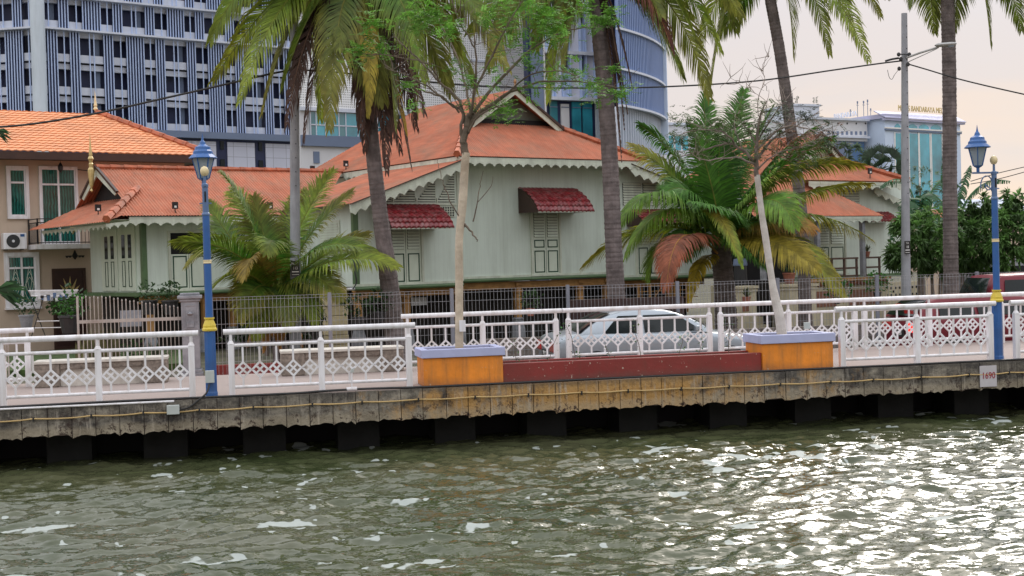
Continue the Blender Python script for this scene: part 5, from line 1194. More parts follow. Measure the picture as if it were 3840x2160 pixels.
# white wing to its left
WG = Fr(AY(3090, 480, 168)[:2], 30.0); u1 = WG.v(3252, 480)[0]; z1 = WG.v(3170, 452)[1]; z0 = WG.v(3170, 528)[1]
wg = thing('council_wing', 'white wing with small square windows above blue glass, left of the council building', 'building', WG.w(4, 0, ZS), WG.az)
m = MB(WG); m.box(-4, u1, 0, 8, z0, z1); m.build('wall', MT['offwhite'], wg); m = MB(WG); m.box(-4, u1, .6, 8, -2, z0); m.build('glazing', MT['blueglass'], wg)
m = MB(WG); m.box(-4, u1+.1, -.4, .5, z0+.35, z0+.6); m.box(-4, u1+.1, -.4, .5, z1, z1+.25); m.build('ledge', MT['towerwhite'], wg)
for i in range(9):
    px = 3107+i*17.2; u, z = WG.v(px, 499); m = MB(WG); m.box(u-.18, u+.18, -.03, -.001, z-.22, z+.22); m.build('window', MT['slate'], wg)
    if i % 2 == 0: m = MB(WG); u, z = WG.v(px, 463); m.box(u-.06, u+.06, -.12, -.001, z-.1, z+.1); m.build('wall_light', MT['plastic'], wg)
# sheds behind the shrubs at the right
SH = Fr(AY(3600, 800, 70)[:2], 20)
for a, b, y0, y1, mt_, lb in ((3565, 3660, 800, 830, 'ridge', 'dull pink corrugated shed roof behind the shrubs'), (3640, 3900, 760, 800, 'towerwhite', 'pale grey shed roof beyond the shrubs at the right edge')):
    ua, ub = SH.v(a, 800)[0], SH.v(b, 800)[0]; z0, z1 = SH.v((a+b)/2, y1)[1], SH.v((a+b)/2, y0)[1]; t = thing('shed', lb, 'shed', SH.w((ua+ub)/2, 0, ZS), SH.az)
    m = MB(SH); corr(m, [(ua, 0, z0), (ub, 0, z0), (ub, 2.5, z1+.3), (ua, 2.5, z1+.3)], (1, 0, 0), .2, .03); m.build('roof', MT[mt_], t); m = MB(SH); m.box(ua+.2, ub-.2, .3, 2.4, ZS, z0); m.build('wall', MT['beige'], t)
f = Fr(AY(3700, 1040, 48)[:2], 20); a = f.v(3735, 1000)[0]; b = f.v(3860, 1000)[0]; z1 = f.v(3800, 965)[1]
t = thing('grey_shed', 'grey shed wall with a dark opening behind the red van at the right edge', 'shed', f.w(a, 0, ZS), f.az); m = MB(f); m.box(a, b+3, 0, 3, ZS, z1); m.build('wall', MT['greystone'], t); m = MB(f); m.box(a+.5, b+2, -.02, -.001, ZS, z1-.3); m.build('opening', MT['void'], t)
# ================================================================ palms
def bez(a, b, c, t): return a*((1-t)**2)+b*(2*t*(1-t))+c*(t*t)
GREEN = (.075, .21, .022); LIME = (.19, .32, .03); YEL = (.34, .27, .03); ORG = (.42, .19, .04); RED = (.26, .085, .045); DEAD = (.085, .048, .038); DKG = (.05, .135, .026); DULL = (.11, .175, .04)
def lerp3(a, b, t): return tuple(a[i]+(b[i]-a[i])*t for i in range(3))
def frond(t, base, ctrl, tip, col, tipcol=None, L=.85, n=92, hang=.5, w=.05, side=None, r=None, mat='leaf', vee=.18, stalk=.12, twist=0, gap=0.0, rcol=None, roll=0.0):
    r = r or random; a, b, c = Vector(base), Vector(ctrl), Vector(tip); tipcol = tipcol or lerp3(col, YEL, .35)
    h = (c-a); h.z = 0
    S = Vector(side) if side else Vector((-h.y, h.x, 0))
    if S.length < .05: S = Vector((1, .2, 0))
    S.normalize(); m = MB(); down = Vector((0, 0, -1)); rc = rcol or lerp3(col, (.35, .30, .06), .5)
    pts = [bez(a, b, c, i/14) for i in range(15)]; m.col = rc; m.tube(pts, [.028*(1-i/15)+.005 for i in range(15)], 5)
    for i in range(n):
        u = i/(n-1); q = stalk+(1-stalk)*u; p = bez(a, b, c, q); T_ = (bez(a, b, c, min(1, q+.02))-bez(a, b, c, max(0, q-.02))).normalized()
        Nn = S.cross(T_).normalized(); Nn = -Nn if Nn.z < 0 else Nn
        Sd = S
        ra = roll*(.4+.6*u)
        if ra: Sd = S*math.cos(ra)+Nn*math.sin(ra); Nn = Nn*math.cos(ra)-S*math.sin(ra)
        ln = L*(math.sin(PI*min(1, .16+.80*u))**.55)*(1-.35*u*u)
        for sg in (-1, 1):
            if r.random() < gap: continue
            f_ = .35+.75*u+r.uniform(-.08, .08); d = (Sd*(sg*math.cos(f_))+T_*math.sin(f_)+Nn*vee+Vector((r.uniform(-.06, .06),)*3)).normalized()
            l = ln*r.uniform(.82, 1.08); hg = hang*r.uniform(.8, 1.25)
            p1 = p+d*l*.35+down*(hg*l*.06); d2 = (d+down*hg*1.0).normalized(); p2 = p1+d2*l*.33; d3 = (d2+down*hg*1.3).normalized(); p3 = p2+d3*l*.34
            wv = (T_-d*T_.dot(d)).normalized()*w*.5*r.uniform(.8, 1.15)
            c0 = lerp3(col, tipcol, min(1, max(0, (u-.25)*1.1)+r.uniform(-.12, .12))); k = r.uniform(.72, 1.28); cc = tuple(x*k for x in c0); ce = tuple(x*k for x in lerp3(c0, tipcol, .6))
            b0 = len(m.V); m.V += [tuple(p-wv*.6), tuple(p+wv*.6), tuple(p1+wv), tuple(p1-wv), tuple(p2+wv*.8), tuple(p2-wv*.8), tuple(p3)]; m.C += [cc, cc, cc, cc, ce, ce, ce]
            m.Fc += [(b0, b0+1, b0+2, b0+3), (b0+3, b0+2, b0+4, b0+5), (b0+5, b0+4, b0+6)]; m.MI += [0, 0, 0]
    return m.build('frond', MT[mat], t)
def trunk(t, pts, rads, mat='bark', ring=.11, amp=.06, name='trunk'):
    P = curve_px(pts, 14); n = len(P); rr_ = random.Random(int(P[0].x*100)); out = []; rs = []; acc = 0
    Rr = [rads[0]+(rads[-1]-rads[0])*(i/(n-1)) if len(rads) == 2 else rads[min(len(rads)-1, int(i/14))]+(rads[min(len(rads)-1, int(i/14)+1)]-rads[min(len(rads)-1, int(i/14))])*((i % 14)/14) for i in range(n)]
    for i in range(n-1):
        seg = (P[i+1]-P[i]).length; k = max(1, int(seg/(ring/3)))
        for j in range(k):
            f = j/k; acc += seg/k; out.append(P[i].lerp(P[i+1], f)); ph = (acc/ring) % 1; rs.append((Rr[i]+(Rr[i+1]-Rr[i])*f)*(1+amp*(1-ph)+rr_.uniform(-.015, .015)))
    m = MB(); m.tube(out, rs, 14); return m.build(name, MT[mat], t)
def rootflare(r0): return r0*1.35
def palm(label, base, pxtrunk, Y, rads, name='coconut_palm', group=None):
    t = thing(name, label, 'palm tree', base, 0, group); pts = [Vector(base)]+[Vector(AY(x, y, Yk)) for x, y, Yk in pxtrunk]
    trunk(t, pts, rads); return t, pts[-1]
def fr_px(t, Y, b, c, e, col, dy=(0, 0, 0), **kw):
    return frond(t, AY(b[0], b[1], Y+dy[0]), AY(c[0], c[1], Y+dy[1]), AY(e[0], e[1], Y+dy[2]), col, **kw)
GP = 'tall coconut palms along the fence'
rp = random.Random(21)
# --- P1: leaning trunk left of centre
b1 = G(1500, 1385, ZS)
p1, c1 = palm('tall coconut palm with leaning trunk and hanging dead fronds, right of the left utility pole', b1, [(1478, 1230, 32.2), (1452, 1000, 32), (1420, 760, 31.9), (1392, 500, 31.8), (1368, 200, 31.7), (1352, -60, 31.7)], 32, [.29, .235, .205, .175, .165, .16, .17], group=GP)
Y = 31.7; K = (1352, -60)
L1 = [((1150, -260), (800, 300), GREEN), ((1080, -200), (900, 380), LIME), ((1000, -330), (790, 150), GREEN), ((1120, -160), (985, 420), DULL), ((1180, -120), (1060, 330), GREEN), ((1230, -200), (1200, 440), LIME), ((1260, -100), (1235, 480), DULL),
      ((1340, 100), (1395, 400), LIME), ((1330, 60), (1440, 380), DULL), ((1400, -60), (1330, 330), GREEN), ((1480, -200), (1600, 300), GREEN), ((1560, -250), (1720, 200), DULL), ((1500, -150), (1560, 430), DULL), ((1450, -100), (1480, 470), DKG), ((1620, -260), (1830, 90), GREEN),
      ((1700, -200), (1900, 260), DULL), ((1550, -100), (1690, 350), DULL), ((950, -300), (830, 100), DKG), ((1420, -260), (1480, 120), DKG), ((1250, -260), (1140, 140), DKG), ((1600, -160), (1780, 330), LIME), ((1050, -240), (850, 60), GREEN), ((1180, -240), (1000, 120), GREEN), ((1330, -160), (1270, 180), DKG)]
for i, (c, e, col) in enumerate(L1):
    fr_px(p1, Y, K, c, e, col, dy=(0, rp.uniform(-1.2, 1.2), rp.uniform(-2.4, 1.8)), L=1.1, hang=.7, roll=rp.choice((-1, 1))*rp.uniform(.5, 1.35), r=rp, n=100, w=.042, tipcol=lerp3(col, YEL, .45 if i % 3 else .7))
for c, e in (((1180, -150), (1100, 300)), ((1150, -60), (1075, 470)), ((1200, -40), (1140, 540)), ((1390, 60), (1440, 600)), ((1420, 80), (1500, 560)), ((1440, 60), (1540, 620)), ((1400, 150), (1460, 520)), ((1380, 200), (1405, 430)), ((1450, 0), (1560, 480)), ((1410, 60), (1480, 500)), ((1360, 120), (1370, 560)), ((1430, 100), (1450, 640)), ((1380, 60), (1350, 480)), ((1470, 40), (1590, 420)), ((1160, -80), (1120, 400)), ((1180, -60), (1095, 330))):
    fr_px(p1, Y, K, c, e, DEAD, dy=(0, -.3, rp.uniform(-.9, .3)), L=.85, hang=1.5, roll=rp.uniform(-1.3, 1.3), r=rp, n=64, mat='dry', tipcol=DEAD, gap=.12, w=.04, rcol=(.16, .09, .06))
fr_px(p1, Y, K, (1460, 100), (1530, 560), ORG, dy=(0, -.4, -.7), L=.5, hang=1.5, r=rp, n=40, mat='dry', tipcol=YEL, gap=.2)
fr_px(p1, Y, K, (1400, 80), (1380, 430), YEL, dy=(0, -.9, -1.1), L=.55, hang=1.4, r=rp, n=50, tipcol=YEL)
m = MB(); 
for k in range(9):
    a = k*.7; p = Vector(AY(1372+8*math.cos(a), 40+k*22, 31.6)); m.lathe([(.01, -.14), (.12, -.04), (.13, .04), (.03, .13)], (p.x+.18*math.cos(a), p.y+.18*math.sin(a), p.z), 9)
m.build('coconut_cluster', MT['bark'], p1)
# --- P2: thick trunk in the middle
b2 = AY(2312, 1142, 32); b2[2] = ZS
p2, c2 = palm('tall coconut palm with thick upright trunk between the two tiled maroon awnings on the right', b2, [(2312, 1142, 32), (2300, 900, 32), (2288, 620, 32), (2268, 330, 32), (2235, 0, 32), (2225, -110, 32)], 32, [.25, .215, .195, .19, .185, .18, .18], group=GP)
K = (2228, -110); Y = 32
L2 = [((2050, -260), (1760, 120), GREEN), ((1980, -200), (1830, 250), DULL), ((2080, -150), (2010, 180), GREEN), ((2120, -120), (2060, 370), LIME), ((2100, -260), (1900, 60), DKG), ((2150, -60), (2120, 250), DULL), ((2000, -300), (1700, 60), GREEN),
      ((2480, -300), (2700, 190), GREEN), ((2520, -160), (2660, 360), DULL), ((2420, -60), (2560, 290), GREEN), ((2540, -330), (2780, 60), DULL), ((2350, -250), (2480, 60), DKG), ((2180, -300), (2100, 60), DKG), ((2440, -250), (2600, 130), GREEN)]
for i, (c, e, col) in enumerate(L2): fr_px(p2, Y, K, c, e, col, dy=(0, rp.uniform(-1, 1), rp.uniform(-2, 1.5)), L=1.05, hang=.6, roll=rp.choice((-1, 1))*rp.uniform(.5, 1.35), r=rp, n=96, w=.042, tipcol=lerp3(col, YEL, .5))
fr_px(p2, Y, K, (2420, -150), (2515, 175), RED, dy=(0, -.8, -1.0), L=1.15, hang=.9, r=rp, n=72, tipcol=(.10, .04, .035), mat='dry', rcol=(.45, .2, .08))
for c, e in (((2300, 0), (2340, 480)), ((2290, 80), (2330, 600)), ((2300, 100), (2352, 420)), ((2280, 40), (2318, 300)), ((2310, 0), (2370, 330))):
    fr_px(p2, Y, K, c, e, DEAD, dy=(0, -.25, -.3), L=.32, hang=2.2, r=rp, n=46, mat='dry', tipcol=DEAD, w=.05, rcol=(.15, .09, .06))
# --- P3 behind the short palm
b3 = AY(3018, 1120, 40); b3[2] = ZS
p3, c3 = palm('slender curved coconut palm rising behind the right short palm', b3, [(3018, 1120, 40), (3005, 800, 40), (2966, 490, 40), (2925, 200, 40), (2885, -20, 40), (2868, -120, 40)], 40, [.22, .19, .17, .165, .16, .155, .15], group=GP)
K = (2866, -125); Y = 40
for i, (c, e, col) in enumerate([((2760, -260), (2610, 210), LIME), ((2720, -150), (2665, 340), DULL), ((2800, -40), (2700, 130), GREEN), ((2680, -300), (2560, 60), GREEN), ((2960, -200), (2975, 215), DULL), ((3020, -260), (3110, 200), DKG), ((3060, -280), (3200, 130), DULL), ((3090, -200), (3255, 225), LIME), ((3120, -320), (3300, 60), DULL), ((2980, -300), (3180, 0), DKG), ((2900, -260), (2900, 0), DKG), ((2700, -220), (2760, 120), GREEN)]):
    fr_px(p3, Y, K, c, e, lerp3(col, DKG, .3), dy=(0, rp.uniform(-1, 1), rp.uniform(-2, 1.5)), L=1.05, hang=.5, roll=rp.choice((-1, 1))*rp.uniform(.6, 1.4), r=rp, n=88, w=.04, tipcol=lerp3(col, YEL, .5))
# --- P4 right
b4 = AY(3567, 1105, 38); b4[2] = ZS
p4, c4 = palm('tall straight coconut palm between the right utility pole and the right blue lamp post', b4, [(3567, 1105, 38), (3562, 700, 38), (3560, 300, 38), (3553, 0, 38), (3550, -130, 38)], 38, [.235, .205, .19, .185, .18, .18], group=GP)
K = (3550, -130)
for i, (c, e, col) in enumerate([((3460, -200), (3505, 120), DULL), ((3440, -260), (3420, 20), DKG), ((3620, -200), (3575, 110), DULL), ((3680, -300), (3715, 170), DULL), ((3750, -280), (3830, 110), DKG), ((3720, -320), (3900, 0), DULL), ((3600, -300), (3760, -20), DKG), ((3380, -300), (3330, -20), DKG)]):
    fr_px(p4, 38, K, c, e, lerp3(col, DKG, .3), dy=(0, rp.uniform(-1, 1), rp.uniform(-2, 1)), L=1.05, hang=.5, roll=rp.choice((-1, 1))*rp.uniform(.6, 1.4), r=rp, n=84, w=.04)
# --- short palms
GS = 'short coconut palms behind the mesh fence'
bs1 = AY(1052, 1262, 33); bs1[2] = ZS
s1 = thing('coconut_palm', 'short bushy coconut palm with yellowing fronds behind the left utility pole', 'palm tree', bs1, 0, GS)
trunk(s1, [Vector(bs1), Vector(AY(1040, 1200, 33)), Vector(AY(1030, 1090, 33))], [.2, .15, .12]); K = (1032, 1110); Y = 33
for i, (c, e, col, dy, kw) in enumerate([((900, 880), (650, 910), GREEN, -1.0, {}), ((860, 800), (700, 1000), LIME, -.4, {}), ((940, 760), (830, 650), GREEN, -.2, {}), ((980, 820), (865, 720), LIME, .5, {}), ((1000, 900), (950, 740), GREEN, .3, {}), ((1040, 800), (1000, 950), GREEN, -1.3, {}),
      ((1110, 820), (1250, 640), LIME, .4, {}), ((1140, 860), (1320, 720), GREEN, -.2, {}), ((1180, 820), (1420, 960), GREEN, -.8, {}), ((1250, 900), (1490, 1000), LIME, -1.2, {}), ((1180, 950), (1380, 880), LIME, .3, {}), ((940, 860), (920, 1040), (.30, .20, .04), -1.5, {}), ((900, 950), (800, 1080), LIME, -1.2, {}),
      ((960, 1000), (900, 1200), GREEN, -1.0, {}), ((1000, 1020), (960, 1270), LIME, -.6, {}), ((1120, 980), (1180, 1210), GREEN, -.7, {}), ((1150, 940), (1290, 1130), GREEN, -.9, {}), ((1080, 1000), (1080, 1230), DKG, -.9, {}), ((980, 900), (940, 800), DKG, .8, {}), ((1080, 880), (1120, 700), DKG, .8, {}), ((860, 900), (780, 760), GREEN, .9, {}), ((1060, 860), (1150, 720), LIME, .9, {}), ((1000, 950), (870, 1150), DKG, .6, {}), ((1100, 960), (1230, 1060), DKG, .6, {})]):
    fr_px(s1, Y, K, c, e, col, dy=(0, dy, dy*1.6), L=.85, hang=.32, roll=rp.choice((-1, 1))*rp.uniform(.2, .9), r=rp, n=86, w=.038, tipcol=lerp3(col, ORG if i % 3 == 1 else YEL, .5), **kw)
for e in ((930, 1290), (990, 1310), (1050, 1300), (1130, 1290)): fr_px(s1, Y, K, ((K[0]+e[0])/2, 1130), e, (.16, .10, .035), dy=(0, -.3, -.5), L=.5, hang=1.5, r=rp, n=40, mat='dry', tipcol=ORG)
bs2 = AY(2722, 1140, 37); bs2[2] = ZS
s2 = thing('coconut_palm', 'short wide coconut palm with one orange drooping frond, in front of the porch', 'palm tree', bs2, 0, GS)
trunk(s2, [Vector(bs2), Vector(AY(2718, 1100, 37)), Vector(AY(2705, 960, 37)), Vector(AY(2700, 900, 37))], [.30, .27, .25, .2], ring=.09, amp=.14); K = (2700, 905); Y = 37
for i, (c, e, col, dy, tc_) in enumerate([((2440, 560), (2320, 860), GREEN, -1.2, LIME), ((2480, 640), (2350, 960), LIME, -.8, LIME), ((2560, 640), (2365, 545), GREEN, .2, YEL), ((2560, 560), (2400, 470), GREEN, .8, GREEN), ((2600, 650), (2500, 720), GREEN, -.6, GREEN), ((2440, 760), (2190, 1000), LIME, -.3, YEL), ((2440, 820), (2440, 1040), LIME, -.6, LIME),
      ((2640, 560), (2640, 350), DKG, .4, GREEN), ((2720, 600), (2790, 340), DKG, .8, GREEN), ((2690, 650), (2700, 520), DKG, -.3, DKG), ((2780, 620), (2900, 400), GREEN, .6, GREEN), ((2860, 620), (3120, 520), GREEN, .2, GREEN), ((2820, 640), (3060, 480), DKG, .7, GREEN), ((2900, 560), (3230, 620), GREEN, .0, YEL), ((2960, 700), (3260, 690), GREEN, .8, YEL),
      ((2980, 700), (3270, 900), GREEN, -.8, YEL), ((2900, 620), (2980, 850), GREEN, -1.6, LIME), ((2860, 760), (3050, 860), GREEN, -1.0, ORG), ((2960, 800), (3160, 1110), LIME, -1.4, YEL), ((2900, 850), (3060, 1010), YEL, -1.8, YEL), ((2780, 780), (2600, 760), GREEN, -1.6, GREEN), ((2760, 880), (2860, 1000), GREEN, -1.3, GREEN),
      ((2560, 820), (2560, 960), DKG, -1.0, GREEN), ((2640, 900), (2560, 820), DKG, 1.0, DKG), ((2800, 880), (2900, 940), DKG, .8, DKG), ((2740, 800), (2900, 640), GREEN, -.9, LIME), ((2620, 780), (2500, 640), DKG, .9, GREEN), ((2700, 760), (2600, 470), GREEN, -.5, GREEN)]):
    fr_px(s2, Y, K, c, e, col, dy=(0, dy, dy*1.6), L=1.1, hang=.45 if i not in (0, 1, 15) else .9, r=rp, n=104, tipcol=tc_, w=.046, roll=0 if i in (0, 1, 15) else rp.choice((-1, 1))*rp.uniform(.2, .8))
fr_px(s2, Y, (2690, 950), (2520, 760), (2500, 1080), RED, dy=(-.4, -2.6, -3.4), L=1.0, hang=.55, r=rp, n=96, w=.05, tipcol=(.42, .13, .06), rcol=(.5, .25, .05))
fr_px(s2, Y, (2690, 960), (2620, 930), (2585, 1130), YEL, dy=(0, -1.2, -1.8), L=.5, hang=.7, r=rp, n=60, tipcol=(.5, .36, .02))
fr_px(s2, Y, (2640, 770), (2720, 800), (2782, 1000), YEL, dy=(-1.6, -2.4, -2.8), L=.5, hang=.4, r=rp, n=60, tipcol=LIME, stalk=.02)
# ================================================================ forked trees in the planters
def limb(m, pts, r0, r1, seg=7):
    P = curve_px(pts, 5); n = len(P); rr_ = random.Random(int(abs(P[0].x)*97)+n); Q_ = [p+Vector((rr_.uniform(-.012, .012),)*3) for p in P]
    m.tube(Q_, [r0+(r1-r0)*i/(n-1) for i in range(n)], seg); return P
def twigs(m, P, r, n, L, rad=.006, up=.3):
    ends = []
    for k in range(n):
        i = r.randint(len(P)//3, len(P)-1); p = P[i].copy(); d = Vector((r.uniform(-1, 1), r.uniform(-1, 1), r.uniform(-.4, 1)+up)).normalized(); pts = [p.copy()]
        for j in range(3): p = p+d*L*r.uniform(.2, .45); d = (d+Vector((r.uniform(-.5, .5), r.uniform(-.5, .5), r.uniform(-.3, .4)))).normalized(); pts.append(p.copy())
        m.tube(pts, [rad, rad*.8, rad*.6, rad*.35], 4, cap=False); ends.append(pts)
    return ends
def sprays(m, c, rad, r, n, leaf=.05, col=(.07, .20, .03)):
    # short pinnate sprays of small leaflets
    for k in range(n):
        p = c+Vector((r.gauss(0, 1)*rad*.45, r.gauss(0, 1)*rad*.6, r.gauss(0, 1)*rad*.38)); d = Vector((r.uniform(-1, 1), r.uniform(-1, 1), r.uniform(-.5, .35))).normalized(); s_ = d.cross(Vector((0, 0, 1))).normalized(); L = r.uniform(.10, .2); kk = r.uniform(.55, 1.6)
        m.col = tuple(x*kk for x in col)
        for j in range(5):
            q = p+d*L*j/5
            for sg in (-1, 1):
                e = (s_*sg+d*.6+Vector((0, 0, r.uniform(-.5, .1)))).normalized()*leaf*r.uniform(.7, 1.2); w_ = d*leaf*.25
                m.add([q, q+e*.5+w_, q+e, q+e*.5-w_], [(0, 1, 2, 3)])
r1 = random.Random(4)
Yt = Q.w(6.9, .4, 0)[1]
def at(px, py, dy=0): return Vector(AY(px, py, Yt+dy))
t1b = AY(1722, 1300, Yt); t1b[2] = .555
t1 = thing('planter_tree', 'pale-barked forked tree with small bright green leaves, standing in the left orange planter', 'tree', t1b)
trunk(t1, [Vector(t1b), at(1722, 1200), at(1722, 1040), at(1722, 900), at(1735, 760), at(1742, 640), at(1748, 570)], [.066, .066, .064, .062, .07, .066, .066, .07], 'palebark', .3, .02)
m = MB(); L_ = []
for pts, r0, r1_ in (([at(1748, 590), at(1738, 530), at(1752, 470), at(1760, 430)], .065, .045), ([at(1745, 560), at(1728, 500), at(1735, 420), at(1703, 400), at(1650, 362), at(1560, 330), at(1480, 300)], .03, .008), ([at(1752, 500), at(1724, 380, .2), at(1650, 307, .4), at(1560, 215, .6), at(1474, 133, .8)], .03, .008),
        ([at(1757, 450), at(1773, 380, -.2), at(1785, 250, -.4), at(1780, 130, -.5)], .032, .01), ([at(1757, 470), at(1797, 422), at(1850, 387), at(1898, 352), at(1982, 321), at(2060, 303), at(2230, 312), at(2330, 335)], .034, .008), ([at(1760, 450), at(1830, 350, .3), at(1952, 221, .5), at(2005, 177, .6), at(2115, 119, .7), at(2217, 100, .8)], .032, .008),
        ([at(1770, 430), at(1740, 300, .5), at(1700, 180, .8), at(1640, 60, 1)], .025, .007), ([at(1785, 330, -.3), at(1850, 200, -.5), at(1900, 100, -.6), at(1960, 0, -.7)], .022, .007), ([at(1650, 307, .4), at(1600, 240), at(1500, 215), at(1360, 200)], .016, .005), ([at(1724, 420), at(1640, 350, -.3), at(1540, 290, -.5), at(1440, 250, -.6)], .018, .005),
        ([at(1900, 352), at(1990, 280, -.3), at(2100, 265, -.4), at(2170, 290, -.4)], .016, .005), ([at(1780, 180), at(1730, 90), at(1690, 0)], .014, .006), ([at(1755, 500), at(1790, 440, -.4), at(1850, 405, -.5), at(1900, 400, -.6)], .02, .006)):
    L_.append(limb(m, pts, r0, r1_))
for P in L_[1:]: twigs(m, P, r1, 9, .5)
m.build('limb', MT['darkbark'], t1)
m = MB(); P = limb(m, [at(1775, 830, -.03), at(1790, 760, -.1), at(1800, 700, -.1), at(1812, 640, -.2)], .012, .004); P2_ = limb(m, [at(1745, 850), at(1690, 760, -.1), at(1668, 700, -.1), at(1650, 650, -.1), at(1640, 600)], .012, .004); limb(m, [at(1742, 840), at(1775, 880, -.1), at(1790, 905, -.15)], .02, .008); limb(m, [at(1790, 760), at(1840, 700), at(1850, 660)], .008, .003); m.build('dead_twig', MT['darkbark'], t1)
m = MB()
for px, py, rd, n in ((2060, 70, .45, 60), (1990, 30, .35, 40), (1920, 140, .3, 30), (2090, 110, .3, 36), (2240, 80, .22, 26), (2290, 60, .18, 22), (2230, 330, .3, 34), (2325, 345, .2, 28), (2140, 280, .3, 34), (2080, 300, .2, 20), (1990, 230, .25, 22), (1880, 400, .3, 44), (1890, 40, .3, 30), (1400, 95, .3, 36), (1350, 195, .25, 30), (1430, 180, .22, 20), (1560, 80, .3, 30), (1640, 60, .35, 34), (1690, 110, .25, 24), (1600, 20, .3, 22), (1540, 315, .2, 14), (1760, 300, .18, 12), (1770, 400, .2, 14), (2180, 20, .25, 24), (1820, 60, .22, 14), (1700, 250, .2, 8), (2310, 250, .12, 10), (1990, 330, .22, 12), (1550, 400, .15, 8), (1850, 250, .25, 12)):
    sprays(m, at(px, py, r1.uniform(-.4, .4)), rd, r1, int(n*1.9), .062, (.13, .30, .04))
m.build('foliage', MT['leaf'], t1)
m = MB(); a = at(1732, 1222, -.09); m.box(a.x-.04, a.x+.06, a.y-.02, a.y+.01, a.z-.09, a.z+.09); tag(m.build('white_tag', MT['white']), 'white rectangular fitting at the foot of the tree in the left planter', 'box')
Yt2 = Q.w(12.45, .4, 0)[1]; r2 = random.Random(9)
def at2(px, py, dy=0): return Vector(AY(px, py, Yt2+dy))
t2b = AY(2932, 1250, Yt2); t2b[2] = .565
t2 = thing('planter_tree', 'bent white-barked tree with tangled sparse branches, standing in the right orange planter', 'tree', t2b)
trunk(t2, [Vector(t2b), at2(2922, 1180), at2(2905, 1110), at2(2893, 1040), at2(2872, 900), at2(2855, 790), at2(2838, 650)], [.085, .08, .07, .055, .058, .05, .048, .045], 'whitebark', .3, .02)
m = MB(); L_ = []
for pts, r0, r1_ in (([at2(2838, 660), at2(2835, 600), at2(2838, 540), at2(2850, 440), at2(2875, 380, .2)], .045, .012), ([at2(2836, 620), at2(2800, 575), at2(2740, 540), at2(2680, 550, .2), at2(2600, 575, .3), at2(2540, 590, .3)], .03, .006), ([at2(2760, 550), at2(2720, 500, -.3), at2(2640, 485, -.4), at2(2560, 500, -.5)], .02, .005), ([at2(2790, 570), at2(2760, 500, .3), at2(2755, 450, .5), at2(2790, 390, .5)], .018, .005),
        ([at2(2838, 600), at2(2900, 520, .2), at2(2990, 470, .4), at2(3070, 420, .5)], .026, .006), ([at2(2840, 560), at2(2930, 480, -.3), at2(3020, 480, -.4), at2(3120, 520, -.5)], .022, .005), ([at2(2850, 450), at2(2840, 380, -.2), at2(2868, 300, -.2), at2(2858, 250), at2(2885, 210)], .008, .003), ([at2(2838, 540), at2(2790, 470, .3), at2(2740, 420, .4)], .018, .005), ([at2(2845, 520), at2(2910, 420, .3), at2(2950, 370, .3)], .018, .005), ([at2(2836, 640), at2(2890, 590, -.3), at2(2960, 560, -.4), at2(3060, 540, -.5)], .018, .005), ([at2(2836, 620), at2(2760, 590, -.4), at2(2640, 600, -.5), at2(2580, 560, -.6)], .02, .005), ([at2(2875, 380, .2), at2(2800, 330, .1), at2(2740, 290, 0)], .005, .0025)):
    L_.append(limb(m, pts, r0, r1_))
for P in L_: twigs(m, P, r2, 12, .36, .006, .05)
m.build('limb', MT['greybark'], t2)
m = MB()
for px, py, rd, n, col in ((2560, 450, .25, 20, 0), (2620, 500, .3, 24, 0), (2540, 520, .25, 22, 0), (2700, 470, .3, 24, 0), (2760, 500, .35, 22, 0), (2830, 460, .4, 30, 0), (2900, 500, .4, 32, 0), (2960, 530, .35, 26, 1), (3010, 560, .35, 26, 1), (3060, 500, .3, 20, 1), (3020, 430, .25, 16, 2), (3090, 480, .25, 16, 2), (3120, 540, .2, 14, 2), (2950, 420, .3, 20, 2), (2880, 410, .3, 16, 0), (2790, 420, .3, 16, 0), (3080, 560, .3, 20, 0), (2620, 570, .25, 14, 0), (2560, 600, .2, 8, 0), (3000, 600, .2, 14, 0), (2870, 560, .3, 20, 0)):
    sprays(m, at2(px, py, r2.uniform(-.3, .3)), rd, r2, int(n*2.2), .055, [(.075, .12, .035), (.16, .075, .04), (.055, .075, .05)][col])
m.build('foliage', MT['leaf'], t2)
m = MB(); a = at2(3028, 1222, -.1); m.box(a.x-.06, a.x+.04, a.y-.03, a.y+.03, a.z-.05, a.z+.06); tag(m.build('small_fitting', MT['pvc']), 'small grey and white box fitting on the rim of the right planter', 'box')
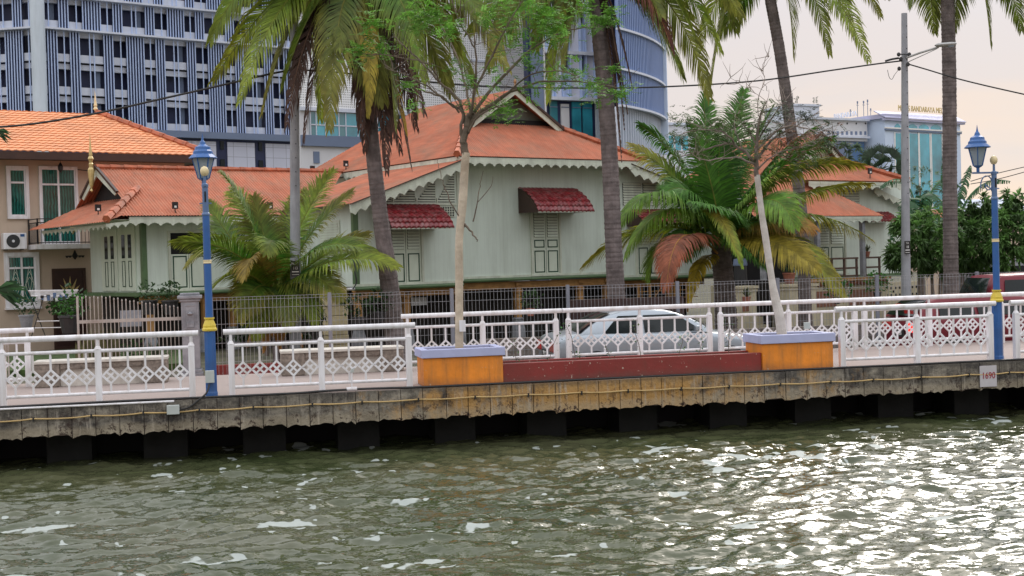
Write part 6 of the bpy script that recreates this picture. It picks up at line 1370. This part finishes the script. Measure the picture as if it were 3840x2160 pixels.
# ================================================================ shrubs, bananas and fan palm at the right
def rosette_tree(label, Y, blobs, stems, seed, n_per=34, name='leafy_tree', col=(.10, .20, .05), leaf=.30, group=None, w=.27):
    r = random.Random(seed); b = AY(stems[0][0][0], stems[0][0][1], Y); b[2] = ZS; t = thing(name, label, 'tree', b, 0, group)
    for st in stems:
        m = MB(); P = [Vector(AY(x, y, Y+dy)) for x, y, dy in st]; P[0].z = min(P[0].z, ZS+.3); limb(m, P, .07, .02); m.build('trunk', MT['greybark'], t)
    m = MB()
    for px, py, R_, n, dyy in blobs:
        c = Vector(AY(px, py, Y+dyy))
        for k in range(n):
            th = r.uniform(0, 2*PI); ph = math.acos(r.uniform(-1, 1)); rr_ = R_*r.uniform(.35, 1)**.5; p = c+Vector((rr_*math.sin(ph)*math.cos(th), rr_*math.sin(ph)*math.sin(th), rr_*math.cos(ph)*.8)); o_ = (p-c).normalized(); k1 = r.uniform(.6, 1.35)*(1.0+.35*o_.z)
            for j in range(n_per):
                d = (o_*.7+Vector((r.uniform(-1, 1), r.uniform(-1, 1), r.uniform(-1, .55)))).normalized(); l = leaf*r.uniform(.6, 1.15); s_ = d.cross(Vector((r.uniform(-.4, .4), r.uniform(-.4, .4), 1))).normalized()*l*w*.5; kk = k1*r.uniform(.7, 1.35); m.col = tuple(x*kk for x in col); dn = Vector((0, 0, -l*.18))
                q = p+d*l*.08; m.add([q, q+d*l*.45+s_+Vector((0, 0, .02)), q+d*l+dn, q+d*l*.45-s_+Vector((0, 0, .02))], [(0, 1, 2, 3)])
    m.build('crown', MT['leaf'], t); return t
GT = 'broad-leaved shrubs behind the mesh fence at the right'
rosette_tree('dark glossy shrub tree right of the right utility pole, in front of the bananas', 42, [(3420, 850, .55, 16, 0), (3470, 900, .6, 20, -.4), (3500, 830, .6, 18, .3), (3440, 940, .45, 14, -.5), (3380, 950, .3, 7, -.2), (3355, 940, .35, 8, 0), (3520, 960, .45, 14, -.4), (3540, 880, .5, 12, .4), (3470, 970, .4, 10, 0), (3360, 970, .3, 8, -.2), (3420, 985, .4, 10, -.3), (3520, 1000, .35, 8, -.2)], [[(3500, 1060, 0), (3490, 1000, 0), (3470, 900, 0)], [(3520, 1060, 0), (3530, 980, .1), (3540, 880, .2)]], 31, group=GT)
rosette_tree('dark glossy shrub tree between the tall straight palm and the right blue lamp post', 43, [(3610, 850, .6, 18, 0), (3660, 900, .6, 18, -.4), (3700, 840, .6, 18, .2), (3640, 950, .45, 14, -.5), (3620, 790, .4, 10, .2), (3680, 800, .45, 12, 0), (3720, 930, .4, 12, -.2), (3600, 920, .5, 12, .4), (3620, 985, .35, 9, -.3), (3700, 990, .35, 8, -.3), (3670, 760, .35, 8, 0)], [[(3640, 1060, 0), (3650, 980, 0), (3660, 900, 0)], [(3690, 1060, 0), (3700, 960, .1), (3700, 860, .2)], [(3600, 1060, 0), (3610, 990, 0), (3600, 900, 0)]], 32, group=GT)
rosette_tree('tallest dark glossy shrub tree at the right edge, behind the right blue lamp post', 41, [(3790, 850, .7, 22, 0), (3830, 780, .5, 14, .2), (3810, 740, .35, 8, .2), (3770, 920, .5, 16, -.3), (3850, 900, .6, 18, 0), (3780, 980, .4, 12, -.3), (3740, 860, .4, 10, .3), (3860, 820, .6, 16, .2)], [[(3800, 1060, 0), (3800, 960, 0), (3800, 850, 0)], [(3770, 1060, 0), (3760, 980, .1), (3780, 880, .2)]], 33, group=GT)
rosette_tree('feathery pale green tree below the council building windows', 60, [(3420, 660, .9, 16, 0), (3480, 680, .8, 14, 0), (3520, 720, .8, 12, 0), (3400, 720, .8, 14, 0)], [[(3440, 1000, 0), (3450, 800, 0), (3450, 700, 0)]], 34, 30, 'feathery_tree', (.11, .17, .07), .2, None, .16)
rosette_tree('hazy grey-green tree behind the right pavilion roof', 75, [(3190, 600, 1.1, 14, 0), (3150, 590, .8, 10, 0), (3230, 650, 1.0, 12, 0), (3600, 860, 1.2, 10, 0), (3640, 790, .9, 10, 0)], [[(3200, 900, 0), (3200, 700, 0), (3190, 640, 0)]], 35, 24, 'hazy_tree', (.10, .15, .10), .42, None, .3)
rosette_tree('grey-green bush behind the orange tiled roof, below the car park', 75, [(470, 500, .8, 12, 0), (510, 525, .8, 12, 0), (540, 545, .7, 8, 0), (440, 510, .5, 6, 0)], [[(500, 900, 0), (500, 600, 0), (500, 540, 0)]], 36, 22, 'background_bush', (.10, .14, .09), .35, None, .3)
# undergrowth and pot plants behind the mesh fence
rosette_tree('dark undergrowth behind the fence below the left short palm', 33.6, [(900, 1250, .35, 6, 0), (980, 1255, .35, 7, 0), (1160, 1225, .4, 8, 0), (1190, 1180, .3, 5, .2), (850, 1270, .3, 5, 0)], [[(1000, 1300, 0), (1000, 1270, 0), (1000, 1250, 0)]], 38, 18, 'undergrowth_bush', (.04, .08, .025), .16)
def banana_leaf(t, a, b, c, w, col, rr_, torn=.5):
    a, b, c = Vector(a), Vector(b), Vector(c); h = c-a; S = Vector((-h.y, h.x, 0)); S = Vector((1, 0, 0)) if S.length < .1 else S.normalized(); m = MB(); n = 30
    m.col = tuple(min(1, x*2.2) for x in col); m.tube([bez(a, b, c, i/12) for i in range(13)], [.035*(1-i/14)+.004 for i in range(13)], 5)
    for sg in (-1, 1):
        drop = 0
        for i in range(n):
            u0, u1 = .14+.86*i/n, .14+.86*(i+1)/n; p0, p1_ = bez(a, b, c, u0), bez(a, b, c, u1); ww = w*math.sin(PI*min(1, .1+.86*(i+.5)/n))**.6
            if rr_.random() < torn: drop = rr_.uniform(.1, .9)
            k = rr_.uniform(.75, 1.25); m.col = tuple(x*k for x in col); d = (S*sg+Vector((0, 0, .25-drop))).normalized()*ww; g_ = (p1_-p0)*(.0 if rr_.random() > torn else .25)
            m.add([p0, p1_-g_*.3, p1_+d*.6-g_, p0+d*.6+g_*.2, p1_+d-g_*1.2+Vector((0, 0, -drop*.1)), p0+d+g_+Vector((0, 0, -drop*.1))], [(0, 1, 2, 3), (3, 2, 4, 5)])
    m.build('leaf', MT['leaf'], t)
BG = (.045, .12, .05); rb = random.Random(8)
def banana(label, px, py, Y, leaves):
    b = AY(px, py, Y); top = Vector(b); b[2] = ZS; t = thing('banana_plant', label, 'banana plant', b, 0, 'banana plants behind the shrubs'); m = MB(); m.tube([Vector(b), top], [.16, .1], 10); m.build('stem', MT['greybark'], t)
    for c, e, w, dy in leaves: banana_leaf(t, top, AY(c[0], c[1], Y+dy*.6), AY(e[0], e[1], Y+dy), w, BG, rb)
banana('banana plant with broad drooping leaves, between the right utility pole and the tall palm', 3450, 860, 46, [((3400, 640), (3400, 830), .42, -1.4), ((3450, 620), (3560, 800), .42, -1.2), ((3470, 700), (3530, 900), .45, -1.6), ((3400, 720), (3340, 900), .4, -1.0), ((3420, 600), (3300, 700), .4, .5), ((3500, 600), (3600, 700), .38, .6), ((3440, 760), (3460, 930), .4, -1.8), ((3380, 760), (3390, 890), .35, -1.2)])
banana('banana plant with a long torn leaf reaching right behind the right lamp post', 3570, 880, 45, [((3600, 700), (3640, 620), .30, .2), ((3530, 700), (3545, 560), .17, .2), ((3640, 640), (3790, 680), .27, -.4), ((3590, 780), (3620, 980), .4, -1.2), ((3520, 760), (3480, 900), .4, -1.2), ((3660, 760), (3700, 860), .35, -.6), ((3560, 760), (3560, 940), .4, -1.6)])
t = thing('fan_palm', 'dark fan palm rising behind the right pavilion roof', 'palm tree', AY(3300, 900, 58)*np.array([1, 1, 0])+np.array([0, 0, ZS])); rf_ = random.Random(6)
m = MB(); m.tube([AY(3300, 1000, 58), AY(3300, 640, 58)], [.16, .12], 8); m.build('trunk', MT['bark'], t)
for k, (px, py) in enumerate(((3270, 590), (3310, 575), (3345, 590), (3260, 630), (3360, 630), (3300, 620), (3330, 650), (3280, 655), (3365, 670), (3308, 606), (3322, 634), (3296, 640), (3338, 668), (3310, 660), (3290, 676))):
    o_ = Vector(AY(3305, 640, 58)); c = Vector(AY(px, py, 58+rf_.uniform(-1, .5))); d0 = (c-o_).normalized(); m = MB(); m.col = (.05, .07, .03); m.tube([o_, c], [.02, .015], 4)
    s_ = d0.cross(Vector((0, 1, .2))).normalized()
    for j in range(18):
        a = -1.25+2.5*j/17; d = (d0*math.cos(a)+s_*math.sin(a)).normalized(); l = .62*rf_.uniform(.85, 1.05); w_ = d.cross(Vector((0, 1, 0))).normalized()*.03; kk = rf_.uniform(.6, 1.4); m.col = (.025*kk, .05*kk, .025*kk)
        m.add([c-w_*.4, c+w_*.4, c+d*l*.6+w_, c+d*l+Vector((0, 0, -.05)), c+d*l*.6-w_], [(0, 1, 2, 4), (4, 2, 3)])
    m.build('fan_leaf', MT['leaf'], t)
# ================================================================ utility poles, lamps and cables
GU = 'grey concrete utility poles'
def upole(b, top, r0, r1, label):
    t = thing('utility_pole', label, 'utility pole', b, 0, GU); m = MB(); m.tube([Vector(b), Vector(top)], [r0, r1], 20); m.build('pole', MT['concpole'], t)
    m = MB(); bb = Vector(b); tt = Vector(top)
    for k in range(16): f = .45+k*.034; p = bb.lerp(tt, f); rr_ = r0+(r1-r0)*f; m = MB(); m.tube([p+Vector((.04, -rr_-.002, 0)), p+Vector((.04, -rr_+.02, 0))], .014, 6); m.build('bolt_hole', MT['void'], t)
    return t
ub = AY(1106, 1300, 32.5); ub[2] = ZS; ut = AY(1103, -150, 32.5)
u1_ = upole(ub, ut, .135, .095, 'left grey utility pole with a black and white number plate, behind the left railing')
def placard(t, px0, px1, py0, py1, Y, txt, yy):
    a = AY(px0, py0, Y); b = AY(px1, py1, Y); m = MB(); m.box(a[0], b[0], a[1]-.012, a[1], b[2], a[2]); m.build('number_plate', MT['plate'], t); cx = (a[0]+b[0])/2; h = a[2]-b[2]
    text(txt[0], h*.20, MT['platewhite'], WF, cx, a[1]-.016, a[2]-h*.17, 'lettering', t, sx=.85); text(txt[1], h*.26, MT['platewhite'], WF, cx, a[1]-.016, a[2]-h*.47, 'lettering', t, sx=.8); m = MB(); m.box(a[0]+.02, b[0]-.02, a[1]-.016, a[1]-.0125, b[2]+h*.27, b[2]+h*.33); m.box(a[0]+.02, b[0]-.02, a[1]-.016, a[1]-.0125, b[2]+h*.10, b[2]+h*.13); m.build('plate_stripe', MT['platewhite'], t)
placard(u1_, 1091, 1125, 979, 1036, 32.34, ('MGMT', '113'), 0)
def lhead(t, px0, px1, py, Y, h=18):
    a = AY(px0, py, Y); b = AY(px1, py-6, Y); m = MB(); P = [Vector(a).lerp(Vector(b), f) for f in (0, .08, .25, .8, .95, 1)]; n = 10; vs = []
    prof = [(.35, .3), (.7, .7), (1, 1), (1, 1), (.75, .7), (.3, .3)]
    for p, (w_, hh) in zip(P, prof):
        for k in range(n): an = 2*PI*k/n; vs.append((p.x, p.y+.13*w_*math.cos(an), p.z+.055*hh*math.sin(an)))
    fs = [(i*n+k, i*n+(k+1) % n, (i+1)*n+(k+1) % n, (i+1)*n+k) for i in range(5) for k in range(n)]+[tuple(range(n))[::-1], tuple(range(5*n, 6*n))]
    m.add(vs, fs); m.build('lamp_head', MT['lampgrey'], t)
    m = MB(); m.box(P[3].x-.12, P[3].x+.02, P[0].y-.08, P[0].y+.08, P[3].z-.075, P[3].z-.05); m.build('lamp_lens', MT['frost'], t)
lt = thing('pole_light', 'grey street light head mounted on the left utility pole', 'street light', AY(1122, 175, 32.3), 0, 'street light heads on the utility poles'); lhead(lt, 1116, 1190, 172, 32.3)
m = MB(); m.tube([AY(1106, 215, 32.35), AY(1112, 185, 32.3), AY(1125, 172, 32.3)], [.022, .022, .025], 7); m.build('arm', MT['lampgrey'], lt)
ub2 = AY(3395, 1110, 37); ub2[2] = ZS; ut2 = AY(3391, 50, 37)
u2_ = upole(ub2, ut2, .135, .078, 'right grey utility pole with a number plate, left of the tall straight palm')
placard(u2_, 3391, 3414, 904, 952, 36.82, ('TA', '18'), 0)
lt2 = thing('pole_light', 'grey street light head on a long arm from the right utility pole', 'street light', AY(3510, 170, 36.5), 0, 'street light heads on the utility poles'); lhead(lt2, 3506, 3586, 170, 36.2)
m = MB(); m.tube([AY(3400, 216, 36.9), AY(3450, 198, 36.6), AY(3520, 176, 36.3)], .03, 7); m.tube([AY(3406, 232, 36.9), AY(3450, 212, 36.6), AY(3515, 182, 36.3)], .012, 6); m.build('arm', MT['lampgrey'], lt2)
m = MB(); 
for x, y in ((3370, 205), (3410, 205), (3378, 222), (3405, 242), (3372, 258)): p = Vector(AY(x, y, 36.85)); m = MB(); m.lathe([(.02, -.05), (.05, -.02), (.05, .03), (.02, .06)], tuple(p), 8); m.build('insulator', MT['plastic'], u2_)
m = MB(); m.bar(AY(3366, 203, 36.85), AY(3414, 205, 36.85), .03); m.build('crossarm', MT['plastic'], u2_)
m = MB(); 
for x, y in ((1097, 220), (1112, 218), (1090, 262)): p = Vector(AY(x, y, 32.3)); m = MB(); m.lathe([(.02, -.05), (.05, -.02), (.05, .03), (.02, .06)], tuple(p), 8); m.build('insulator', MT['plastic'], u1_)
def cable(pts, r, label, name='overhead_cable'):
    P = curve_px([AY(*p) for p in pts], 8); m = MB(); m.tube(P, r, 6, cap=False); tag(m.build(name, MT['cable']), label, 'cable', 'overhead cables')
cable([(-60, 480, 30.5), (120, 465, 30.7), (360, 425, 31), (600, 372, 31.3), (850, 315, 31.7), (1000, 280, 32), (1095, 262, 32.3)], .026, 'thick black overhead cable from the left edge up to the left utility pole')
cable([(1112, 262, 32.3), (1250, 270, 32.5), (1560, 303, 33), (1850, 325, 33.6), (2200, 330, 34.3), (2500, 325, 35), (2840, 303, 35.7), (3130, 262, 36.3), (3300, 238, 36.7), (3383, 228, 36.9)], .022, 'thick black overhead cable strung between the two utility poles')
cable([(3405, 240, 36.9), (3480, 262, 36.6), (3580, 292, 36.2), (3700, 322, 35.8), (3860, 358, 35.3)], .02, 'black overhead cable from the right utility pole to the right edge')
cable([(3320, 229, 36.9), (3345, 222, 36.9), (3370, 218, 36.9)], .03, 'short stub of insulated cable at the right utility pole')
cable([(3328, 262, 36.9), (3335, 290, 36.8), (3345, 297, 36.8), (3355, 280, 36.8), (3372, 258, 36.85)], .007, 'thin looped wire hanging left of the right utility pole')
cable([(3640, 680, 60), (3740, 650, 60), (3860, 622, 60)], .02, 'thin distant wire crossing behind the right blue lamp post, upper one'); cable([(3640, 690, 61), (3740, 672, 61), (3860, 640, 61)], .02, 'thin distant wire crossing behind the right blue lamp post, lower one')
cable([(3660, 762, 60), (3760, 738, 60), (3860, 722, 60)], .02, 'thin distant wire just above the shrubs at the right edge')
# ================================================================ cars
def car(name, label, paint, loc, az, L, Wd, prof, belt, roof, glassx, lights=True, lit=False, suv=False):
    # local frame: x from rear to front, y across (0 = near side .. Wd), z up
    fr = Fr((loc[0], loc[1], loc[2]), az); t = thing(name, label, 'car', fr.w(L/2, Wd/2, 0), fr.az); hw = Wd/2
    # lower body: prof = list of (x, z_bottom, z_top, half width)
    m = MB(fr); n = 15; vs = []
    for x, zb, zt, w_ in prof:
        zm = zb+(zt-zb)*.55; row = [(-w_*.93, zb), (-w_*.99, zb+.08), (-w_, zm), (-w_*.985, zt-.10), (-w_*.93, zt-.025), (-w_*.70, zt+.01), (-w_*.35, zt+.03), (0, zt+.035)]
        row = row+[(-a, b) for a, b in row[:-1]][::-1]
        for a, b in row: vs.append((x, hw+a, b))
    R_ = len(prof); fs = [(i*n+k, (i+1)*n+k, (i+1)*n+k+1, i*n+k+1) for i in range(R_-1) for k in range(n-1)]+[(i*n, i*n+n-1, (i+1)*n+n-1, (i+1)*n) for i in range(R_-1)]
    fs += [tuple(range(n)), tuple(range((R_-1)*n, R_*n))[::-1]]
    m.add(vs, fs); body = m.build('body', MT[paint], t, smooth=True, sub=1)
    # greenhouse: rear base, rear top, front top, front base
    (x0, x1, x2, x3) = glassx; wb = hw*.90; wr = hw*.70; m = MB(fr); st = []
    for k in range(13):
        f = k/12; x = x0+(x3-x0)*f
        if x < x1: q = (x-x0)/(x1-x0); z = belt+(roof-belt)*math.sin(q*PI/2)**.9
        elif x > x2: q = (x3-x)/(x3-x2); z = belt+(roof-belt)*math.sin(q*PI/2)**.9
        else: z = roof+.03*math.sin(PI*(x-x1)/(x2-x1))
        st.append((x, z))
    vs = []
    for x, z in st:
        f = (z-belt)/(roof-belt); w1 = wb+(wr-wb)*f
        vs += [(x, hw-wb, belt-.02), (x, hw-w1-.0, max(belt-.02, z-.05*f)), (x, hw-w1+.06*f, z), (x, hw-w1*.5, z+.025*f), (x, hw, z+.03*f), (x, hw+w1*.5, z+.025*f), (x, hw+w1-.06*f, z), (x, hw+w1, max(belt-.02, z-.05*f)), (x, hw+wb, belt-.02)]
    fs = [(i*9+k, (i+1)*9+k, (i+1)*9+k+1, i*9+k+1) for i in range(12) for k in range(8)]
    m.add(vs, fs); m.build('cabin', MT[paint], t, smooth=True)
    # side glass follows the tumblehome
    def side(xa, xb, za, zb_, off=.014):
        for s_ in (-1, 1):
            def P(x, z): f = (z-belt)/(roof-belt); return (x, hw+s_*(wb+(wr-wb)*f+off), z)
            yield [P(*q) for q in (xa, xb, za, zb_)]
    zl, zh = belt+.02, roof-.09; xm = x1+(x2-x1)*.42
    def xr(z): q = (z-belt)/(roof-belt); return x0+(x1-x0)*(2/PI)*math.asin(min(1, q**1.1))
    def xf(z): q = (z-belt)/(roof-belt); return x3-(x3-x2)*(2/PI)*math.asin(min(1, q**1.1))
    wins = [((xr(zl)+.46, zl), (xm-.04, zl), (xm-.04, zh), (xr(zh)+.22, zh)), ((xm+.04, zl), (xf(zl)-.18, zl), (xf(zh)-.10, zh), (xm+.04, zh))]
    if suv: wins = [((x0+.42, zl), (x0+1.15, zl), (x0+1.15, zh), (x0+.50, zh)), ((x0+1.22, zl), (xm-.04+.5, zl), (xm-.04+.5, zh), (x0+1.22, zh)), ((xm+.54, zl), (xf(zl)-.18, zl), (xf(zh)-.10, zh), (xm+.54, zh))]
    for w_ in wins:
        for s_ in (-1, 1):
            pts = []
            for x, z in w_: f = (z-belt)/(roof-belt); pts.append((x, hw+s_*(wb+(wr-wb)*f+.012), z))
            m = MB(fr); m.poly(pts if s_ < 0 else pts[::-1]); m.build('side_window', MT['glassdark'], t)
    for xx, yy in ((xr, -1), (xf, 1)):
        m = MB(fr); k = 6; vs = []
        for i in range(k+1):
            z = belt+.03+(roof-.07-belt)*i/k*.98; f = (z-belt)/(roof-belt); w1 = (wb+(wr-wb)*f)*.86; x = xx(z)+yy*.035
            for j in range(5): y = hw-w1+2*w1*j/4; vs.append((x+yy*(.03 if 0 < j < 4 else 0), y, z+.02))
        m.add(vs, [(i*5+j, i*5+j+1, (i+1)*5+j+1, (i+1)*5+j) for i in range(k) for j in range(4)]); m.build('rear_window' if yy < 0 else 'windscreen', MT['glassdark'], t, smooth=True)
    for x in (.80, L-.85):
        for y in (.0, Wd-.20):
            m = MB(fr); m.tube([(x, y+.0, .31), (x, y+.20, .31)], .31, 24); w_ = m.build('wheel', MT['tyre'], t)
            m = MB(fr); m.tube([(x, y-.012, .31), (x, y+.212, .31)], .19, 16); m.build('rim', MT['rim'], w_)
    for s_ in (-1, 1):
        y = hw+s_*(hw+.06); m = MB(fr); m.box(x3-.42, x3-.30, y-.07, y+.07, belt+.0, belt+.13); m.build('wing_mirror', MT[paint], t, bevel=.03)
    zt0 = prof[1][2]
    for s_ in (-1, 1):
        y = hw+s_*(prof[1][3]-.20); m = MB(fr)
        if suv: m.box(-.035, .10, y-.10, y+.12 if s_ > 0 else y+.10, zt0-.38, zt0-.08)
        else: m.box(-.045, .22, min(y-.16, y+.16), max(y-.16, y+.215*1.0), zt0-.26, zt0-.06)
        m.build('tail_light', MT['litlight' if lit and s_ < 0 else 'taillight'], t, bevel=.03)
    if lit: m = MB(fr); m.box(-.05, .03, hw-.22, hw+.12, roof-.16, roof-.12); m.build('high_brake_light', MT['litlight'], t)
    m = MB(fr); m.box(-.062, -.04, hw-.24, hw+.24, zt0-.36, zt0-.22); pl_ = m.build('number_plate', MT['plate'], t)
    tx = Fr(fr.w(-.064, hw, 0), az-90); text('MCR 285' if suv or lit else 'MBA 71', .11, MT['platewhite'], tx, 0, 0, zt0-.29, 'plate_lettering', t, sx=.7)
    m = MB(fr)
    for x in (xm-.2, xm+.9): m.box(x-.11, x+.09, -.02, .01, belt-.14, belt-.10)
    m.build('door_handle', MT[paint], t)
    return t, fr
c0 = Q.w(Q.v(2085, 1300, 4.95)[0]+.02, 4.95, ZS); cz = Q.az
sed = [(-.03, .42, .70, .70), (0, .24, .86, .78), (.06, .20, .92, .82), (.35, .19, .97, .85), (.9, .19, .98, .86), (1.6, .18, .97, .865), (2.6, .18, .94, .865), (3.1, .18, .93, .855), (3.6, .2, .88, .84), (4.15, .2, .78, .80), (4.38, .24, .66, .72), (4.45, .34, .55, .6)]
car('silver_car', 'silver sedan with red tail lights parked behind the middle white railing', 'silver', c0, math.degrees(cz), 4.45, 1.73, sed, .93, 1.38, (.50, 1.55, 2.15, 3.25))
c1_ = Q.w(Q.v(3455, 1250, 4.7)[0]-.02, 4.7, ZS)
hb = [(a_, b_, c_, d_*.95) for a_, b_, c_, d_ in [(-.03, .42, .78, .70), (0, .24, .98, .80), (.08, .22, 1.03, .84), (.5, .2, 1.05, .87), (1.5, .2, 1.03, .875), (2.6, .2, 1.0, .875), (3.1, .2, .98, .86), (3.6, .2, .92, .84), (4.1, .24, .78, .78), (4.25, .34, .6, .66)]]
car('red_car', 'dark red hatchback with lit brake lights behind the right white railings', 'maroon', c1_, math.degrees(cz), 4.25, 1.68, hb, 1.02, 1.42, (.02, .55, 2.45, 3.3), lit=True)
v0 = Q.w(Q.v(3712, 1100, 6.5)[0], 6.5, ZS)
vb = [(a_, b_, c_, d_*.885) for a_, b_, c_, d_ in [(-.03, .42, .9, .76), (0, .26, 1.12, .86), (.08, .24, 1.15, .89), (.6, .22, 1.16, .91), (2, .22, 1.14, .915), (3.1, .22, 1.12, .91), (3.8, .22, 1.05, .89), (4.5, .24, .9, .84), (4.7, .34, .7, .7)]]
car('red_van', 'dark red van against the mesh fence, behind the right lamp post', 'maroon', v0, math.degrees(cz), 4.7, 1.62, vb, 1.12, 1.80, (.0, .32, 3.0, 3.9), suv=True)
# ================================================================ sky and sun
w = bpy.data.worlds.new('World'); scn.world = w; w.use_nodes = True; nt = w.node_tree; nt.nodes.clear(); g = N(nt)
out = g.n('ShaderNodeOutputWorld'); sky = g.n('ShaderNodeTexSky', sky_type='NISHITA'); sky.sun_disc = False
SUN_EL, SUN_AZ = R(36), R(24)
sky.sun_elevation = SUN_EL; sky.sun_rotation = SUN_AZ
b1 = g.n('ShaderNodeBackground', i_Strength=.09); g.l(sky.outputs[0], b1.inputs[0])
tc = g.n('ShaderNodeTexCoord').outputs['Generated']; sp = g.n('ShaderNodeSeparateXYZ'); g.l(tc, sp.inputs[0])
n_ = noi(g, mapv(g, tc, (1.2, 1.2, 5)), 2.6, 5, .55)
zz = mth(g, 'ADD', sp.outputs[2], mth(g, 'MULTIPLY', mth(g, 'SUBTRACT', n_, .5), .26))
r = g.n('ShaderNodeValToRGB'); e = r.color_ramp.elements
e[0].position = 0.0; e[0].color = (1.0, .80, .62, 1)
e[1].position = 1.0; e[1].color = (2.0, 2.02, 2.1, 1)
for p, c in ((.05, (.95, .765, .64)), (.11, (.82, .725, .695)), (.2, (.78, .735, .75)), (.42, (1.45, 1.45, 1.5))):
    q = e.new(p); q.color = (*c, 1)
g.l(zz, r.inputs[0])
# brighter veil of cloud around the hidden sun
sv = g.n('ShaderNodeVectorMath', operation='DOT_PRODUCT'); g.l(tc, sv.inputs[0])
sv.inputs[1].default_value = (math.sin(R(19))*math.cos(R(35)), math.cos(R(19))*math.cos(R(35)), math.sin(R(35)))
gl_ = mth(g, 'POWER', mth(g, 'MAXIMUM', sv.outputs['Value'], 0.0), 48.0)
gl2 = mth(g, 'MULTIPLY', gl_, mth(g, 'ADD', .6, n_))
r2_ = mixc(g, 1.0, r.outputs[0], mixc(g, 1.0, (4.2, 3.7, 3.2), gl2, 'MULTIPLY'), 'ADD')
b2 = g.n('ShaderNodeBackground', i_Strength=1.0); g.l(r2_, b2.inputs[0])
mx = g.n('ShaderNodeMixShader', i_0=.88); g.l(b1.outputs[0], mx.inputs[1]); g.l(b2.outputs[0], mx.inputs[2]); g.l(mx.outputs[0], out.inputs[0])
sd = bpy.data.lights.new('sun', 'SUN'); sd.energy = 1.1; sd.angle = R(14); sd.color = (1, .95, .88)
so = bpy.data.objects.new('sun', sd); COL.objects.link(so)
# sky direction of the sun: rotation measured clockwise from +Y
dirv = Vector((math.sin(SUN_AZ)*math.cos(SUN_EL), math.cos(SUN_AZ)*math.cos(SUN_EL), math.sin(SUN_EL)))
so.rotation_euler = (-dirv).to_track_quat('-Z', 'Y').to_euler(); so.location = (0, -5, 20)
scn.cycles.max_bounces = 6; scn.cycles.transparent_max_bounces = 8
try: scn.cycles.use_denoising = True
except Exception: pass
